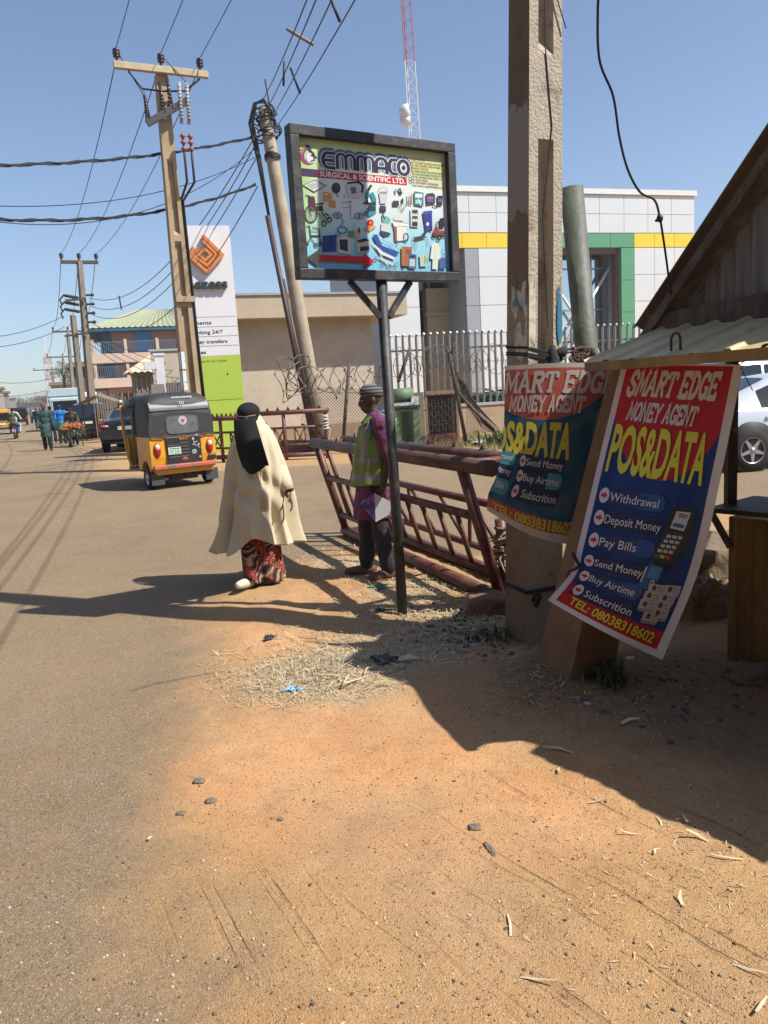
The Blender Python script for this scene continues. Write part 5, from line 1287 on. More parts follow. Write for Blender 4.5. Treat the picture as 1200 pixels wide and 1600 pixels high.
for k in range(4):
    a = LTW+Vector((-.3, -.1, (-.75, -.95, -1.25, -1.9)[k])); e = b2+T2*(.795-.045*k)+Vector((.35, -.1, 0))
    wire('%s long sagging service line between leaning pole and twin-post pole' % ('uppermost', 'second highest', 'third highest', 'lowest')[k], a, e, (1.35, 1.45, 1.5, 1.75)[k], .014, gS, 30)
m = MB()
a_ = D(186, 462, 31); b_ = D(190, 484, 31); m.tube([Vector(), b_-a_], .03, 5); o = m.build('line_spacer', M_CAB); o.location = a_; setp(o, 'tiny spacer rod on the lines left of the sunlit pole', 'spacer', 'spacers on the lines')
for k, (py0, z) in enumerate(((500, .70), (508, .64), (555, .52), (583, .44))):
    e = D(-120, py0+22+8*k, 30); a = b2+T2*z+Vector((-.9, -.3, 0)) if k < 2 else (b3+T3*(.75-.1*k)+Vector((-.4, 0, 0)))
    wire('%s thin distant wire crossing the left sky' % ('uppermost', 'second highest', 'third highest', 'lowest')[k], a, e if k < 2 else D(-90, py0+25, 60), .5 if k < 2 else .9, .014 if k < 2 else .02, 'thin wires over the far road', 18)
for k in range(4):
    a = b2+T2*(.62-.03*k)+Vector((.3, -.1, 0)); e = D(300+10*k, 570+8*k, 46); wire('%s slack house wire in front of the pink building' % ('uppermost', 'second highest', 'third highest', 'lowest')[k], a, e, .5+.15*k, .016, 'house wires at the pink building', 16)
# the black cable hanging down to the kiosk roof
pts = [(938, -40, 3.2), (934, 20, 3.3), (937, 95, 3.4), (958, 150, 3.5), (968, 215, 3.55), (981, 265, 3.6), (1000, 300, 3.65), (1022, 312, 3.68), (1030, 335, 3.7), (1036, 370, 3.75), (1042, 412, 3.85), (1048, 460, 3.9)]
P3_ = [D(*q_) for q_ in pts]; m = MB(); cu_ = []
tt = [(i/(len(pts)-1),)+tuple(p) for i, p in enumerate(P3_)]
for i in range(70): cu_.append(Vector(smooth_path(tt, i/69.0))-P3_[0])
m.tube(cu_, .0052, 6); kk = D(1031, 341, 3.7)-P3_[0]; m.ball(kk, (.016, .012, .02), 8); m.tube([kk, kk+Vector((-.02, 0, -.012))], .007, 5)
o = m.build('hanging_cable', M_CAB); o.location = P3_[0]; setp(o, 'black cable with a knot hanging down to the kiosk roof', 'cable')
# ------------------------------------------------------------------ bank totem
BY = math.atan2(.41, .912)
def frame(o_, yaw):
    x = Vector((math.cos(yaw), math.sin(yaw), 0)); y = Vector((-x.y, x.x, 0)); return x, y
def local_thing(name, label, cat, p, yaw, group=None):
    return thing(name, label, cat, (p.x, p.y, 0), yaw, group)
tb = D(387, 690, 23.7)
TW, TH = 1.56, 6.60
tx, ty = frame(None, R(17))
tor = Vector((tb.x, tb.y, 0)) - tx*TW
tot = local_thing('totem_sign', 'tall white and lime totem sign with orange diamond logo reading access', 'sign', tor, R(17))
zsplit = TH-3.73
m = MB(); m.box((TW/2, .16, (TH+zsplit)/2), (TW, .32, TH-zsplit)); m.build('white_panel', mat('white_panel', (.68, .675, .70), .35, var=.04, vscale=2), tot, bevel=.006)
m = MB(); m.box((TW/2, .16, zsplit/2-.002), (TW, .32, zsplit-.004)); m.build('lime_panel', mat('lime_panel', (.36, .50, .07), .4, var=.06, vscale=2), tot, bevel=.006)
cvt = lambda x, y: ((x-(y-66)*.102+41)*.0036, TH-(y-66)*.00345)     # measured on an enlargement
LOGO = mat('orange_logo', (.62, .22, .06), .4)
for pl, w in ((((178, 152), (338, 309), (219, 448), (66, 308), (116, 252)), 26), (((182, 196), (294, 308), (217, 396), (102, 310), (146, 262)), 22), (((200, 262), (250, 309), (203, 356), (152, 308)), 22)):
    t = Art(); t.line([cvt(*p) for p in pl], w*.0036, (0, 0, 0), closed=len(pl) == 4)
    vs, fs, _, _ = t.it[0]; m = MB()
    for f in fs:
        P_ = [vs[i] for i in f]
        m.face([(x, -.14, z) for x, z in P_])
        for i in range(4):
            a, b = P_[i], P_[(i+1) % 4]; m.face([(a[0], -.14, a[1]), (b[0], -.14, b[1]), (b[0], -.03, b[1]), (a[0], -.03, a[1])])
    m.build('logo', LOGO, tot)
vs, fs = text_mesh('access', .03); x0 = min(v[0] for v in vs); x1 = max(v[0] for v in vs); m = MB()
ax0, az = cvt(66, 582); wsc = (cvt(388, 560)[0]-cvt(66, 560)[0])/(x1-x0); hsc = .00345*62/.56
import itertools
edge_n = {}
for f in fs:
    for i in range(len(f)): k = tuple(sorted((f[i], f[(i+1) % len(f)]))); edge_n[k] = edge_n.get(k, 0)+1
pt = lambda i, y: (ax0+(vs[i][0]-x0)*wsc, y, az+vs[i][1]*hsc)
for f in fs: m.face([pt(i, -.13) for i in f])
for (i, j), c in edge_n.items():
    if c == 1: m.face([pt(i, -.13), pt(j, -.13), pt(j, -.02), pt(i, -.02)])
m.build('raised_lettering', mat('charcoal_lettering', (.045, .045, .05), .4), tot)
A = Art(dz=.0006, z0=.002)
for yy in (820, 901, 982, 1063): a, b = cvt(60, yy), cvt(470, yy); A.rect(.02, a[1]-.006, TW-.02, a[1]+.006, (120, 120, 128))
for t_, xl, xr, yy in (('Payments', 42, 262, 880), ('E-banking 24/7', 66, 358, 960), ('Money transfers', 80, 395, 1040), ('Taxes', 104, 222, 1127)):
    a, b = cvt(xl, yy), cvt(xr, yy); A.text(t_, a[0], a[1], b[0]-a[0], .00345*29, (44, 46, 56), bold=.012)
a, b = cvt(90, 1200), cvt(390, 1200); A.text('Access Bank Plc RC 125384', a[0], a[1], b[0]-a[0], .00345*17, (90, 110, 50))
A.rect(cvt(230, 1528)[0], cvt(230, 1528)[1], TW-.02, cvt(230, 1528)[1]+.012, (110, 140, 50)); a = cvt(400, 1308); A.disc(a[0], a[1], .022, .03, (30, 40, 20))
A.build('lettering', tot, lambda x, y, z: Vector((x, -.0-z, y)))

# ------------------------------------------------------------------ gatehouse beside the totem
M_BEIGE = mat('beige_render', (.47, .40, .31), .9, var=.12, vscale=1.5, col2=(.40, .34, .26), thr=.6, c2scale=1.2, bump=.15, bscale=40)
gp0 = D(367, 600, 25.0)
gh = local_thing('gatehouse', 'low beige rendered gatehouse with a deep flat roof band', 'building', gp0, R(20))
m = MB(); m.box((2.72, 2.6, 2.02), (4.75, 3.4, 4.10)); m.build('wall', M_BEIGE, gh)
m = MB(); m.box((3.05, 2.4, 4.42), (6.1, 4.8, .70)); m.build('roof_band', mat('beige_band', (.42, .345, .26), .9, var=.1, vscale=2, bump=.1), gh)
m = MB(); m.box((3.05, 2.4, 4.81), (6.2, 4.9, .07)); m.build('roof_edge', mat('grey_edge', (.30, .29, .28), .7, var=.15), gh)
m = MB(); m.box((.17, 1.15, 2.02), (.28, .5, 4.10)); m.build('dark_side_box', mat('dark_side_grey', (.17, .16, .155), .8, var=.1), gh)  # narrow darker grey box along the left corner
m = MB(); m.box((2.72, .86, .25), (4.75, .07, .5)); m.build('plinth', mat('dirty_plinth', (.30, .22, .15), .95, var=.25, vscale=3), gh)

# ------------------------------------------------------------------ bank building in white panels
M_WPAN = mat('white_cladding', (.60, .62, .625), .35, var=.05, vscale=.8); M_JOINT = mat('panel_joint', (.30, .31, .32), .7)
M_YBAND = mat('yellow_cladding', (.74, .54, .04), .4, var=.05); M_GBAND = mat('green_cladding', (.10, .29, .155), .4, var=.06)
def glass_mat():
    m = mat('dark_glass', (.035, .045, .055), .06, spec=.9, metal=0)
    return m
bo = D(713, 600, 33.0); BYAW = R(17)
bank = local_thing('bank_building', 'large white panelled bank building with yellow band and green window frame', 'building', bo, BYAW)
def zpx(px, py, d): return D(px, py, d).z
ZT = zpx(713, 300, 33); ZY1, ZY0 = zpx(713, 364, 33), zpx(713, 388, 33)
def along(px):      # distance along the facade for a pixel column (at horizon)
    r = (px-600)/1200.0; u = Vector((math.cos(BYAW), math.sin(BYAW)))
    return (r*bo.y-bo.x)/(u.x-r*u.y)
aL, aR = along(624), along(1087)
aC1, aD1, aC2a, aC2b = along(671), along(741), along(742), along(797)
aG0, aW0, aW1, aG1, aY2 = along(812), along(868), along(977), along(997), along(997)
def panels(x0, x1, z0, z1, mm, ny=0, dep=.12, y=None, name='cladding', px_w=1.22, pz=1.0):
    """cladding panels with open joints over one part of the facade"""
    m = MB(); y = -.0 if y is None else y
    nx = max(1, round((x1-x0)/px_w)); nz_ = max(1, round((z1-z0)/pz)); g = .018
    for i in range(nx):
        for j in range(nz_):
            xa, xb = x0+(x1-x0)*i/nx+g/2, x0+(x1-x0)*(i+1)/nx-g/2; za, zb_ = z0+(z1-z0)*j/nz_+g/2, z0+(z1-z0)*(j+1)/nz_-g/2
            m.box(((xa+xb)/2, y-dep/2, (za+zb_)/2), (xb-xa, dep, zb_-za))
    return m.build(name, mm, bank)
# carcass behind, with the openings left out
m = MB()
def carc(x0, x1, z0, z1, y0=.0, y1=9): m.box(((x0+x1)/2, (y0+y1)/2, (z0+z1)/2), (x1-x0, y1-y0, z1-z0))
carc(aL, aR, ZY0, ZT); carc(aL, aC1, 0, ZY0-.003); carc(aC2a, aW0, 0, ZY0-.003); carc(aW1, aR, 0, ZY0-.003)
carc(aC1+.003, aC2a-.003, 0, ZY0-.003, 2.6, 9); carc(aW0+.003, aW1-.003, 0, ZY0-.003, 1.1, 9)
m.build('carcass', M_JOINT, bank)
panels(aL, aR, ZY1+.01, ZT, M_WPAN, pz=.95)
panels(aL, aG0, ZY0, ZY1, M_YBAND, name='yellow_band', pz=.8); panels(aG0, aG1, ZY0, ZY1, M_GBAND, name='green_frame', pz=.8); panels(aY2, aR, ZY0, ZY1, M_YBAND, name='yellow_band', pz=.8)
panels(aL, aC1, .2, ZY0-.01, M_WPAN, pz=1.15); panels(aC2b-1.05, aG0, .2, ZY0-.01, M_WPAN, pz=1.15); panels(aG0, aW0, .2, ZY0-.01, M_GBAND, name='green_frame', pz=1.4, px_w=2)
panels(aW1, aG1, .2, ZY0-.01, M_GBAND, name='green_frame', pz=1.5, px_w=2); panels(aG1, aR, .2, ZY0-.01, M_WPAN, pz=1.15)
M_SHADEP = mat('shaded_cladding', (.30, .31, .33), .4, var=.05)  # darker copy of the white cladding, shade painted in
panels(aC2a+.0, aC2b-1.06, .2, ZY0-.01, M_SHADEP, name='shaded_return', pz=1.15)  # front strip coloured as the column's shaded side
m = MB(); m.box((aL-.05, 4.5, ZT/2), (.08, 9, ZT)); m.build('side_cladding', M_SHADEP, bank)
m = MB(); m.box(((aL+aR)/2, 4.4, ZT+.12), (aR-aL+.16, 9.2, .22)); m.build('parapet', mat('white_coping', (.66, .65, .62), .6, var=.08), bank)
# entrance glazing with reflections of the street, and the trussed window
m = MB(); m.box(((aC1+aC2a)/2, 2.45, ZY0/2), (aC2a-aC1-.02, .05, ZY0-.02)); m.build('entrance_glass', glass_mat(), bank)
m = MB()
for i in range(1, 3): m.box((aC1+(aC2a-aC1)*i/3, 2.38, ZY0/2), (.08, .08, ZY0-.03))
for z in (1.9, 3.4, 5.0, 6.4): m.box(((aC1+aC2a)/2, 2.36, z), (aC2a-aC1-.05, .06, .07))
m.build('entrance_mullions', mat('anodised_frame', (.30, .31, .32), .4, metal=.5), bank)
m = MB(); m.box(((aC1+aC2a)/2+.55, 2.0, 3.6), (1.15, .5, 4.4)); m.box(((aC1+aC2a)/2+.55, 1.72, 4.7), (1.3, .12, .14)); m.box(((aC1+aC2a)/2+.5, 1.74, 3.0), (.6, .06, 1.1), mi=1); m.build('street_reflection', [mat('reflected_tan', (.38, .30, .19), .8, var=.1), M_JOINT], bank)  # tan block stands in for the street reflected in the glass
m = MB(); m.box(((aW0+aW1)/2, .95, ZY0/2), (aW1-aW0-.02, .05, ZY0-.02)); m.build('window_glass', mat('sky_glass', (.50, .56, .60), .04, spec=1.0, metal=.85), bank)
m = MB()
for i in range(1, 4): m.box((aW0+(aW1-aW0)*i/4, .88, ZY0/2), (.05, .07, ZY0-.03))
for z in (1.2, 2.9, 4.6, 6.4): m.box(((aW0+aW1)/2, .86, z), (aW1-aW0-.04, .05, .06))
m.build('window_mullions', mat('anodised_frame', (.3,)*3, .4), bank)
m = MB()
for a, b in ((-.1, 1.5), (1.5, -.1)): pass
ww = aW1-aW0
for z0, z1, x0, x1 in ((1.6, 6.6, 0, ww), (6.6, 1.6, 0, ww), (.3, 3.4, .0, ww*.5), (3.4, .3, ww*.5, ww)):
    m.tube([(aW0+x0, .55, z0), (aW0+x1, .55, z1)], .065, 8)
m.build('truss_brace', mat('white_steel_tube', (.62, .62, .60), .4), bank)
for (x0, x1, z0, z1) in ((aW0, aW0+.12, 0, ZY0-.004), (aW1-.14, aW1, 0, ZY0-.004), (aW0+.125, aW1-.145, ZY0-.22, ZY0-.004)):
    m = MB(); m.box(((x0+x1)/2, .25, (z0+z1)/2), (x1-x0, .35, z1-z0)); m.build('window_frame', mat('brown_frame', (.13, .105, .085), .6), bank)

# ------------------------------------------------------------------ bank fence
f0 = D(600, 620, 24.6); FYAW = R(8)
fen = local_thing('railing_fence', 'grey steel paling fence on a beige plinth wall before the white bank', 'fence', f0, FYAW)
FLEN = 13.5; zb0, zf = .88, 3.22
m = MB(); m.box((FLEN/2, .15, zb0/2-.02), (FLEN, .3, zb0)); m.build('plinth_wall', mat('fence_plinth', (.42, .32, .215), .9, var=.18, vscale=2, col2=(.30, .20, .12), thr=.58, c2scale=2, bump=.2), fen)
m = MB(); m.box((FLEN/2, .15, zb0+.05), (FLEN, .36, .09)); m.build('coping', mat('grey_coping', (.36, .36, .36), .7, var=.1), fen)
PAL = MB(); PAL.tube([(0, 0, 0), (0, 0, 2.18), (.02, -.03, 2.25), (.04, -.07, 2.28)], .042, 8)
MP_ = mat('grey_blue_pale', (.30, .335, .36), .4, metal=.3)
first = PAL.build('pale', MP_, fen); n = 0
for i in range(62):
    o_ = first if i == 0 else first.copy()
    if i: COL.objects.link(o_); o_.parent = fen
    o_.location = (.08+i*.215, .15, zb0+.09)
for z in (zb0+.35, 2.75):
    m = MB(); m.box((FLEN/2, .22, z), (FLEN, .04, .06)); m.build('rail', MP_, fen)
# shrubs and forecourt glimpsed behind the fence
for k, (px, d, w) in enumerate(((735, 27.5, 1.2), (772, 27.6, 1.1))):
    p = D(px, 640, d); weeds('shrub', ('trimmed green shrub behind the fence, nearer the rusty gate' if k == 0 else 'trimmed green shrub behind the fence, nearer the utility pole'), Vector((p.x, p.y, 0)), 420, w, .7, 1.35, [mat('shrub_a', (.05, .10, .03), .7), mat('shrub_b', (.08, .14, .04), .7)], 30+k)

# ------------------------------------------------------------------ ruined wire fence, razor coils, cabinet, rusty gate
M_WIRE = mat('dull_wire', (.10, .085, .07), .6, metal=.2)
cl0 = D(450, 690, 20.6); cl1 = D(612, 690, 19.6)
clf = thing('chain_link_fence', 'sagging chain link fence with razor wire coils and leaning posts by the beige gatehouse', 'fence', (cl0.x, cl0.y, 0))
v = cl1-cl0; v.z = 0; CL = v.length; v.normalize()
def Wf(t, z, b=0): return v*t+Vector((-v.y, v.x, 0))*b+Vector((0, 0, z+.05*math.sin(t*1.7)))
m = MB(); st_ = .085; Hc = 1.55; n = int((CL+Hc)/st_)
for i in range(n):
    for s in (1, -1):
        t0 = i*st_-(Hc if s > 0 else 0); pts = []
        for j in range(5):
            t = t0+s*Hc*j/4
            if 0.4 <= t <= CL: pts.append(Wf(t, .12+Hc*j/4, .06*math.sin(t*2+j)))
        if len(pts) > 1: m.tube(pts, .0055, 3, caps=False)
m.build('wire_mesh', M_WIRE, clf)
def coil(t0, t1, z, r, turns, rw=.010):
    m = MB(); N_ = int(turns*16); rr_ = random.Random(int(t0*10+z*7))
    m.tube([Wf(t0+(t1-t0)*i/N_+.12*math.sin(i*.9), z+r*math.sin(i/16*math.tau)*(1+.25*math.sin(i*.13)), r*math.cos(i/16*math.tau)) for i in range(N_+1)], rw, 4)
    for i in range(0, N_, 3):
        p = Wf(t0+(t1-t0)*i/N_+.12*math.sin(i*.9), z+r*math.sin(i/16*math.tau)*(1+.25*math.sin(i*.13)), r*math.cos(i/16*math.tau)); m.beam(p+Vector((-.02, 0, -.02)), p+Vector((.02, 0, .02)), .006, .03)
    m.build('razor_wire', M_WIRE, clf)
coil(-.1, CL, 1.85, .36, 13); coil(.1, .7, 2.05, .45, 4, .014)
for (t, dt, h, r) in ((1.55, .35, 2.3, .045), (CL-.1, .05, 1.9, .05)):
    m = MB(); m.tube([Wf(t, 0), Wf(t+dt, h)], r, 8); m.build('fence_post', M_WOOD, clf)
r0_ = D(668, 690, 20.0); 
rf_ = thing('wire_fence', 'collapsed rusty wire fence with forked post and razor coils before the bank fence', 'fence', (r0_.x, r0_.y, 0))
def Rf(px, py, d=20.0): return D(px, py, d)-Vector(rf_.location)
m = MB(); m.tube([Rf(728, 690), Rf(715, 620), Rf(702, 552)], .05, 8); m.tube([Rf(703, 556), Rf(694, 540)], .03, 6); m.tube([Rf(703, 556), Rf(711, 534)], .035, 6); m.build('forked_post', mat('rusty_iron', (.06, .035, .025), .85, var=.4, vscale=8), rf_)
m = MB(); m.tube([Rf(712, 610), Rf(740, 640), Rf(786, 684)], .04, 8); m.tube([Rf(622, 597, 20.4), Rf(641, 543, 20.4)], .045, 8); m.build('fallen_post', M_WOOD, rf_)
m = MB()
for i in range(26):
    f = i/25; m.tube([Rf(706+f*14, 562+f*45), Rf(730+f*50, 640+f*42-12), Rf(728+f*56, 672+f*14)], .006, 3)
    m.tube([Rf(706+f*20, 570+f*60+4*math.sin(i)), Rf(728+f*26, 600+f*70), Rf(752+f*32, 660+f*24)], .006, 3)
m.build('wire_mesh', M_WIRE, rf_)
m = MB(); rr_ = random.Random(2)
for k in range(16):
    cx, cy, r = 616+k*10.5, 566+8*math.sin(k*.8), rr_.uniform(14, 24); m.tube([Rf(cx+r*.7*math.cos(t)+t*1.5, cy+r*math.sin(t), 20+.3*math.cos(t)) for t in [i*.52 for i in range(14)]], .009, 4)
m.build('razor_wire', M_WIRE, rf_)
gb0 = D(637, 678, 20.5)
gc = local_thing('generator_cabinet', 'old green louvred metal cabinet with a round tank on top', 'cabinet', gb0, R(6))
M_GRN = mat('faded_green_metal', (.10, .17, .085), .6, var=.25, vscale=5, col2=(.17, .16, .10), thr=.62, c2scale=5)
m = MB(); m.box((-.04, .3, .58), (.78, .6, .94)); m.build('casing', M_GRN, gc, bevel=.02)
m = MB()
for i in range(9): m.box((-.12+i*.035, -.015, .58), (.013, .02, .8))
m.build('louvres', mat('dark_green_metal', (.035, .06, .035), .6), gc)
m = MB(); m.box((-.04, .3, 1.09), (.84, .66, .05)); m.build('top_edge', mat('dark_green_metal', (.035, .06, .035), .6), gc)
m = MB(); m.tube([(-.36, .3, 1.38), (.22, .3, 1.40)], .20, 16); m.build('tank', M_GRN, gc)
m = MB(); m.box((.25, .1, 1.25), (.2, .1, .22)); m.box((-.1, .05, 1.17), (.5, .05, .08)); m.build('white_panel', mat('white_notice', (.6,)*3), gc)
for x in (-.3, .22):
    m = MB(); m.box((x, .3, .05), (.06, .5, .12)); m.build('foot', M_GRN, gc)
rg0 = D(692, 676, 20.9)
rg = local_thing('rusty_gate', 'small rusty wrought gate panel in a pale frame beside the green cabinet', 'gate', rg0, R(4))
M_RI = mat('rusty_iron', (.06, .035, .025), .85)
m = MB()
for x in (-.42, .42): m.box((x, 0, .72), (.06, .06, 1.44))
m.box((0, 0, 1.42), (.84, .10, .10)); m.build('frame', mat('pale_rust_frame', (.26, .17, .12), .85, var=.3, vscale=6), rg)
m = MB()
for i in range(9): x = -.36+i*.09; m.tube([(x, 0, .3), (x, 0, 1.36)], .012, 5)
for j in range(4):
    for i in range(4): m.tube([(-.3+i*.2+.09*math.cos(t), 0, .48+j*.24+.1*math.sin(t)) for t in [k*.7 for k in range(9)]], .010, 4)
m.build('scrollwork', M_RI, rg)
m = MB(); m.box((0, .0, .17), (.78, .04, .28)); m.build('kick_plate', mat('oxide_plate', (.14, .06, .05), .8, var=.2), rg)
m = MB(); m.box((0, .25, .7), (.8, .3, 1.3)); m.build('dark_backing', mat('dark_steel', (.05, .04, .04)), rg)
m = MB(); m.box((-.62, .1, .75), (.28, .25, 1.4)); m.build('grey_post', mat('grey_concrete', (.21, .175, .135)), rg)
# verge grass and litter
vg = [mat('verge_green', (.13, .16, .05), .8), mat('verge_dry', (.30, .25, .12), .85), mat('verge_olive', (.18, .17, .07), .8)]
mbg = MB(); rr_ = random.Random(8)
for k in range(2600):
    px = 625+165*rr_.random(); py = 682+20*rr_.random()+6*math.sin(px*.1); p = G(px, py); a = rr_.uniform(0, 6.28); h_ = rr_.uniform(.05, .22); w = .012
    mbg.face([p+Vector((math.cos(a)*w, math.sin(a)*w, 0)), p-Vector((math.cos(a)*w, math.sin(a)*w, 0)), p+Vector((rr_.gauss(0, .06), rr_.gauss(0, .06), h_))], rr_.choice((0, 1, 1, 2)))
o_ = mbg.build('verge_grass', vg); setp(o_, 'dry grass and low weeds along the foot of the wire fence', 'grass', kind='stuff')
p = D(780, 680, 19.5); weeds('weed_clump', 'green weed clump at the end of the fallen wire fence', Vector((p.x, p.y, 0)), 160, .55, .3, .45, [mat('weed_mid', (.09, .12, .04)), mat('shrub_b', (.08, .14, .04))], 41)
def crumple(name, label, cat, px, py, s, col, seed, rough=.5):
    p = Gh(px, py); rr_ = random.Random(seed); m = MB()
    m.grid(lambda u, v: Vector(((u-.5)*s*(1+.3*math.sin(7*v+seed)), (v-.5)*s*.8*(1+.3*math.sin(5*u+seed)), s*.10+s*.22*abs(mnoise.noise(Vector((u*3+seed, v*3, seed)))))), 9, 9)
    o = m.build(name, mat('litter_%s' % cat.replace(' ', '_')+str(seed), col, rough), smooth=False); o.location = p; o.rotation_euler = (0, 0, rr_.uniform(0, 6)); return setp(o, label, cat)
crumple('plastic_bag', 'crumpled green plastic bag on the straw by the man\'s feet', 'bag', 593, 918, .13, (.03, .20, .10), 1)
crumple('plastic_scrap', 'pale blue plastic scrap on the sunlit straw patch', 'litter', 457, 1080, .09, (.20, .42, .62), 2)
crumple('plastic_bag', 'black torn bag at the left end of the straw patch', 'bag', 422, 998, .09, (.03, .03, .035), 3)
crumple('plastic_bag', 'black shredded bag in the shade on the straw', 'bag', 600, 1040, .16, (.015, .015, .017), 4)
crumple('paper_scrap', 'white paper scrap under the fresh banner', 'litter', 985, 1030, .05, (.5, .52, .55), 5)
crumple('paper_scrap', 'small white scrap by the weed tuft', 'litter', 918, 1100, .035, (.5, .5, .55), 6)
crumple('plastic_bag', 'white plastic bag on the verge beneath the collapsed fence', 'bag', 750, 694, .5, (.6, .62, .62), 7)
crumple('paper_scrap', 'pale sheet lying on the verge near the pole', 'litter', 765, 697, .3, (.5, .55, .55), 8)
crumple('plastic_bag', 'dark crumpled bag beside the sign post on the straw', 'bag', 600, 955, .10, (.02, .02, .02), 9)
crumple('plastic_scrap', 'dark green scrap by the kerb stone', 'litter', 718, 965, .08, (.04, .16, .09), 10)
for (px, py, s, lab) in ((742, 1295, .030, 'grey round dung lump on sunlit earth'), (312, 1222, .030, 'grey clod, upper one of the cluster left of centre'), (330, 1253, .028, 'grey clod, lower one of the cluster left of centre'), (438, 1280, .016, 'small black stone on the earth in the middle'), (282, 1272, .022, 'dark flat clod at the edge of the asphalt')):
    p = Gh(px, py); lump('clod', lab, 'clod', (p.x, p.y, p.z+s*.1), (s*.75, s*.62, s*.30), px*.1, mat('grey_clod', (.19, .15, .105), .95, var=.3, vscale=30, bump=.6, bscale=80), .3, 0, 12)
p = Gh(766, 1328); lump('clod', 'crumbled grey trail below the round lump', 'clod', (p.x, p.y, p.z), (.010, .040, .005), 33, mat('grey_clod', (.13,)*3), .5, .25, 12)

# ------------------------------------------------------------------ lattice mast
lm0 = D(650, 600, 70.0); mast = thing('lattice_mast', 'red and white lattice radio mast with dishes above the sign board', 'mast', (lm0.x+1.2, lm0.y, 0), R(15))
mtop = D(620, -40, 70.0)-Vector(mast.location)
def mleg(i, z, tot=45.0):
    t = z/mtop.z; w = .75-.30*t; a = R(90+120*i); return Vector((mtop.x*t*.5+w*math.cos(a)*1.0, w*math.sin(a), z))
ms = MB(); zt_ = int(mtop.z); zr = D(640, 100, 70).z
M_R, M_W = mat('red_mast', (.38, .10, .09), .5), mat('white_mast', (.62, .62, .64), .5)
z = 0
while z < zt_+3:
    mi = 1 if z < zr else 0
    for i in range(3):
        ms.tube([mleg(i, z), mleg(i, z+1.1)], .048, 5, mi); ms.tube([mleg(i, z), mleg((i+1) % 3, z+1.1)], .016, 4, mi); ms.tube([mleg((i+1) % 3, z+1.1), mleg(i, z+1.1)], .016, 4, mi)
    z += 1.1
ms.build('lattice', [M_R, M_W], mast)
for py, r in ((181, .62), (194, .45)):
    zz = D(640, py, 70).z; p = mleg(1, zz); q_ = MB(); q_.lathe([(0, -.1), (r, 0), (r, .35), (r*.55, .75), (0, .85)], 16, 0, LM(p+Vector((-.1, -.5, 0)), (0, 0, 1), (.3, .95, 0), (-.95, .3, 0))); q_.build('dish', M_W, mast)

# ------------------------------------------------------------------ street buildings on the right side of the road
def brick(name, m_, root, c, s, bevel=0): q_ = MB(); q_.box(c, s); return q_.build(name, m_, root, bevel=bevel)
M_PINK = mat('pink_render', (.33, .20, .16), .9, var=.12, vscale=.6); M_PINKL = mat('pale_pink_render', (.52, .40, .33), .9, var=.1, vscale=.8)
M_BLUE = mat('blue_paint', (.03, .20, .44), .5); M_BLUED = mat('dark_blue_paint', (.02, .09, .16), .5)
kb = D(154, 640, 80.0); pk = local_thing('apartment_building', 'three storey pink apartment building with green hipped roof and blue doors', 'building', kb, R(20))
W_, D_ = 13.0, 15.0
zf1, zf2, ze = zpx(158, 592, 80), zpx(158, 553, 80), zpx(158, 513, 80)
brick('wall', M_PINK, pk, (W_/2, D_/2, ze/2), (W_-2.4, D_-2.4, ze))
for z in (zf1, zf2): 
    brick('balcony_slab', M_PINKL, pk, (W_/2, D_/2, z-.45), (W_+.2, D_+.2, .95))
    for i in range(5): brick('balcony_post', M_PINKL, pk, (.15+i*(W_-.3)/4, .15, z+.75), (.30, .30, 1.5))
    q_ = MB()
    for i in range(64):
        q_.box((W_*i/64, .12, z+.65), (.05, .03, 1.05))
    q_.box((W_/2, .12, z+1.2), (W_, .05, .06))
    for i in range(50): q_.box((.12, D_*i/50, z+.65), (.03, .05, 1.05))
    q_.build('balcony_railing', mat('blue_grey_rail', (.12, .17, .24), .5), pk)
for z in (zf1, zf2):
    for x in (1.6, 5.2, 9.6, 12): brick('door', M_BLUE if x > 2 else M_BLUED, pk, (x, 1.14, z+1.1), (1.7 if x > 2 else .9, .10, 2.2))
    for y in (3.5, 8, 12): brick('window', M_BLUED, pk, (1.14, y, z+1.3), (.1, 1.3, 1.4))
for x in (3, 6, 9.5): brick('shop_opening', mat('dark_steel', (.05, .04, .04)), pk, (x, 1.12, 1.4), (2.2, .1, 2.6))
q_ = MB(); zr_ = zpx(215, 478, 84)
e = .5; rp = [(-e, -e, ze), (W_+e, -e, ze), (W_+e, D_+e, ze), (-e, D_+e, ze), (5.2, D_/2-1, zr_), (W_-3, D_/2-1, zr_)]
def seam(a, b, c, d, n):
    a, b, c, d = map(Vector, (a, b, c, d)); pr = None
    nn_ = (b-a).cross(d-a).normalized()
    for i in range(n*2+1):
        t = i/(n*2); o_ = nn_*(.10 if i % 2 else 0); p = (a.lerp(b, t)+o_, d.lerp(c, t)+o_)
        if pr: q_.face([pr[0], p[0], p[1], pr[1]])
        pr = p
seam(rp[0], rp[1], rp[5], rp[4], 24); seam(rp[3], rp[0], rp[4], Vector(rp[4])+Vector((.01, .01, 0)), 20); seam(rp[1], rp[2], rp[5], Vector(rp[5])+Vector((.01, 0, 0)), 20); seam(rp[2], rp[3], rp[4], rp[5], 24)
q_.build('roof', mat('pale_green_roof', (.30, .32, .20), .55, var=.1, vscale=.4), pk)
brick('fascia', M_BLUED, pk, (W_/2, D_/2, ze-.14), (W_+.9, D_+.9, .30))
q_ = MB(); q_.grid(lambda u, v: Vector((9.9+1.0*u+.55*v, .0-.1*math.sin(6*u), zf2+3.0-2.1*v)), 8, 8); q_.build('hung_cloth', mat('grey_cloth', (.5, .47, .43), .9), pk)
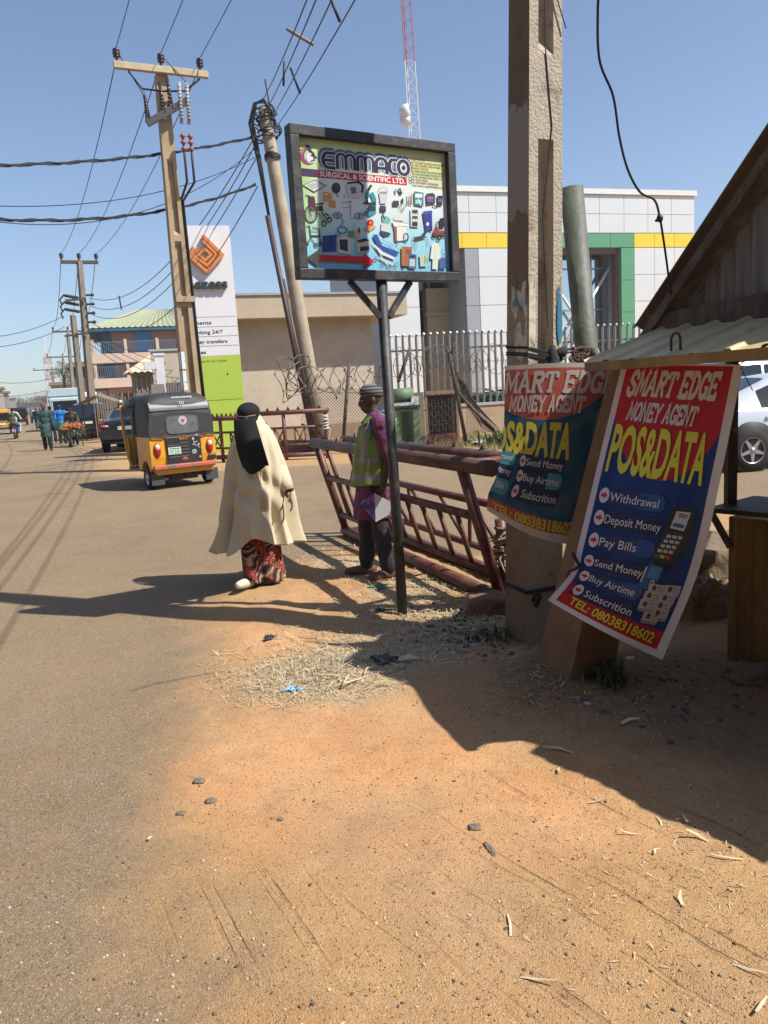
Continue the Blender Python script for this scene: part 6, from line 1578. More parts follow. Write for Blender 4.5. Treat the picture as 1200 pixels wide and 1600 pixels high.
# hut with cream roof, gate pillars and paling fence
hb = D(204, 625, 50.0); hut = local_thing('hut', 'small hut with cream corrugated hipped roof in front of the pink building', 'building', hb, R(20))
hz, hzr = zpx(204, 583, 50), zpx(240, 551, 52)
brick('wall', mat('drab_wall', (.16, .14, .12), .9, var=.2), hut, (2.4, 2.5, hz/2), (4.0, 4.0, hz)); 
q_ = MB(); hp = [(-.1, -.1, hz), (4.6, -.1, hz), (4.6, 4.6, hz), (-.1, 4.6, hz), (2.0, 2.3, hzr), (3.2, 2.3, hzr)]
seam(hp[0], hp[1], hp[5], hp[4], 12); seam(hp[3], hp[0], hp[4], Vector(hp[4])+Vector((.01, .01, 0)), 12); seam(hp[1], hp[2], hp[5], Vector(hp[5])+Vector((.01, 0, 0)), 10); seam(hp[2], hp[3], hp[4], hp[5], 10)
q_.build('roof', mat('cream_roof', (.52, .46, .31), .6, var=.12, vscale=1), hut)
q_ = MB(); [q_.box((.5+i*.32, .45, hz-.7), (.06, .04, .9), 0) for i in range(12)]; q_.build('lattice_screen', mat('pale_lattice', (.3, .27, .22), .8), hut)
gpw = D(249, 640, 40); gpo_ = local_thing('gate_pillar', 'white rendered gate pillar with projecting sign box near the sunlit pole', 'pillar', gpw, R(20))
brick('shaft', mat('white_render', (.62, .61, .62), .8, var=.08), gpo_, (.25, .3, zpx(248, 557, 40)/2), (.46, .5, zpx(248, 557, 40))); brick('sign_box', mat('white_render', (.6,)*3), gpo_, (-.22, .0, zpx(245, 571, 40)), (.62, .45, .38)); brick('cap', mat('white_render', (.6,)*3), gpo_, (.25, .3, zpx(248, 555, 40)+.05), (.58, .6, .12))
ww_ = D(248, 640, 39.5); brw = local_thing('gate_wall', 'grey wall with vertical dark slots beside the white gate pillar', 'wall', ww_, R(60))
brick('wall', mat('drab_wall', (.16,)*3), brw, (-.0, .0, 1.25), (.9, .2, 2.5)); q_ = MB(); [q_.box((-.32+i*.2, -.11, 1.6), (.08, .03, .9)) for i in range(4)]; q_.build('slots', mat('dark_maroon', (.08, .03, .03)), brw)
gg = D(265, 640, 38); gt_ = local_thing('metal_gate', 'dark blue-grey sheet metal gate behind the sunlit pole', 'gate', gg, R(30))
brick('gate_leaf', mat('slate_gate', (.075, .085, .11), .5, var=.15), gt_, (.9, 0, 1.35), (1.9, .08, 2.3)); q_ = MB(); [q_.box((.1+i*.2, -.06, 1.35), (.03, .03, 2.25)) for i in range(9)]; q_.build('ribs', mat('slate_gate', (.07,)*3), gt_)
brick('gate_post', mat('white_render', (.6,)*3), gt_, (1.98, 0, 1.4), (.2, .25, 2.8))
bw2 = D(266, 640, 44); bwall = local_thing('boundary_wall', 'beige boundary wall behind the gate', 'wall', bw2, R(20)); brick('wall', M_BEIGE, bwall, (1.5, 0, 2.2), (4.5, .3, 4.4)); brick('coping', mat('grey_coping', (.36,)*3), bwall, (1.5, 0, 4.45), (4.7, .45, .12))
pf0 = D(148, 640, 34); pf = local_thing('paling_fence', 'rough fence of pale wooden sticks behind the dark car', 'fence', pf0, R(22)); rr_ = random.Random(3); q_ = MB(); 
for i in range(44): q_.beam((i*.085, 0, 0), (i*.085+rr_.gauss(0, .03), 0, 2.0+rr_.uniform(-.25, .2)+(.5 if i > 36 else 0)), .06, .03)
q_.build('sticks', mat('pale_stick', (.24, .2, .15)), pf); q_ = MB(); q_.beam((0, .04, 1.4), (3.7, .04, 1.4), .06, .06); q_.beam((0, .04, .6), (3.7, .04, .6), .06, .06); q_.build('rail', M_WOOD, pf)
tn = D(158, 640, 36.5); tent = thing('market_tarpaulin', 'small drab tarpaulin shelter behind the stick fence', 'shelter', (tn.x, tn.y, 0)); q_ = MB(); zt_ = zpx(158, 613, 36.5)
q_.grid(lambda u, v: Vector((-.9+1.8*u, -.6+1.2*v, 1.75+(zt_-1.75)*(1-abs(2*u-1))*(1-.3*abs(2*v-1)))), 10, 6); q_.build('tarpaulin', mat('drab_tarp', (.20, .16, .12), .8), tent, solid=.01)
for x in (-.85, .85): q_ = MB(); q_.tube([(x, 0, 0), (x, 0, 1.8)], .03, 6); q_.build('pole', M_WOOD, tent)
# further buildings and trees
fb1 = D(141, 640, 98); b1 = local_thing('building', 'dark grey two storey building past the pink one', 'building', fb1, R(20)); zz = zpx(135, 565, 98)
brick('wall', mat('grey_dark_wall', (.10, .095, .09), .9, var=.2), b1, (3, 8, zz/2), (9, 16, zz)); brick('roof_slab', mat('grey_concrete', (.2,)*3), b1, (3, 8, zz-.4), (10.4, 17.4, .5)); brick('upper_room', mat('grey_dark_wall', (.1,)*3), b1, (5, 5, zz+1), (4, 5, 2.2))
for y in (2, 5, 8, 11): brick('window', M_BLUED, b1, (-1.55, y, zz*.65), (.12, 1.2, 1.3))
fb2 = D(118, 640, 125); b2_ = local_thing('building', 'low tan building far down the right side of the road', 'building', fb2, R(20)); zz = zpx(110, 600, 125)
brick('wall', mat('tan_far_wall', (.34, .26, .18), .9, var=.1), b2_, (-.5, 6, zz/2), (5, 12, zz)); brick('roof', mat('rust_far_roof', (.24, .15, .11), .8), b2_, (-.5, 6, zz+.15), (6, 13, .5)); brick('window', M_BLUED, b2_, (0, -.03, zz*.6), (2, .1, 1))
def tree(label, x, y, h, cr_, seed, cols, n=1500, droop=.0, trunk=.25, group=None, dens=1.0):
    o = thing('tree', label, 'tree', (x, y, 0), 0, group); rr_ = random.Random(seed); q_ = MB()
    q_.tube([(0, 0, -.2), (.1, 0, h*.35), (0, .1, h*.6), (.1, 0, h*.9)], [trunk, trunk*.8, trunk*.5, trunk*.15], 8); cl = []
    for k in range(16):
        a = rr_.uniform(0, 6.28); z0 = h*rr_.uniform(.35, .8); r = cr_*rr_.uniform(.45, .95)*(1.15-(z0/h)*.55); e = Vector((math.cos(a)*r, math.sin(a)*r, z0+h*.12*rr_.random()))
        q_.tube([(0, 0, z0*.9), e*.5+Vector((0, 0, z0*.5)), e], [trunk*.35, trunk*.2, trunk*.07], 5); cl.append((e, cr_*rr_.uniform(.22, .42))); cl.append((e*.6+Vector((0, 0, z0*.42)), cr_*rr_.uniform(.2, .35)))
    cl.append((Vector((0, 0, h*.93)), cr_*.35)); q_.build('trunk', mat('bark', (.10, .075, .055), .9), o); q_ = MB()
    for k in range(n):
        c, r = rr_.choice(cl); d = Vector((rr_.gauss(0, 1), rr_.gauss(0, 1), rr_.gauss(0, .55))).normalized()*r*rr_.random()**.45; p = c+d; s = cr_*.045*rr_.uniform(.6, 1.5)
        u = Vector((rr_.gauss(0, 1), rr_.gauss(0, 1), rr_.gauss(0, .5))).normalized(); w = u.cross(Vector((rr_.gauss(0, 1), rr_.gauss(0, 1), rr_.gauss(0, 1)))).normalized()
        q_.face([p-u*s, p+w*s*.5, p+u*s, p-w*s*.5], rr_.randrange(len(cols)))
    q_.build('crown', cols, o)
GT = [mat('leaf_grey_green', (.085, .10, .05), .7), mat('leaf_olive', (.11, .12, .055), .7), mat('leaf_pale', (.16, .16, .085), .75)]
p = D(104, 640, 165); tree('grey-green layered tree behind the row of poles', p.x, p.y, 11.5, 3.4, 5, GT, 3200)
p = D(116, 640, 150); tree('rounder olive tree touching the dark grey building', p.x, p.y, 8.0, 2.4, 6, GT, 1800)
pm = D(84, 640, 210); ms = MB(); zt2 = zpx(82, 556, 210); z = 0; i_ = 0
while z < zt2:
    mi = i_ % 2; w0 = 1.5-.5*z/zt2; w1 = 1.5-.5*(z+2.2)/zt2
    for a in range(4):
        A_0, A_1 = R(45+90*a), R(135+90*a); f_ = lambda an, w, z_: Vector((w*math.cos(an), w*math.sin(an), z_))
        ms.tube([f_(A_0, w0, z), f_(A_0, w1, z+2.2)], .09, 4, mi); ms.tube([f_(A_0, w0, z), f_(A_1, w1, z+2.2)], .05, 4, mi); ms.tube([f_(A_1, w0, z), f_(A_0, w1, z+2.2)], .08, 4, mi)
    z += 2.2; i_ += 1
far_m = thing('lattice_mast', 'distant red and white lattice mast among the far poles', 'mast', (pm.x, pm.y, 0)); ms.build('lattice', [mat('hazed_red_mast', (.40, .22, .21), .6), mat('hazed_white_mast', (.5, .5, .52), .6)], far_m); q_ = MB(); q_.tube([(0, 0, zt2), (0, 0, zt2+5)], .1, 4); q_.build('aerial', M_W, far_m)  # distance haze mixed into the mast colours
# left side of the far road
lp_ = [(6, 150, 607, 9, 'pale rendered building at the far left edge of the road', (.36, .30, .25)), (15, 190, 613, 8, 'small grey building on the far left past the pale one', (.22, .21, .19)), (26, 330, 622, 16, 'low hazy building on the left horizon', (.25, .23, .20))]
for px, d, py, w, lab, c in lp_:
    p = D(px, 640, d); zz = zpx(px, py, d); o_ = local_thing('building', lab, 'building', p, R(24)); q_ = mat('far_wall_%d' % px, c, .9, var=.15, vscale=.3)
    brick('wall', q_, o_, (-w/2, 5, zz/2), (w, 10, zz)); brick('roof', mat('rust_far_roof', (.24, .15, .11)), o_, (-w/2, 5, zz+.12), (w+1, 11, .4))
    for k in range(3): brick('window', M_BLUED, o_, (-w*(.2+.3*k), -.03, zz*.62), (1.2, .1, 1.2))
for k, (px, d, w, h, lab) in enumerate(((48, 420, 60, 5.2, 'low distant block closing the road on the left'), (78, 380, 30, 5.0, 'low distant block at the end of the road'), (96, 300, 14, 6, 'far shop block right of the road end'))):
    p = D(px, 640, d); o_ = local_thing('building', lab, 'building', p, R(10)); brick('wall', mat('far_block', (.24, .20, .17), .9, var=.2, vscale=.1), o_, (0, 6, h/2), (w, 10, h)); brick('roof', mat('rust_far_roof', (.2,)*3), o_, (0, 6, h+.2), (w+2, 12, .5))
for k, (px, d, h, cr_, lab) in enumerate(((58, 400, 9, 8, 'hazy tree at the road end, above the riders'), (30, 360, 8, 7, 'hazy tree on the left horizon'), (70, 430, 10, 9, 'hazy tree at the road end, nearest the far mast'))):
    p = D(px, 640, d); tree(lab, p.x, p.y, h, cr_, 60+k, GT, 700, group='trees on the horizon')

# added unseen blocks behind the viewer and across the road, shutting out low sky
for p_, yw, sz, lab in ((Vector((2.5, -9.5, 0)), R(-24), (22, 6, 7.5), 'long ochre block added unseen behind the viewer to shut out low sky'), (Vector((-15.5, 4.0, 0)), R(24), (7, 17, 7.0), 'ochre two storey block added unseen across the road, beyond the left edge, to shut out low sky'), (Vector((8.2, .2, 0)), R(24), (5, 3.6, 4.2), 'small ochre block added unseen past the kiosk, beyond the right edge, to shut out low sky')):
    o_ = local_thing('building', lab, 'building', p_, yw); q_ = mat('sky_block_wall', (.22, .15, .09), .9, var=.15, vscale=.5)
    brick('wall', q_, o_, (0, 0, sz[2]/2), sz); brick('roof', mat('rust_far_roof', (.2,)*3), o_, (0, 0, sz[2]+.15), (sz[0]+.8, sz[1]+.8, .3))
    for k in range(4): brick('door', M_BLUED, o_, (-sz[0]*.36+sz[0]*.24*k, sz[1]/2+.03, 1.2), (1.4, .1, 2.3)); brick('window', M_BLUED, o_, (-sz[0]*.36+sz[0]*.24*k, sz[1]/2+.03, min(sz[2]-1, 5)), (1.2, .1, 1.1))
# ------------------------------------------------------------------ vehicles
M_TYRE = mat('tyre_rubber', (.018, .017, .016), .85, var=.3, vscale=20, bump=.2, bscale=60); M_RIM = mat('rim_metal', (.42, .42, .42), .35, metal=.7, var=.15, vscale=10)
M_BLK = mat('black_plastic', (.015, .015, .016), .45); M_DGL = mat('tinted_glass', (.012, .014, .016), .05, spec=.9); M_RLT = mat('red_lens', (.35, .012, .012), .15); M_CLT = mat('clear_lens', (.55, .52, .48), .15)
M_PLATE = mat('plate_white', (.62, .64, .60), .5)
def wheel(root, c, r, w, axis_, spokes=0, hub=.6, name='wheel'):
    """axis_: outward direction"""
    ax_ = Vector(axis_).normalized(); u, v = frame_of(ax_); Mx = LM(c, u, v, ax_); m = MB()
    m.lathe([(r*.62, -w/2), (r*.9, -w/2), (r, -w*.32), (r, w*.32), (r*.9, w/2), (r*.64, w/2)], 28, 0, Mx); o = m.build(name, M_TYRE, root)
    m = MB()
    if spokes:
        m.lathe([(r*.66, w*.30), (r*.66, w*.46), (r*.60, w*.46), (r*.58, w*.30)], 28, 0, Mx); m.lathe([(0, w*.30), (r*.62, w*.30)], 20, 1, Mx); m.lathe([(0, w*.46), (r*.13, w*.45), (r*.15, w*.30)], 14, 0, Mx)
        for k in range(spokes):
            a = R(90+360*k/spokes); d = u*math.cos(a)+v*math.sin(a); p = Vector(c)+ax_*w*.42; t = ax_.cross(d)
            b = len(m.v); m.v += [p+d*r*.08+t*r*.11, p+d*r*.08-t*r*.11, p+d*r*.62-t*r*.05, p+d*r*.62+t*r*.05]; m.v += [x-ax_*w*.12 for x in m.v[b:b+4]]
            for q_ in ((0, 1, 2, 3), (0, 4, 5, 1), (2, 6, 7, 3), (1, 5, 6, 2), (0, 3, 7, 4)): m.f.append([b+i for i in q_]); m.m.append(0); m.sm.append(False)
    else:
        m.lathe([(r*.64, w*.44), (r*.58, w*.40), (r*.50, w*.22), (r*.28, w*.24), (r*.22, w*.42), (0, w*.44)], 20, 0, Mx)
        for k in range(5):
            a = math.tau*k/5; m.ball(Vector(c)+(u*math.cos(a)+v*math.sin(a))*r*.36+ax_*w*.25, r*.06, 6, 1)
    m.build('rim', [M_RIM, M_BLK], o); return o
KL = D(235, 764, 13.9); KL = G(237, 764)
YK = mat('yellow_body_paint', (.62, .29, .018), .42, var=.22, vscale=5, col2=(.40, .20, .05), thr=.66, c2scale=5, coat=.2); CANV = mat('black_canvas', (.028, .028, .030), .62, var=.3, vscale=3, bump=.7, bscale=5)
def keke(label, loc, rz):
    o = thing('three_wheeler', label, 'auto rickshaw', loc, rz)
    Wd = .625
    # rear tub with wheel arches, extruded across
    def tub(sx):
        pr = [(0, .40), (-.03, .60), (-.02, .97), (.78, .97), (.80, .36), (.62, .36)]+[(.36+.27*math.cos(R(a)), .26+.27*math.sin(R(a))) for a in range(15, 166, 15)]+[(.09, .36)]
        m = MB(); m.prism(pr, LM((sx*Wd, 0, 0) if sx > 0 else (-Wd, 0, 0), (0, 1, 0), (0, 0, 1), (-sx, 0, 0)), .30); return m.build('quarter_panel', YK, o, bevel=.035, seg=3)
    tub(1); tub(-1)
    m = MB(); m.prism([(-.035, .44), (-.045, .62), (-.025, .97), (.3, .97), (.3, .44)], LM((-.33, .0, 0), (0, 1, 0), (0, 0, 1), (1, 0, 0)), .66); m.build('tail_panel', YK, o, bevel=.02)
    m = MB(); m.box((0, -.052, .70), (.66, .03, .50)); m.build('engine_cover', mat('black_grille_plate', (.020, .020, .022), .4, var=.3), o, bevel=.01)
    m = MB(); [m.box((0+dx, -.072, .53+.06*i), (.16 if dx == 0 else .2, .014, .022)) for i in range(6) for dx in (0,)]
    m.box((-.19, -.07, .585), (.2, .012, .02)); m.box((-.2, -.07, .80), (.22, .012, .02)); m.build('louvres', mat('grey_louvre', (.09, .09, .095), .35), o)
    m = MB(); m.box((-.19, -.074, .70), (.235, .012, .13)); pl = m.build('number_plate', M_PLATE, o)
    A = Art(dz=.0006, z0=.001); A.rect(-.10, .03, .10, .05, (60, 130, 90)); A.text('KWC 28 QD', -.10, -.035, .20, .05, (60, 140, 110), bold=.03); A.rect(-.10, -.055, .10, -.048, (90, 120, 100)); A.build('plate_text', pl, lambda x, y, z: Vector((-.19+x, -.080-z, .70+y)))
    A = Art(dz=.0006, z0=.001); A.rect(-.075, -.027, .075, .03, (196, 120, 36)); A.text('TVS', -.065, -.02, .13, .042, (60, 34, 20), bold=.05)
    A.rect(-.04, -.42, .04, -.35, (220, 90, 40)); A.disc(.185, -.27, .042, .042, (200, 205, 205)); A.ring(.185, -.27, .026, .026, .008, (40, 40, 44)); A.line([(.165, -.25), (.185, -.29), (.205, -.25)], .008, (40, 40, 44)); A.disc(.29, -.375, .022, .022, (190, 170, 60)); A.disc(.25, .035, .02, .016, (180, 180, 180))
    A.line([(.17, -.03), (.20, -.10), (.17, -.14), (.25, -.16), (.30, -.21)], .012, (190, 190, 190)); A.disc(.18, -.03, .022, .02, (190, 190, 190)); A.disc(.28, -.14, .018, .018, (190, 190, 190)); A.line([(.20, -.11), (.26, -.08)], .010, (190, 190, 190))
    A.build('stickers', o, lambda x, y, z: Vector((x, -.0685-z, .925+y)))
    for sx in (-1, 1):
        m = MB(); m.ball((sx*.50, -.035, .73), (.068, .05, .135), 14, 0); m.build('tail_lamp', M_RLT, o).scale = (1, 1, 1)
        m = MB(); m.ball((sx*.50, -.055, .785), (.050, .04, .062), 12, 0); m.build('reversing_lens', M_CLT, o)
    for sx in (1,):
        m = MB(); m.box((sx*.53, -.05, .525), (.15, .03, .085)); m.build('reflector', M_BLK, o, bevel=.01)
    m = MB(); m.box((-.02, -.075, .415), (1.18, .10, .085)); m.build('bumper', mat('worn_red_bumper', (.42, .10, .055), .6, var=.25, vscale=8, col2=(.16, .11, .09), thr=.54, c2scale=6, soft=.04), o, bevel=.02)
    m = MB(); m.box((0, .06, .33), (1.1, .16, .12)); m.build('valance', YK, o, bevel=.02)
    m = MB(); m.box((0, .35, .27), (.82, .5, .16)); m.box((0, .15, .20), (.5, .2, .1)); m.tube([(-.5, .36, .24), (.5, .36, .24)], .04, 8); m.tube([(.05, .0, .24), (.06, .3, .22)], .04, 8); m.build('underbody', mat('muddy_underside', (.045, .028, .02), .9), o)
    for sx in (-1, 1):
        wheel(o, (sx*.56, .36, .215), .215, .13, (sx, 0, 0))
        m = MB(); m.box((sx*.52, .02, .20), (.24, .015, .22)); m.build('mudflap', mat('grey_mudflap', (.05, .048, .045), .7), o)
    # black canvas hood: closed round the rear seat, roof running forward
    def hood(u, v):
        a = math.pi*u; t = v
        # v: 0 lower edge of the back -> 1 front of the closed part
        return None
    sec = []
    def ring_(y, hw, zb_, zt2_, rad=.16):
        p = [(-hw, zb_), (-hw*1.01, zb_+(zt2_-zb_)*.5), (-hw*.985, zt2_-rad*1.3)]
        p += [(-hw*.985+rad*(1-math.cos(R(a))), zt2_-rad*1.3+rad*1.3*math.sin(R(a))) for a in (25, 50, 75)]
        p += [(-hw*.4, zt2_+.022), (0, zt2_+.03)]
        p = p+[(-x, z) for x, z in p[-2::-1]]
        return [Vector((x, y, z)) for x, z in p]
    rs_ = [ring_(-.02, .610, .95, 1.36, .10), ring_(.0, .612, .95, 1.50, .12), ring_(.035, .613, .95, 1.60, .13), ring_(.085, .614, .95, 1.66, .13), ring_(.14, .615, .95, 1.70), ring_(.30, .617, .95, 1.735), ring_(.60, .618, .95, 1.745), ring_(.82, .615, .95, 1.74)]
    m = MB(); n_ = len(rs_[0])
    m.grid(lambda u, v: rs_[min(len(rs_)-1, int(round(v*(len(rs_)-1))))][min(n_-1, int(round(u*(n_-1))))], n_-1, len(rs_)-1)
    m.face([p for p in rs_[0]], 0, True)
    m.build('hood', CANV, o)
    rr_ = [ring_(.82, .615, 1.52, 1.74), ring_(1.3, .60, 1.50, 1.73), ring_(1.75, .57, 1.46, 1.68), ring_(1.95, .55, 1.42, 1.60)]
    m = MB(); m.grid(lambda u, v: rr_[min(3, int(round(v*3)))][min(n_-1, int(round(u*(n_-1))))]+Vector((0, 0, .012*math.sin(v*25)*abs(u-.5))), n_-1, 3); m.build('roof_canvas', CANV, o, solid=.01)
    m = MB()
    for sx in (-1, 1):
        m.grid(lambda u, v, sx=sx: Vector((sx*(.625+.012*math.sin(9*u+4*v)), .80+.16*u*(1-.6*v)-.02, 1.0+.62*(1-v))), 8, 8)
    m.build('side_flap', CANV, o, solid=.006)
    m = MB(); m.grid(lambda u, v: Vector((-.627+1.254*u, -.052+.004*math.sin(60*u), .945+.03*v+.008*math.sin(u*30))), 40, 1); m.build('hem_strip', mat('brown_hem', (.07, .04, .03), .8), o, solid=.008)
    # grey band painting the canvas sheen, window, stickers on the hood's back
    m = MB(); band = []
    m.grid(lambda u, v: Vector(((-.56+1.12*u), -.024+.075*(v**1.7), 1.44+.155*v))+Vector((0, -.004, 0)), 12, 4); m.build('sheen_band', mat('sheen_and_seam_grey', (.085, .085, .088), .45, var=.25, vscale=6), o)
    m = MB(); P_ = [(.30*abs(math.cos(R(a)))**.35*(1 if math.cos(R(a)) > 0 else -1), .165*abs(math.sin(R(a)))**.35*(1 if math.sin(R(a)) > 0 else -1)) for a in range(0, 360, 10)]
    m.face([(.02+x, -.027, 1.175+z) for x, z in P_]); m.build('rear_window', mat('cloudy_plastic', (.11, .115, .118), .25, var=.35, vscale=8, spec=.7), o)
    t = Art(); t.line([(.02+x, 1.175+z) for x, z in P_], .014, (0, 0, 0), closed=True); vs_, fs_, _, _ = t.it[0]; m = MB(); [m.face([(vs_[i][0], -.031, vs_[i][1]) for i in f]) for f in fs_]; m.build('window_seam', mat('sheen_and_seam_grey', (.15,)*3), o)
    A = Art(dz=.0008, z0=.001); A.disc(.03, 1.245, .083, .083, (205, 212, 214)); A.ring(.03, 1.245, .068, .068, .012, (110, 140, 150)); A.disc(.03, 1.245, .045, .045, (214, 150, 140)); A.line([(-.005, 1.265), (.03, 1.225), (.065, 1.265)], .022, (196, 50, 50)); A.rect(.0, 1.215, .06, 1.228, (60, 100, 110))
    A.build('round_sticker', o, lambda x, y, z: Vector((x, -.031-z, y)))
    A = Art(dz=.0008, z0=.001)
    rq = random.Random(3)
    for k in range(13): A.rect(-.02+k*.030-.1, 1.655, -.02+k*.030+.020-.1, 1.655+.026+.008*rq.random(), (196, 196, 196))
    A.text('121', -.01, 1.545, .085, .05, (190, 190, 190), bold=.03)
    A.build('hood_lettering', o, lambda x, y, z: Vector((x, -.05-z+.205*max(0, (y-1.45))*1.0+(.04 if y > 1.63 else -.012), y)))
    # open front: floor, pillars, windscreen, nose, seats, handlebar, front wheel
    m = MB(); m.box((0, 1.2, .33), (1.16, .95, .05)); m.box((0, .95, .42), (1.1, .35, .14)); m.build('floor', M_BLK, o)
    for sx in (-1, 1):
        m = MB(); m.tube([(sx*.60, 1.30, .36), (sx*.58, 1.62, .55), (sx*.575, 1.80, 1.0), (sx*.56, 1.86, 1.58)], .034, 8); m.build('front_pillar', YK, o)
        m = MB(); m.tube([(sx*.57, 1.16, .36), (sx*.585, 1.14, 1.0), (sx*.58, 1.05, 1.6)], .018, 8); m.build('grab_rail', mat('brass_rail', (.25, .20, .12), .4), o)
    m = MB(); m.face([(-.56, 1.84, .98), (.56, 1.84, .98), (.52, 1.90, 1.55), (-.52, 1.90, 1.55)]); m.build('windscreen', mat('screen_glass', (.10, .13, .14), .05, alpha=.45), o)
    m = MB(); m.grid(lambda u, v: Vector((.57*math.cos(math.pi*(1-u))*(1-.35*v*0), 1.55+.62*math.sin(math.pi*u)*(1-.15*v), .34+.64*v)), 16, 4); m.build('nose_cowl', YK, o, solid=.02)
    m = MB(); m.box((0, .55, .62), (1.1, .45, .18)); m.box((0, .32, .86), (1.1, .12, .5)); m.build('rear_seat', mat('dark_red_seat', (.10, .018, .02), .6), o, bevel=.03); m = MB(); m.box((0, 1.14, .60), (.7, .28, .12)); m.box((-.2, 1.02, .82), (.3, .06, .22)); m.build('driver_seat', mat('red_seat', (.25, .02, .025), .6), o, bevel=.02)
    m = MB(); m.tube([(-.32, 1.55, 1.0), (-.1, 1.66, .98), (.1, 1.66, .98), (.32, 1.55, 1.0)], .02, 8); m.tube([(0, 1.66, .98), (0, 1.85, .4)], .03, 8); m.build('handlebar', M_BLK, o)
    wheel(o, (0, 1.98, .215), .215, .12, (1, 0, 0)); return o
KYAW = R(33)
kx = Vector((math.cos(KYAW), math.sin(KYAW), 0)); ky = Vector((-kx.y, kx.x, 0))
kpos = Vector((KL.x, KL.y, 0))+kx*.56-ky*.36
keke('yellow three-wheeler with black canvas hood and worn red bumper, seen from behind', kpos, KYAW)

def car(label, paint, loc, rz, L=4.6, spokes=0, name='car', cat='car', suv=False, roofm=None, lamp_chrome=True):
    """sedan or estate, rear at local y = 0, facing +y"""
    o = thing(name, label, cat, loc, rz); hw = .88
    # y, z low, z belt, z roof, half width at belt, half width at roof
    if suv: st = [(0, .42, 1.0, 1.05, .82, .72), (.06, .36, 1.02, 1.35, .87, .70), (.30, .30, 1.02, 1.70, .90, .68), (1.2, .28, 1.0, 1.78, .90, .68), (2.4, .28, .98, 1.76, .90, .68), (3.0, .28, .98, 1.5, .90, .70), (3.5, .28, .98, 1.04, .89, .74), (4.3, .32, .88, .92, .86, .72), (4.6, .40, .70, .74, .76, .6)]
    else: st = [(0, .42, .92, .96, .78, .66), (.05, .34, 1.00, 1.06, .86, .70), (.45, .27, .98, 1.10, .89, .70), (.75, .26, .96, 1.17, .90, .67), (1.40, .25, .94, 1.43, .90, .60), (1.9, .25, .93, 1.47, .90, .60), (2.5, .25, .92, 1.44, .90, .61), (3.25, .25, .92, 1.04, .90, .72), (3.7, .26, .86, .93, .88, .72), (4.3, .32, .74, .79, .82, .66), (4.6, .42, .60, .62, .70, .5)]
    def sec_(s):
        y, zl, zb_, zr_, wb, wr = s
        p = [(0, zl), (wb*.86, zl), (wb*.98, zl+.10), (wb*1.0, zl+(zb_-zl)*.55), (wb*.985, zb_-.03), (wb*.955, zb_), (wr+(wb-wr)*.10, zr_-.06), (wr*.92, zr_-.012), (wr*.5, zr_+.012), (0, zr_+.016)]
        return p
    ys = []; fine = []
    for i in range(len(st)-1):
        for k in range(4): f = k/4; fine.append(tuple(a+(b-a)*f for a, b in zip(st[i], st[i+1])))
    fine.append(st[-1])
    S = [sec_(s) for s in fine]; full = [[Vector((x, fine[i][0], z)) for x, z in S[i]]+[Vector((-x, fine[i][0], z)) for x, z in S[i][-2:0:-1]] for i in range(len(S))]
    n_ = len(full[0]); m = MB()
    wy = (.95, .95+2.72); wr_ = .325
    def skip(j, i):
        y = (fine[j][0]+fine[j+1][0])/2; return False
    m.grid(lambda u, v: full[int(round(v*(len(full)-1)))][int(round(u*n_)) % n_], n_, len(full)-1, closed_u=True)
    m.face(full[0], 0, False); m.face(full[-1][::-1], 0, False); m.build('body', paint, o)
    # wheel arches, wheels
    for y in wy:
        for sx in (-1, 1):
            m = MB(); m.lathe([(0, 0), (wr_+.075, 0), (wr_+.085, -.012)], 28, 0, LM((sx*.905, y, .37), (0, 1, 0), (0, 0, 1), (sx, 0, 0))); m.build('wheel_arch', M_BLK, o)
            wheel(o, (sx*.835, y, wr_), wr_, .20, (sx, 0, 0), spokes)
    # glazing, a little proud of the body shell
    def at(y):
        for i in range(len(st)-1):
            if st[i][0] <= y <= st[i+1][0]: f = (y-st[i][0])/(st[i+1][0]-st[i][0]); return [a+(b-a)*f for a, b in zip(st[i], st[i+1])]
    def sidept(y, t, sx):
        s = at(y); z0 = s[2]; z1 = s[3]-.06; x0 = s[4]*.955; x1 = s[5]+(s[4]-s[5])*.10
        return Vector((sx*(x0+(x1-x0)*t+.006), y, z0+(z1-z0)*t+.003))
    for sx in (-1, 1):
        for ya, yb in (((.50, 1.55), (1.62, 2.45), (2.52, 3.05)) if suv else ((1.12, 1.80), (1.87, 2.85))):
            m = MB(); m.grid(lambda u, v: sidept(ya+(yb-ya)*u, .06+.84*v, sx), 8, 3); m.build('side_window', M_DGL, o)
        m = MB(); yy = 3.0 if suv else 2.85; m.ball((sx*1.0, yy, 1.02), (.10, .06, .07), 8); m.build('mirror', paint, o)
        for yy in ((2.35, 1.25) if not suv else (2.3, 1.3)): m = MB(); m.box((sx*.90, yy, .82), (.03, .16, .03)); m.build('door_handle', paint, o)
        m = MB()
        for yy in (1.0+.02, 1.83, 2.9): m.tube([Vector((sx*.903, yy+(.35 if yy < 1.1 else 0), .36+(.35 if yy < 1.1 else 0))), sidept(yy+(.1 if yy < 1.1 else 0), 0, sx)], .006, 4)
        m.build('door_seam', M_BLK, o)
    ya, yb = (.03, .28) if suv else (.72, 1.36)
    def backpt(u, v):
        s = at(ya+(yb-ya)*v); w = (s[5]*.86)*(1-.0*v); x = -w+2*w*u; return Vector((x, ya+(yb-ya)*v-.006, (s[3]+.014*(1-abs(2*u-1))+.004)))
    m = MB(); m.grid(backpt, 8, 6); m.build('rear_screen', M_DGL, o)
    ya2, yb2 = (3.45, 3.02) if suv else (3.22, 2.56)
    def frontpt(u, v):
        s = at(ya2+(yb2-ya2)*v); w = s[5]*.9; return Vector((-w+2*w*u, ya2+(yb2-ya2)*v+.006, s[3]+.014*(1-abs(2*u-1))+.004))
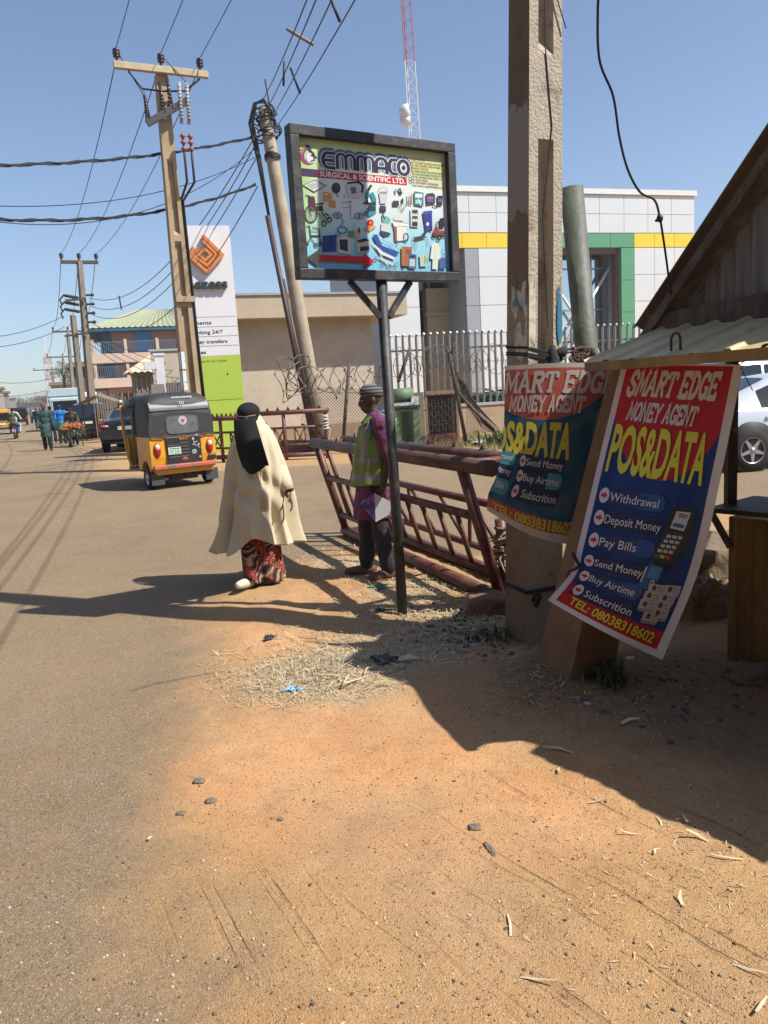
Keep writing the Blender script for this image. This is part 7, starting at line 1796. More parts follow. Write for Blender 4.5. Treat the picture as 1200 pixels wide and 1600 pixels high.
    m = MB(); m.grid(frontpt, 8, 6); m.build('windscreen', M_DGL, o)
    for sx in (-1, 1):
        m = MB(); m.ball((sx*.70, .06, .88), (.20, .09, .085), 12); m.build('tail_lamp', M_RLT, o); m = MB(); m.ball((sx*.62, .005, .90), (.11, .05, .035), 8); m.build('lamp_strip', M_CLT, o)
        m = MB(); m.ball((sx*.62, 4.42, .62), (.16, .12, .08), 10); m.build('headlight', M_CLT, o)
    m = MB(); m.box((0, -.005, .50), (1.5, .10, .17)); m.build('rear_bumper', paint, o, bevel=.04); m = MB(); m.box((0, -.01, .82), (.46, .02, .12)); m.build('number_plate', M_PLATE, o)
    m = MB(); m.box((0, -.01, .33), (1.1, .08, .08)); m.build('bumper_trim', M_BLK, o)
    return o
M_NAVY = mat('dark_navy_paint', (.010, .012, .020), .12, coat=.8, spec=.6); M_SILV = mat('pale_silver_paint', (.55, .585, .63), .22, coat=.5, metal=.15)
cb = G(157, 709); car('glossy dark navy sedan parked at the roadside ahead of the three-wheeler', M_NAVY, (cb.x+.88, cb.y+.1, 0), R(9))
w_ = D(1172, 700, 11.9)
wyaw = R(-84); fx = Vector((-math.sin(wyaw), math.cos(wyaw), 0)); rx_ = Vector((math.cos(wyaw), math.sin(wyaw), 0))
car('pale silver sedan with five-spoke wheels parked beyond the kiosk', M_SILV, Vector((w_.x, w_.y, 0))-fx*.95-rx_*.84, wyaw, spokes=5)
p = D(1142, 600, 17.5); car('black car mostly hidden beyond the silver sedan', M_NAVY, Vector((p.x-1.2, p.y, 0)), R(-80), spokes=5, suv=True)
p = D(137, 660, 38); car('dark estate car ahead of the navy sedan by the twin-post pole', mat('dark_green_paint', (.012, .018, .018), .2, coat=.6), (p.x, p.y, 0), R(14), suv=True)
def minibus(label, paint, loc, rz, w, l, h, cat, win=True, name='minibus', big=False, band=None):
    o = thing(name, label, cat, loc, rz); m = MB(); m.prism([(0, .35), (0, h*.92), (.12, h), (l*.86, h), (l*.97, h*.62), (l, .45), (l*.98, .35)], LM((-w/2, 0, 0), (0, 1, 0), (0, 0, 1), (1, 0, 0)), w); m.build('body', paint, o, bevel=.08, seg=3)
    for y in (l*.2, l*.8):
        for sx in (-1, 1): wheel(o, (sx*(w/2-.10), y, .33), .33, .2, (sx, 0, 0))
    m = MB(); m.box((0, -.012, h*.70), (w*.80, .03, h*.32)); rw = m.build('rear_window', M_DGL, o, bevel=.01)
    m = MB(); [m.box((x, -.03, z), s_) for x, z, s_ in ((0, h*.70+h*.17, (w*.86, .03, .06)), (0, h*.70-h*.17, (w*.86, .03, .06)), (-w*.41, h*.70, (.06, .03, h*.34)), (w*.41, h*.70, (.06, .03, h*.34)))]; m.build('frame', paint, rw)
    for sx in (-1, 1):
        if win:
            for k in range(3): m = MB(); m.box((sx*(w/2+.004), l*(.16+.24*k), h*.72), (.02, l*.19, h*.26)); m.build('side_window', M_DGL, o)
        m = MB(); m.box((sx*w*.42, -.015, h*.42), (.12, .04, .28)); m.build('tail_lamp', M_RLT, o)
    m = MB(); m.box((0, l*.905, h*.76), (w*.84, .03, h*.3), rot=Matrix.Rotation(R(-18), 3, 'X')); m.build('windscreen', M_DGL, o); m = MB(); m.box((0, -.04, .42), (w*.95, .1, .14)); m.build('bumper', M_BLK, o); m = MB(); m.box((0, -.02, h*.42), (.5, .02, .14)); m.build('number_plate', M_PLATE, o)
    if big: m = MB(); m.prism([(0, h*.98), (0, h*1.22), (l*.8, h*1.22), (l*.8, h*.98)], LM((-w*.54, 0, 0), (0, 1, 0), (0, 0, 1), (1, 0, 0)), w*1.08); m.build('roof_box', paint, o, bevel=.05)
    return o
p = D(104, 650, 56); minibus('light blue box lorry seen from behind in the middle distance', mat('light_blue_lorry', (.36, .47, .52), .5, var=.1), (p.x, p.y, 0), R(23), 2.05, 5.5, 2.45, 'lorry', False, 'lorry', True)
p = D(133, 645, 60); minibus('white delivery lorry beside the light blue one', mat('white_lorry', (.60, .58, .54), .5, var=.1), (p.x, p.y, 0), R(22), 2.0, 5.5, 2.7, 'lorry', False, 'lorry')
p = D(3, 668, 54); minibus('mustard yellow minibus coming in at the left edge', mat('mustard_bus', (.50, .24, .025), .4), (p.x, p.y, 0), R(25), 1.5, 3.8, 1.75, 'minibus')
p = D(29, 655, 82); minibus('dark minivan in the distance on the left lane', M_NAVY, (p.x, p.y, 0), R(25), 1.8, 4.2, 1.9, 'minivan')
# ------------------------------------------------------------------ motorcycle
def motorbike(label, loc, rz, group=None):
    o = thing('motorcycle', label, 'motorcycle', loc, rz, group)
    for y in (.1, 1.35): wheel(o, (0, y, .30), .30, .10, (1, 0, 0))
    m = MB(); m.tube([(0, .05, .62), (0, .5, .72), (0, .95, .72), (0, 1.1, .85)], [.08, .14, .15, .08], 10); m.box((0, .62, .42), (.26, .5, .26)); m.build('body', mat('bike_red', (.10, .015, .015), .35), o); m = MB(); m.tube([(0, -.1, .80), (0, .35, .82), (0, .75, .80)], [.10, .13, .10], 10); m.build('saddle', M_BLK, o)
    m = MB(); m.tube([(-.34, 1.0, 1.02), (-.1, 1.12, 1.0), (.1, 1.12, 1.0), (.34, 1.0, 1.02)], .02, 6); m.tube([(0, 1.12, 1.0), (0, 1.35, .3)], .035, 6); m.build('handlebar', M_BLK, o); m = MB(); m.box((0, -.14, .66), (.14, .05, .09)); m.build('tail_lamp', M_RLT, o, bevel=.01); m = MB(); m.box((0, -.16, .48), (.20, .02, .20)); m.build('number_plate', mat('plate_grey', (.35,)*3, .5), o); m = MB(); m.box((0, -.12, .52), (.16, .04, .4)); m.build('mudguard', M_BLK, o)
    return o
mbp = G(24, 686); motorbike('motorcycle ridden by two people along the left lane', (mbp.x, mbp.y, 0), R(20))
# ------------------------------------------------------------------ wheelbarrow of carrots
wbp = G(112, 699); wb = thing('wheelbarrow', 'wheelbarrow heaped with carrots coming down the road', 'wheelbarrow', (wbp.x, wbp.y, 0), R(10))
wheel(wb, (0, .05, .18), .18, .09, (1, 0, 0)); m = MB(); tr = [(-.26, .0), (.26, .0), (.40, .30), (-.40, .30)]
m.prism(tr, LM((0, .15, .40), (1, 0, 0), (0, 0, 1), (0, 1, 0)), .85); m.build('tray', mat('dark_tray', (.035, .035, .032), .7), wb); m = MB()
for sx in (-1, 1): m.tube([(sx*.05, .05, .18), (sx*.22, .4, .42), (sx*.30, 1.7, .70)], .022, 6); m.tube([(sx*.24, .85, .42), (sx*.28, .95, 0)], .02, 6)
m.build('handles', M_BLK, wb)
m = MB(); rr_ = random.Random(2)
for k in range(130):
    a = rr_.uniform(0, 6.28); r = .40*rr_.random()**.5; x, y = r*math.cos(a), .55+r*1.1*math.sin(a); z = .72+.16*(1-(r/.42)**2); d = Vector((rr_.gauss(0, .6), -.4+rr_.gauss(0, .5), rr_.gauss(.35, .3))).normalized()
    m.tube([(x, y, z), Vector((x, y, z))+d*.17], [.03, .008], 6)
c_ = m.build('carrot_heap', mat('carrot_orange', (.55, .16, .05), .6, var=.2, vscale=20)); c_.location = (wbp.x, wbp.y, 0); c_.rotation_euler = (0, 0, R(10)); setp(c_, 'heap of orange carrots in the wheelbarrow', 'carrots', kind='stuff')
m = MB()
for k in range(260):
    a = rr_.uniform(0, 6.28); x, y = .44*math.cos(a)*rr_.uniform(.8, 1.1), .55+.50*math.sin(a)*rr_.uniform(.8, 1.1); z = .70+rr_.uniform(-.22, .12); d = Vector((math.cos(a)*.08, math.sin(a)*.08, rr_.uniform(-.14, .06))); s_ = Vector((-math.sin(a), math.cos(a), 0))*.022
    m.face([(x-s_.x, y-s_.y, z), (x+s_.x, y+s_.y, z), Vector((x, y, z))+d], 0)
c_ = m.build('carrot_leaves', mat('carrot_green', (.10, .15, .045), .7)); c_.location = (wbp.x, wbp.y, 0); c_.rotation_euler = (0, 0, R(10)); setp(c_, 'green carrot tops hanging round the barrow rim', 'leaves', kind='stuff')
# ------------------------------------------------------------------ people
M_SKIN = mat('dark_skin', (.060, .032, .020), .5, var=.15, vscale=12); M_SKIN2 = mat('brown_skin', (.115, .062, .038), .5, var=.12, vscale=12)
def hand(mb, wrist, d, palm_n, thumb, curl=.5, s=1.0):
    """palm and five separate fingers; d: towards the fingertips, palm_n: out of the palm, thumb: towards the thumb side"""
    d = Vector(d).normalized(); n = Vector(palm_n); n = (n-d*n.dot(d)).normalized(); t = n.cross(d).normalized()
    if t.dot(Vector(thumb)) < 0: t = -t
    w = Vector(wrist); Rm = Matrix((t, n, d)).transposed()
    mb.ball(w+d*.048*s, (.040*s, .017*s, .052*s), 12, rot=Rm)
    for k, (off, ln) in enumerate(((.029, .072), (.010, .082), (-.010, .076), (-.028, .060))):
        p = w+d*.088*s+t*off*s; dd = d.copy(); pts = [w+d*.05*s+t*off*.8*s, p]
        for j in range(3):
            dd = (dd+n*(curl*(.55+.25*j)+.06*k)).normalized(); p = p+dd*ln*s*(.45, .32, .26)[j]; pts.append(p)
        mb.tube(pts, [.010*s, .0098*s, .0090*s, .0082*s, .0062*s], 8); [mb.ball(q_, r*s, 8) for q_, r in zip(pts[1:], (.0098, .009, .0082, .0064))]
    p0_ = w+d*.022*s+t*.032*s; p1_ = p0_+(t*.75+d*.65+n*.25).normalized()*.036*s; p2_ = p1_+(t*.25+d*.9+n*.35).normalized()*.030*s; p3_ = p2_+(d*.9+n*.5).normalized()*.022*s
    mb.tube([w+d*.012*s+t*.012*s, p0_, p1_, p2_, p3_], [.014*s, .013*s, .0105*s, .0095*s, .007*s], 8); [mb.ball(q_, r*s, 8) for q_, r in ((p1_, .0105), (p2_, .0095), (p3_, .007))]
def head(mb, c, yaw=0.0, pitch=0.0, s=1.0):
    """face towards -y before yaw"""
    Rm = Matrix.Rotation(yaw, 3, 'Z') @ Matrix.Rotation(pitch, 3, 'X'); c = Vector(c)
    B_ = lambda p, r, n=12: mb.ball(c+Rm @ (Vector(p)*s), Vector(r)*s, n, rot=Rm)
    B_((0, .018, .035), (.076, .096, .088), 18); B_((0, -.012, -.02), (.062, .075, .085), 16); B_((0, -.045, -.078), (.040, .038, .030)); B_((0, -.005, -.055), (.056, .062, .040))
    B_((0, -.080, .030), (.050, .014, .012)); B_((0, -.092, -.012), (.013, .020, .030), 10); B_((0, -.100, -.026), (.017, .016, .012), 10); B_((.014, -.09, -.03), (.010, .012, .009), 8); B_((-.014, -.09, -.03), (.010, .012, .009), 8)
    B_((0, -.083, -.055), (.024, .014, .008), 10); B_((0, -.081, -.067), (.021, .014, .008), 10); B_((.038, -.058, -.015), (.020, .020, .018), 10); B_((-.038, -.058, -.015), (.020, .020, .018), 10)
    for sx in (-1, 1): B_((sx*.077, .018, -.005), (.010, .020, .034), 10); B_((sx*.074, .016, -.012), (.010, .012, .016), 8)
    return c, Rm
def eyes(root, c, Rm, s=1.0):
    m = MB()
    for sx in (-1, 1):
        m.ball(c+Rm @ Vector((sx*.031*s, -.073*s, .010*s)), (.0125*s, .010*s, .0085*s), 10, 0, Rm); m.ball(c+Rm @ Vector((sx*.031*s, -.081*s, .010*s)), (.006*s, .004*s, .006*s), 8, 1, Rm)
    return m.build('eyes', [mat('eye_white', (.42, .38, .34), .3), mat('eye_dark', (.01, .008, .006), .2)], root)
def person(label, loc, rz, h=1.72, skin=M_SKIN, top=None, legs=None, shoes=None, hat=None, hair=True, robe=None, pose=None, voxel=.02, group=None, stuff=None, hat_kind='cap', sleeve=1.0, neck_col=None):
    """body mesh is the top-level object; clothes are its children"""
    s = h/1.72
    P_ = dict(pel=(0, 0, .93), che=(0, .0, 1.30), nec=(0, .01, 1.46), hea=(0, -.02, 1.60), hyaw=0, hpit=0,
              ls=(.185, .0, 1.39), le=(.235, .03, 1.12), lw=(.25, -.03, .87), rs=(-.185, 0, 1.39), re=(-.235, .03, 1.12), rw=(-.25, -.03, .87),
              lh=(.09, 0, .90), lk=(.10, -.02, .50), la=(.105, .03, .09), rh=(-.09, 0, .90), rk=(-.10, -.02, .50), ra=(-.105, .03, .09), lhd=None, rhd=None, lcurl=.35, rcurl=.35, lft=(0.12, -1, 0), rft=(-.12, -1, 0))
    if pose: P_.update(pose)
    V = {k: (Vector(v)*s if isinstance(v, tuple) and k not in ('lft', 'rft', 'lhd', 'rhd') else v) for k, v in P_.items()}
    mb = MB(); c, Rm = head(mb, V['hea'], P_['hyaw'], P_['hpit'], s)
    limb(mb, [V['nec']-Vector((0, 0, .05*s)), V['hea']-Vector((0, 0, .05*s))], [.062*s, .055*s])
    mb.ball(V['che']+Vector((0, 0, .03*s)), Vector((.165, .105, .17))*s, 16); mb.ball((V['che']+V['pel'])*.5, Vector((.140, .095, .20))*s, 14); mb.ball(V['pel'], Vector((.155, .11, .13))*s, 14)
    for a in ('l', 'r'):
        sx = 1 if a == 'l' else -1
        mb.ball(V[a+'s'], .066*s, 12); limb(mb, [V[a+'s'], V[a+'e'], V[a+'w']], [.052*s, .042*s, .029*s]); limb(mb, [V['che']+Vector((sx*.06*s, 0, .12*s)), V[a+'s']], [.07*s, .06*s])
        dd = Vector(P_[a+'hd']) if P_[a+'hd'] else (V[a+'w']-V[a+'e']); hand(mb, V[a+'w'], dd, (-sx, -.2, 0), (0, -1, .1), P_[a+'curl'], s)
        limb(mb, [V[a+'h'], V[a+'k'], V[a+'a']], [.085*s, .056*s, .038*s]); f = Vector(P_[a+'ft']).normalized(); an = V[a+'a']; limb(mb, [an+Vector((0, 0, -.04*s))-f*.03*s, an+f*.10*s+Vector((0, 0, -.055*s)), an+f*.17*s+Vector((0, 0, -.065*s))], [.042*s, .036*s, .026*s])
    o = remesh_build(mb, 'person', skin, None, voxel, 3); o.location = loc; o.rotation_euler = (0, 0, rz); setp(o, label, 'person', group)
    if voxel <= .012: eyes(o, c, Rm, s)
    def cloth(name, fn, m_, v=None, sm=3):
        q_ = MB(); fn(q_); return remesh_build(q_, name, m_, o, v or voxel, sm, None, (.010, 13) if voxel < .012 and name in ('tunic', 'shirt', 'trousers') else ((.016, 8) if name in ('tunic', 'shirt', 'trousers') else None))
    if legs:
        def f_legs(q_):
            q_.ball(V['pel'], Vector((.168, .125, .14))*s, 14)
            for a in ('l', 'r'): limb(q_, [V[a+'h'], V[a+'k'], V[a+'a']+Vector((0, 0, .01))], [.105*s, .078*s, .068*s])
        cloth('trousers', f_legs, legs)
    if top:
        hem = P_.get('hem', .78)
        def f_top(q_):
            q_.ball(V['che']+Vector((0, 0, .04*s)), Vector((.185, .122, .175))*s, 16); q_.ball((V['che']+V['pel'])*.5, Vector((.165, .12, .22))*s, 14); q_.ball(V['pel'], Vector((.178, .135, .15))*s, 14)
            q_.ball(V['nec']-Vector((0, 0, .055*s)), Vector((.085, .075, .04))*s, 12)
            zb_ = hem*s; m0 = (V['lk']+V['rk'])*.5
            if hem < .82:
                n = 6
                for k in range(n):
                    f = (k+1)/n; z = V['pel'].z+(zb_-V['pel'].z)*f; cx = V['pel'].lerp(Vector((m0.x, m0.y, 0)), f*.6); q_.tube([(cx.x, cx.y, z+.07*s), (cx.x, cx.y, z)], [.17*s*(1+.14*f), .175*s*(1+.15*f)], 16)
            for a in ('l', 'r'):
                sx = 1 if a == 'l' else -1; q_.ball(V[a+'s'], .082*s, 12); limb(q_, [V['che']+Vector((sx*.06*s, 0, .12*s)), V[a+'s']], [.085*s, .078*s])
                if sleeve >= 1: limb(q_, [V[a+'s'], V[a+'e'], V[a+'e'].lerp(V[a+'w'], min(1, sleeve-.08))], [.074*s, .066*s, .058*s])
                else: limb(q_, [V[a+'s'], V[a+'s'].lerp(V[a+'e'], sleeve)], [.070*s, .066*s])
        cloth('tunic' if hem < .85 else 'shirt', f_top, top)
    if shoes:
        def f_sh(q_):
            for a in ('l', 'r'):
                f = Vector(P_[a+'ft']).normalized(); an = V[a+'a']; limb(q_, [an+Vector((0, 0, -.045*s))-f*.045*s, an+f*.10*s+Vector((0, 0, -.052*s)), an+f*.19*s+Vector((0, 0, -.060*s))], [.050*s, .044*s, .034*s])
        cloth('shoes', f_sh, shoes)
    if hat or hair:
        def f_hat(q_):
            up = c+Rm @ Vector((0, .016*s, .060*s))
            if hat_kind == 'knit':
                q_.ball(c+Rm @ Vector((0, .030*s, .066*s)), Vector((.092, .116, .074))*s, 18, rot=Rm @ Matrix.Rotation(R(-14), 3, 'X'))
            elif hat_kind == 'kufi': q_.lathe([(.0, .10*s), (.082*s, .095*s), (.088*s, .0), (.06*s, -.02*s), (0, -.02*s)], 16, 0, Matrix.Translation(c+Vector((0, .015*s, .045*s))))
            elif hat_kind == 'band': q_.ball(up, Vector((.084, .104, .07))*s, 16, rot=Rm)
            else: q_.ball(c+Rm @ Vector((0, .026*s, .052*s)), Vector((.082, .100, .078))*s, 16, rot=Rm)
        cloth('hat' if hat else 'hair', f_hat, hat or mat('black_hair', (.010, .009, .008), .9), min(voxel, .016), 2)
    return o, V, c, Rm, cloth

# --- guard in the hi-vis vest, side-on, looking left
gpos = Gh(587, 899)

M_TUN = mat('purple_print', (.11, .022, .075), .85, var=.25, vscale=40, col2=(.22, .06, .155), thr=.58, c2scale=55, soft=.03)
M_DKT = mat('dark_trousers', (.020, .021, .024), .85, var=.3, vscale=8); M_BRS = mat('dusty_brown_shoe', (.115, .072, .048), .7, var=.3, vscale=15)
def stripes_mat(name, a, b, scale, axis_='Z', thr=.5):
    m = mat(name, a, .85); nt = m.node_tree; N = nt.nodes; L = nt.links; tc = N.new('ShaderNodeTexCoord'); w = N.new('ShaderNodeTexWave'); w.bands_direction = axis_; w.inputs['Scale'].default_value = scale; w.inputs['Distortion'].default_value = .6; w.inputs['Detail'].default_value = 1
    L.new(tc.outputs['Object'], w.inputs['Vector']); mr = N.new('ShaderNodeMapRange'); mr.inputs[1].default_value = thr; mr.inputs[2].default_value = thr+.06; L.new(w.outputs['Fac'], mr.inputs[0]); mx = N.new('ShaderNodeMix'); mx.data_type = 'RGBA'; mx.inputs['A'].default_value = (*a, 1); mx.inputs['B'].default_value = (*b, 1); L.new(mr.outputs[0], mx.inputs['Factor']); L.new(mx.outputs['Result'], N['Principled BSDF'].inputs['Base Color']); return m
pose = dict(hea=(0, .045, 1.585), hyaw=R(4), hpit=R(8), nec=(0, .095, 1.45), che=(0, .09, 1.28), pel=(0, .06, .91), ls=(.18, .115, 1.37), le=(.205, .165, 1.10), lw=(.215, .105, .84), rs=(-.18, .115, 1.37), re=(-.22, .15, 1.10), rw=(-.21, .05, .86),
            lh=(.09, .06, .89), lk=(.10, .06, .49), la=(.12, .12, .09), rh=(-.09, .06, .89), rk=(-.10, -.05, .49), ra=(-.10, -.07, .09), hem=.55, lcurl=.55, lft=(.45, -1, 0), rft=(-.05, -1, 0), lhd=(0, -.10, -1))
gd_, GV, gc_, gR, gcl = person('elderly man in lime hi-vis vest, purple tunic and striped knit cap behind the sign post', gpos, R(-86), 1.70, M_SKIN, M_TUN, M_DKT, M_BRS, stripes_mat('striped_knit_cap', (.040, .045, .044), (.17, .18, .17), 11, 'Z', .78), True, None, pose, .0085, None, None, 'knit', .92)
# vest wrapped over the tunic: open sheet with grey bands
M_VEST = mat('lime_hi_vis', (.15, .21, .035), .6, var=.2, vscale=7); M_REFL = mat('grey_reflective', (.17, .175, .18), .4, var=.12, vscale=20)
def vest_ring(a, z):
    """a: angle round the body from the front (-y) via his left"""
    f = (z-.86)/.55; rx = .205+.012*math.sin(a*3+z*9)+.03*(1-f)*(.6+.4*math.cos(a)); ry = .165+.06*(1-f)*max(0, math.cos(a))
    if f > .72: rx *= 1-.10*((f-.72)/.28)
    w_ = .010*mnoise.noise(Vector((math.sin(a)*5, math.cos(a)*5, z*6)))+.007*math.sin(a*9+z*5)*(1-.6*f)
    return Vector(((rx*.93+w_)*math.sin(a), .060+.05*f-(ry+w_)*math.cos(a)-.02*(1-f), z))
q_ = MB(); A0_, A1_ = R(14), R(346)
def vmat(i, j_n, j):
    z = .84+.56*(j+.5)/28
    if .885 < z < .935 or 1.035 < z < 1.085: return 1
    a = A0_+(A1_-A0_)*(i+.5)/56
    return 1 if (abs(a-R(52)) < .13 or abs(a-R(308)) < .13) and z > 1.06 else 0
def vpt(u, v):
    a = A0_+(A1_-A0_)*u; z = .84+.56*v
    if v > .62 and (abs(a-R(90)) < .55 or abs(a-R(270)) < .55): z = min(z, 1.195+.10*abs(abs(a-R(180))-R(90))/.55*1.8)
    if v > .7: a = A0_+(A1_-A0_)*u; z = z if abs(a-R(180)) < R(130) else min(z, 1.34)
    return vest_ring(a, z)*1.0
q_.grid(vpt, 56, 28, mfn=lambda i, j: vmat(i, 0, j)); 
# shoulder straps
for sx in (-1, 1):
    q_.grid(lambda u, v, sx=sx: Vector((sx*(.07+.07*u), -.040+.27*v+.0*u, 1.36+.088*math.sin(math.pi*v)-.028*u+.015)), 4, 12)
q_.build('hi_vis_vest', [M_VEST, M_REFL], gd_, solid=.008)
q_ = MB(); q_.xf = Matrix.Translation((0, .105, 0)); q_.tube([(.02, -.05, 1.43), (.06, -.02, 1.455), (.07, .03, 1.46), (0, .08, 1.47), (-.07, .03, 1.46), (-.06, -.02, 1.455), (-.02, -.05, 1.43), (.0, -.125, 1.36), (.02, -.05, 1.43)], .016, 8); q_.tube([(.05, -.06, 1.42), (.045, -.13, 1.30), (.02, -.17, 1.16)], .008, 6); q_.build('blue_collar', mat('blue_collar', (.04, .08, .26), .7), gd_)
q_ = MB()
for z in (.0,): pass
A = Art(dz=.0005, z0=.001)
for k in range(3): A.line([(.0+.012*k, 0), (.02+.012*k, .05), (.0+.012*k, .09)], .008, (60, 100, 50))
A.build('vest_print', gd_, lambda x, y, z: vest_ring(R(64)+x*3.4, 1.19+y*.9)*1.035)
# paper folder held in his left hand
hv = GV['lw']; gd_.scale = (.93, .93, .955); fold = thing('folded_poster', 'white folder with blue and pink print held in the vested man\'s hand', 'folder', Matrix.Rotation(R(-86), 3, 'Z') @ ((hv+Vector((.0, -.02, -.12)))*.945)+gpos, R(-86))
fv = [(.02, -.20, -.02), (.03, -.03, .07), (.03, .085, -.06), (.02, -.06, -.20)]
q_ = MB(); 
q_.face([(.022, -.215, .0), (.036, -.07, .09), (.03, -.075, -.195)], 0); q_.face([(.036, -.07, .09), (.03, .10, -.02), (.028, .06, -.13), (.03, -.075, -.195)], 1); 
fold.scale = (.85,)*3; q_.build('sheet', [mat('blue_pink_print', (.03, .05, .22), .4, col2=(.45, .10, .22), thr=.53, c2scale=16, soft=.03), mat('white_sheet', (.55, .54, .56), .4)], fold, solid=.004)

# --- woman in the cream robe
wp = Gh(404, 917); wpos = Vector((wp.x+.02, wp.y+.16, wp.z)); WYAW = R(-8)
M_CREAM = mat('cream_cloth', (.56, .485, .335), .9, var=.05, vscale=3, bump=.12, bscale=120); M_NIQ = mat('black_cloth', (.006, .006, .007), .9)
wpose = dict(hea=(.0, -.03, 1.535), nec=(0, .0, 1.40), che=(0, .0, 1.24), pel=(0, 0, .89), hyaw=R(6), hpit=R(4), lw=(.30, -.07, .82), le=(.185, .03, 1.06), rw=(-.20, -.02, .84), re=(-.18, .03, 1.06), rs=(-.125, .02, 1.32), ls=(.125, .02, 1.32),
             la=(.12, .12, .10), lk=(.10, -.02, .48), ra=(-.075, -.20, .10), rk=(-.08, -.12, .50), lft=(.1, -1, -.15), rft=(-.1, -1, .22), lcurl=.5)
wo, WV, wc_, wR, wcl = person('woman in wide cream robe, black face veil and patterned skirt walking toward the viewer', wpos, WYAW, 1.70, M_SKIN2, None, None, mat('cream_shoe', (.56, .52, .42), .6), None, False, None, wpose, .009)
def fold(a, k, ph): return math.sin(a*k+ph)
rF = random.Random(12); FOLDS = [(rF.uniform(0, 6.283), rF.uniform(-.55, .55), rF.uniform(.03, .085), rF.choice((-1, 1, 1))*rF.uniform(.35, .95), rF.uniform(.20, .60)) for _ in range(38)]
FOLDS += [(.1, -.75, .07, 1.0, .30), (.25, -.45, .06, -.9, .34), (-.25, .7, .07, .9, .32), (.5, .5, .06, .9, .42), (5.6, -.6, .07, .9, .4)]
def robe_pt(u, v, ins=0.0):
    a = math.tau*u; s_, c_ = math.sin(a), math.cos(a)          # a = 0 faces the viewer (-y)
    zt_, zl = 1.600, .37+.035*math.sin(2*a+.6)+.02*math.sin(5*a)+.06*max(0, 1-abs(((a+math.pi) % math.tau)-math.pi-.28)/.42)-.045*max(0, -s_)
    z = zt_+(zl-zt_)*v
    if v < .16:
        t = v/.16; rx = .075+.035*t; ry = .085+.045*t; z = 1.535-.085*t
    else:
        t = (v-.16)/.84; z = 1.45+(zl-1.45)*t
        sh = min(1, t/.20); sh = sh*sh*(3-2*sh)
        rx = (lambda tb: next(a[1]+(b[1]-a[1])*(t-a[0])/(b[0]-a[0]) for a, b in zip(tb, tb[1:]) if t <= b[0]+1e-6))(((0, .112), (.07, .160), (.15, .192), (.31, .228), (.58, .262), (.8, .285), (1.0, .325))); ry = .13+.03*sh+.125*t**1.3
    fl = max(0, v-.20)/.80
    amp = .105*fl**.95
    f = (fold(a, 7, 1.3+1.2*fl)*.42+fold(a, 12, .4-1.4*fl)*.36+fold(a, 17, 2.2+.8*fl)*.22+fold(a, 4, 2.0)*.45)
    f = f*.6+.55*(1-2.2*abs(math.sin(a*4.5+1.1*fl+.6*math.sin(3*fl)))**.8)*.55
    f += .35*mnoise.noise(Vector((s_*2.6, c_*2.6, v*2.2)))
    # arms spread the cloth sideways
    side = abs(s_)**2.2; arm = math.exp(-((v-.58)/.20)**2)
    rx += side*arm*.012; k = 1+f*amp/.22
    fl2 = max(0, (v-.82)/.18); k += .03*fl2
    # cloth blown and lifted by the stride: centre drape
    x = s_*rx*k-ins*s_; y = -c_*ry*k+ins*c_
    y -= .09*max(0, c_)**2*fl*(.6+.4*math.sin(a*5+1)); x += -.03*fl-.05*fl*fl*max(0, -s_)+.02*math.sin(4*v)
    y += .015
    # diagonal drape folds at the front
    if c_ > 0 and v > .35: y -= .022*c_*math.sin((x*.9+z*.55)*26+1.5*math.sin(z*7))*min(1, (v-.35)*4)
    return Vector((x, y, z))
q_ = MB(); q_.grid(lambda u, v: robe_pt(u, v), 280, 100, closed_u=True); rb_ = q_.build('robe', M_CREAM, wo, solid=.006)
# cuff at her left wrist
q_ = MB(); q_.tube([(.21, .02, 1.04), (.265, -.03, .92), (.305, -.065, .845)], [.07, .060, .044], 14, caps=False); q_.build('sleeve', M_CREAM, wo, solid=.005)
# face veil and head wrap
def niq(q2):
    q2.ball(wc_+wR @ Vector((0, .02, .040)), (.098, .118, .088), 20, rot=wR); q2.ball(wc_+wR @ Vector((0, .0, -.035)), (.088, .104, .105), 18, rot=wR); q2.ball(wc_+wR @ Vector((.0, .10, -.03)), (.05, .05, .06), 12); q2.ball(wc_+Vector((.0, .03, -.13)), (.088, .10, .10), 14); q2.ball(wc_+Vector((.01, .05, -.20)), (.12, .10, .08), 14); limb(q2, [wc_+Vector((.05, .08, -.03)), wc_+Vector((.115, .07, -.075)), wc_+Vector((.14, .05, -.13))], [.02, .022, .012])
nb_ = wcl('head_wrap', niq, M_NIQ, .010, 3)
q_ = MB()
def veil(u, v):
    a = (u-.5)*2.3; t = v; w_ = .102+.006*t+.022*math.sin(t*2.2); z = wc_.z-.012-.42*t-.01*math.sin(u*5)*t-.045*t*t*math.sin(math.pi*min(1, u*1.15)); r = .118+.055*math.sin(min(1, t*1.3)*math.pi/2)+.012*math.sin(4*a+2*t)*t+.015*math.sin(2.6*a+1)*t
    return Vector((wc_.x+w_*math.sin(a*.78)*1.12+.055*t+.03*t*t, wc_.y-.012-r*math.cos(a*.55)-.040*t, z))
q_.grid(veil, 40, 40); q_.build('face_veil', M_NIQ, wo, solid=.006)
q_ = MB(); q_.tube([wc_+wR @ Vector((-.078, -.088, .018)), wc_+wR @ Vector((0, -.125, .012)), wc_+wR @ Vector((.078, -.088, .020))], .0065, 8)
q_.build('eye_slit', mat('eye_skin', (.16, .10, .075), .6), wo)
wo.scale = (1, 1, .935)
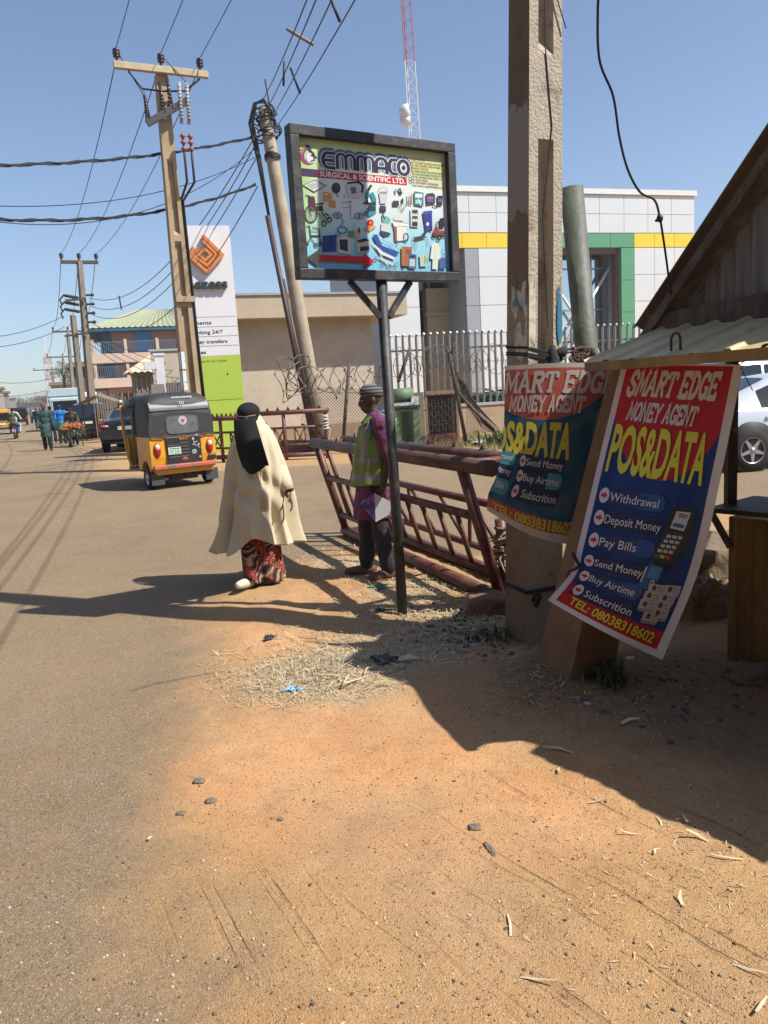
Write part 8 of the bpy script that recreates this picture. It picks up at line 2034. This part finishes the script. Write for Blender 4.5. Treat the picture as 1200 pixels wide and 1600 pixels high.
# patterned wrapper skirt
def wax_mat():
    m = mat('wax_print', (.30, .055, .04), .85); nt = m.node_tree; N = nt.nodes; L = nt.links; tc = N.new('ShaderNodeTexCoord')
    v = N.new('ShaderNodeTexVoronoi'); v.feature = 'DISTANCE_TO_EDGE'; v.inputs['Scale'].default_value = 46; L.new(tc.outputs['Object'], v.inputs['Vector']); r1 = N.new('ShaderNodeMapRange'); r1.inputs[1].default_value = .10; r1.inputs[2].default_value = .16; L.new(v.outputs['Distance'], r1.inputs[0])
    a = N.new('ShaderNodeMix'); a.data_type = 'RGBA'; a.inputs['A'].default_value = (.010, .008, .008, 1); a.inputs['B'].default_value = (.50, .085, .05, 1); L.new(r1.outputs[0], a.inputs['Factor'])
    w = N.new('ShaderNodeTexWave'); w.wave_type = 'RINGS'; w.inputs['Scale'].default_value = 6.5; w.inputs['Distortion'].default_value = 7; w.inputs['Detail Scale'].default_value = 1.2; w.inputs['Detail'].default_value = 1.0; L.new(tc.outputs['Object'], w.inputs['Vector'])
    ramp = N.new('ShaderNodeValToRGB'); e = ramp.color_ramp; e.interpolation = 'CONSTANT'; e.elements[0].color = (.012, .010, .010, 1); e.elements[1].position = .80; e.elements[1].color = (.34, .27, .18, 1)
    for p, c in ((.28, (.10, .055, .03)), (.50, (.42, .08, .06)), (.66, (.02, .016, .014))): x = e.elements.new(p); x.color = (*c, 1)
    L.new(w.outputs['Fac'], ramp.inputs[0]); n = N.new('ShaderNodeTexNoise'); n.inputs['Scale'].default_value = 6; n.inputs['Detail'].default_value = 1; L.new(tc.outputs['Object'], n.inputs['Vector']); r2 = N.new('ShaderNodeMapRange'); r2.inputs[1].default_value = .50; r2.inputs[2].default_value = .54; L.new(n.outputs['Fac'], r2.inputs[0])
    b = N.new('ShaderNodeMix'); b.data_type = 'RGBA'; L.new(r2.outputs[0], b.inputs['Factor']); L.new(a.outputs['Result'], b.inputs['A']); L.new(ramp.outputs[0], b.inputs['B']); L.new(b.outputs['Result'], N['Principled BSDF'].inputs['Base Color']); return m
q_ = MB()
def skirt(u, v):
    a = math.tau*u; s_, c_ = math.sin(a), math.cos(a); z = .62+(.035-.62)*v+.10*v*max(0, -s_)*max(0, c_)*2.0
    rx = .150+.008*v; ry = .15+.025*v; k = 1+.045*math.sin(6*a+2*v)*v+.03*math.sin(11*a)*v
    x = s_*rx*k+.035*v; y = -c_*ry*k-.03*v
    # the forward leg pushes the cloth out
    y -= .10*math.exp(-((a-5.7)/.55)**2)*math.sin(v*2.2); y += .05*math.exp(-((a-.1)/.22)**2)*v
    return Vector((x, y, z))
q_.grid(skirt, 80, 30, closed_u=True); q_.build('skirt', wax_mat(), wo, solid=.006)

# --- passers-by further off
M_GRNK = mat('teal_green_kaftan', (.022, .062, .058), .8, var=.15, vscale=6); M_BLKC = mat('black_clothes', (.012, .012, .014), .85); M_CAMO = mat('camouflage', (.10, .11, .06), .85, col2=(.035, .04, .025), thr=.5, c2scale=11, soft=.03); M_ROYB = mat('royal_blue_shirt', (.015, .16, .52), .8, var=.1); M_WHTC = mat('white_clothes', (.55, .54, .50), .85); M_TURQ = mat('turquoise_cloth', (.03, .34, .40), .8, var=.15, vscale=10)
p = G(76, 704); person('man in a dark green kaftan and embroidered cap walking on the road', (p.x, p.y, 0), R(18), 1.78, M_SKIN, M_GRNK, M_BLKC, M_BLKC, mat('brown_kufi', (.12, .075, .06), .8, var=.3, vscale=40), True, None,
    dict(hem=.52, lk=(.10, -.10, .50), la=(.11, -.08, .09), rk=(-.10, .02, .50), ra=(-.10, .16, .12), lw=(.30, .05, .86), rw=(-.29, -.10, .88), hyaw=R(-25)), .018, None, None, 'kufi')
p = D(117, 690, wbp.y+1.75); person('hatless man in dark camouflage stooping over the wheelbarrow handles', (p.x, p.y, 0), R(8), 1.68, M_SKIN, M_CAMO, M_BLKC, M_BLKC, None, True, None, dict(hea=(0, -.30, 1.50), hpit=R(25), nec=(0, -.20, 1.40), che=(0, -.14, 1.25), ls=(.19, -.16, 1.34), rs=(-.19, -.16, 1.34), lw=(.29, -.25, .78), rw=(-.29, -.25, .78), le=(.27, -.12, 1.05), re=(-.27, -.12, 1.05)), .022)
p = D(99, 690, 35); person('person in a royal blue shirt with a green bag, back turned, behind the barrow', (p.x, p.y, 0), R(190), 1.74, M_SKIN, M_ROYB, M_BLKC, M_BLKC, mat('navy_cap', (.02, .03, .08)), True, None, dict(hem=.80), .025)
p = D(95.5, 661, 34.6); q_ = MB(); q_.grid(lambda u, v: Vector((.22*math.cos(math.tau*u)*(.7+.3*math.sin(math.pi*v)), .10*math.sin(math.tau*u), .30*v)), 16, 8, closed_u=True); o_ = q_.build('shoulder_bag', mat('green_bag', (.02, .17, .11), .6)); o_.location = (p.x, p.y-.15, .70); setp(o_, 'green bag at the side of the blue-shirted person', 'bag')
p = D(84, 690, 37); person('person in navy clothes half hidden between the kaftan man and the blue shirt', (p.x, p.y, 0), R(200), 1.72, M_SKIN, mat('navy_clothes', (.02, .03, .06), .85), M_BLKC, M_BLKC, None, True, None, None, .025)
p = D(147, 690, 25.8); person('person in black with a white cap beside the navy sedan', (p.x-.15, p.y+3.5, 0), R(-20), 1.74, M_SKIN, M_BLKC, M_BLKC, M_BLKC, M_WHTC, True, None, None, .022, None, None, 'kufi')
for k, (px, d, col, lab) in enumerate(((57, 62, M_BLKC, 'distant walker in black left of the kaftan man'), (49, 90, mat('grey_clothes', (.10, .10, .11), .85), 'tiny distant walker in grey on the road'), (63, 100, mat('brown_clothes', (.12, .07, .045), .85), 'tiny distant walker in brown behind the kaftan man'), (41, 110, M_BLKC, 'tiny far figure in black near the minivan'), (53, 125, M_WHTC, 'tiny far figure in white at the road end'))):
    p = D(px, 650, d); person(lab, (p.x, p.y, 0), R(15+60*k), 1.72, M_SKIN, col, M_BLKC, None, None, True, None, None, .035, 'distant walkers on the road')
ride = dict(pel=(0, .05, .86), lh=(.10, 0, .84), rh=(-.10, 0, .84), lk=(.24, -.38, .74), rk=(-.24, -.38, .74), la=(.20, -.22, .38), ra=(-.20, -.22, .38), lw=(.30, -.42, 1.02), rw=(-.30, -.42, 1.02), le=(.30, -.16, 1.12), re=(-.30, -.16, 1.12), hem=.84)
by_ = Vector((-math.sin(R(20)), math.cos(R(20)), 0)); mb0 = Vector((mbp.x, mbp.y, 0))
person('rider in camouflage on the back of the motorcycle', mb0+by_*.15+Vector((0, 0, .04)), R(200), 1.70, M_SKIN, M_CAMO, mat('blue_jeans', (.05, .10, .25), .85), M_BLKC, None, True, None, ride, .022)
person('rider in white steering the motorcycle', mb0+by_*.62+Vector((0, 0, .03)), R(200), 1.74, M_SKIN, M_WHTC, M_WHTC, M_BLKC, None, True, None, dict(ride, lw=(.34, -.40, 1.05), rw=(-.34, -.40, 1.05)), .022)
sit = dict(pel=(0, 0, .60), che=(0, .03, .97), nec=(0, .03, 1.13), hea=(0, 0, 1.27), ls=(.18, .03, 1.06), rs=(-.18, .03, 1.06), le=(.22, -.05, .82), re=(-.22, -.05, .82), lw=(.15, -.26, .74), rw=(-.15, -.26, .74), lh=(.09, 0, .58), rh=(-.09, 0, .58), lk=(.12, -.42, .62), rk=(-.12, -.42, .62), la=(.12, -.44, .20), ra=(-.12, -.44, .20), hem=.55)
def inkeke(x, y, z): return kpos+kx*x+ky*y+Vector((0, 0, z))
person('passenger wrapped in turquoise inside the three-wheeler', inkeke(-.22, .62, .16), KYAW+math.pi, 1.62, M_SKIN, M_TURQ, M_TURQ, None, M_TURQ, True, None, sit, .02)
person('driver in black at the handlebar of the three-wheeler', inkeke(.05, 1.16, .12), KYAW+math.pi, 1.62, M_SKIN, M_BLKC, M_BLKC, None, None, True, None, sit, .022)
# ------------------------------------------------------------------ thin dust haze over the street
hz_ = MB(); hz_.box((0, 330, 36), (900, 700, 75)); hzm = bpy.data.materials.new('dust_haze'); hzm.use_nodes = True; nt = hzm.node_tree; nt.nodes.clear()
pv = nt.nodes.new('ShaderNodeVolumePrincipled'); pv.inputs['Color'].default_value = (.80, .82, .90, 1); pv.inputs['Density'].default_value = .0007; pv.inputs['Anisotropy'].default_value = .2
ov = nt.nodes.new('ShaderNodeOutputMaterial'); nt.links.new(pv.outputs[0], ov.inputs['Volume']); ho = hz_.build('haze', hzm); ho['kind'] = 'stuff'; ho['label'] = 'thin pale dust haze over the street'
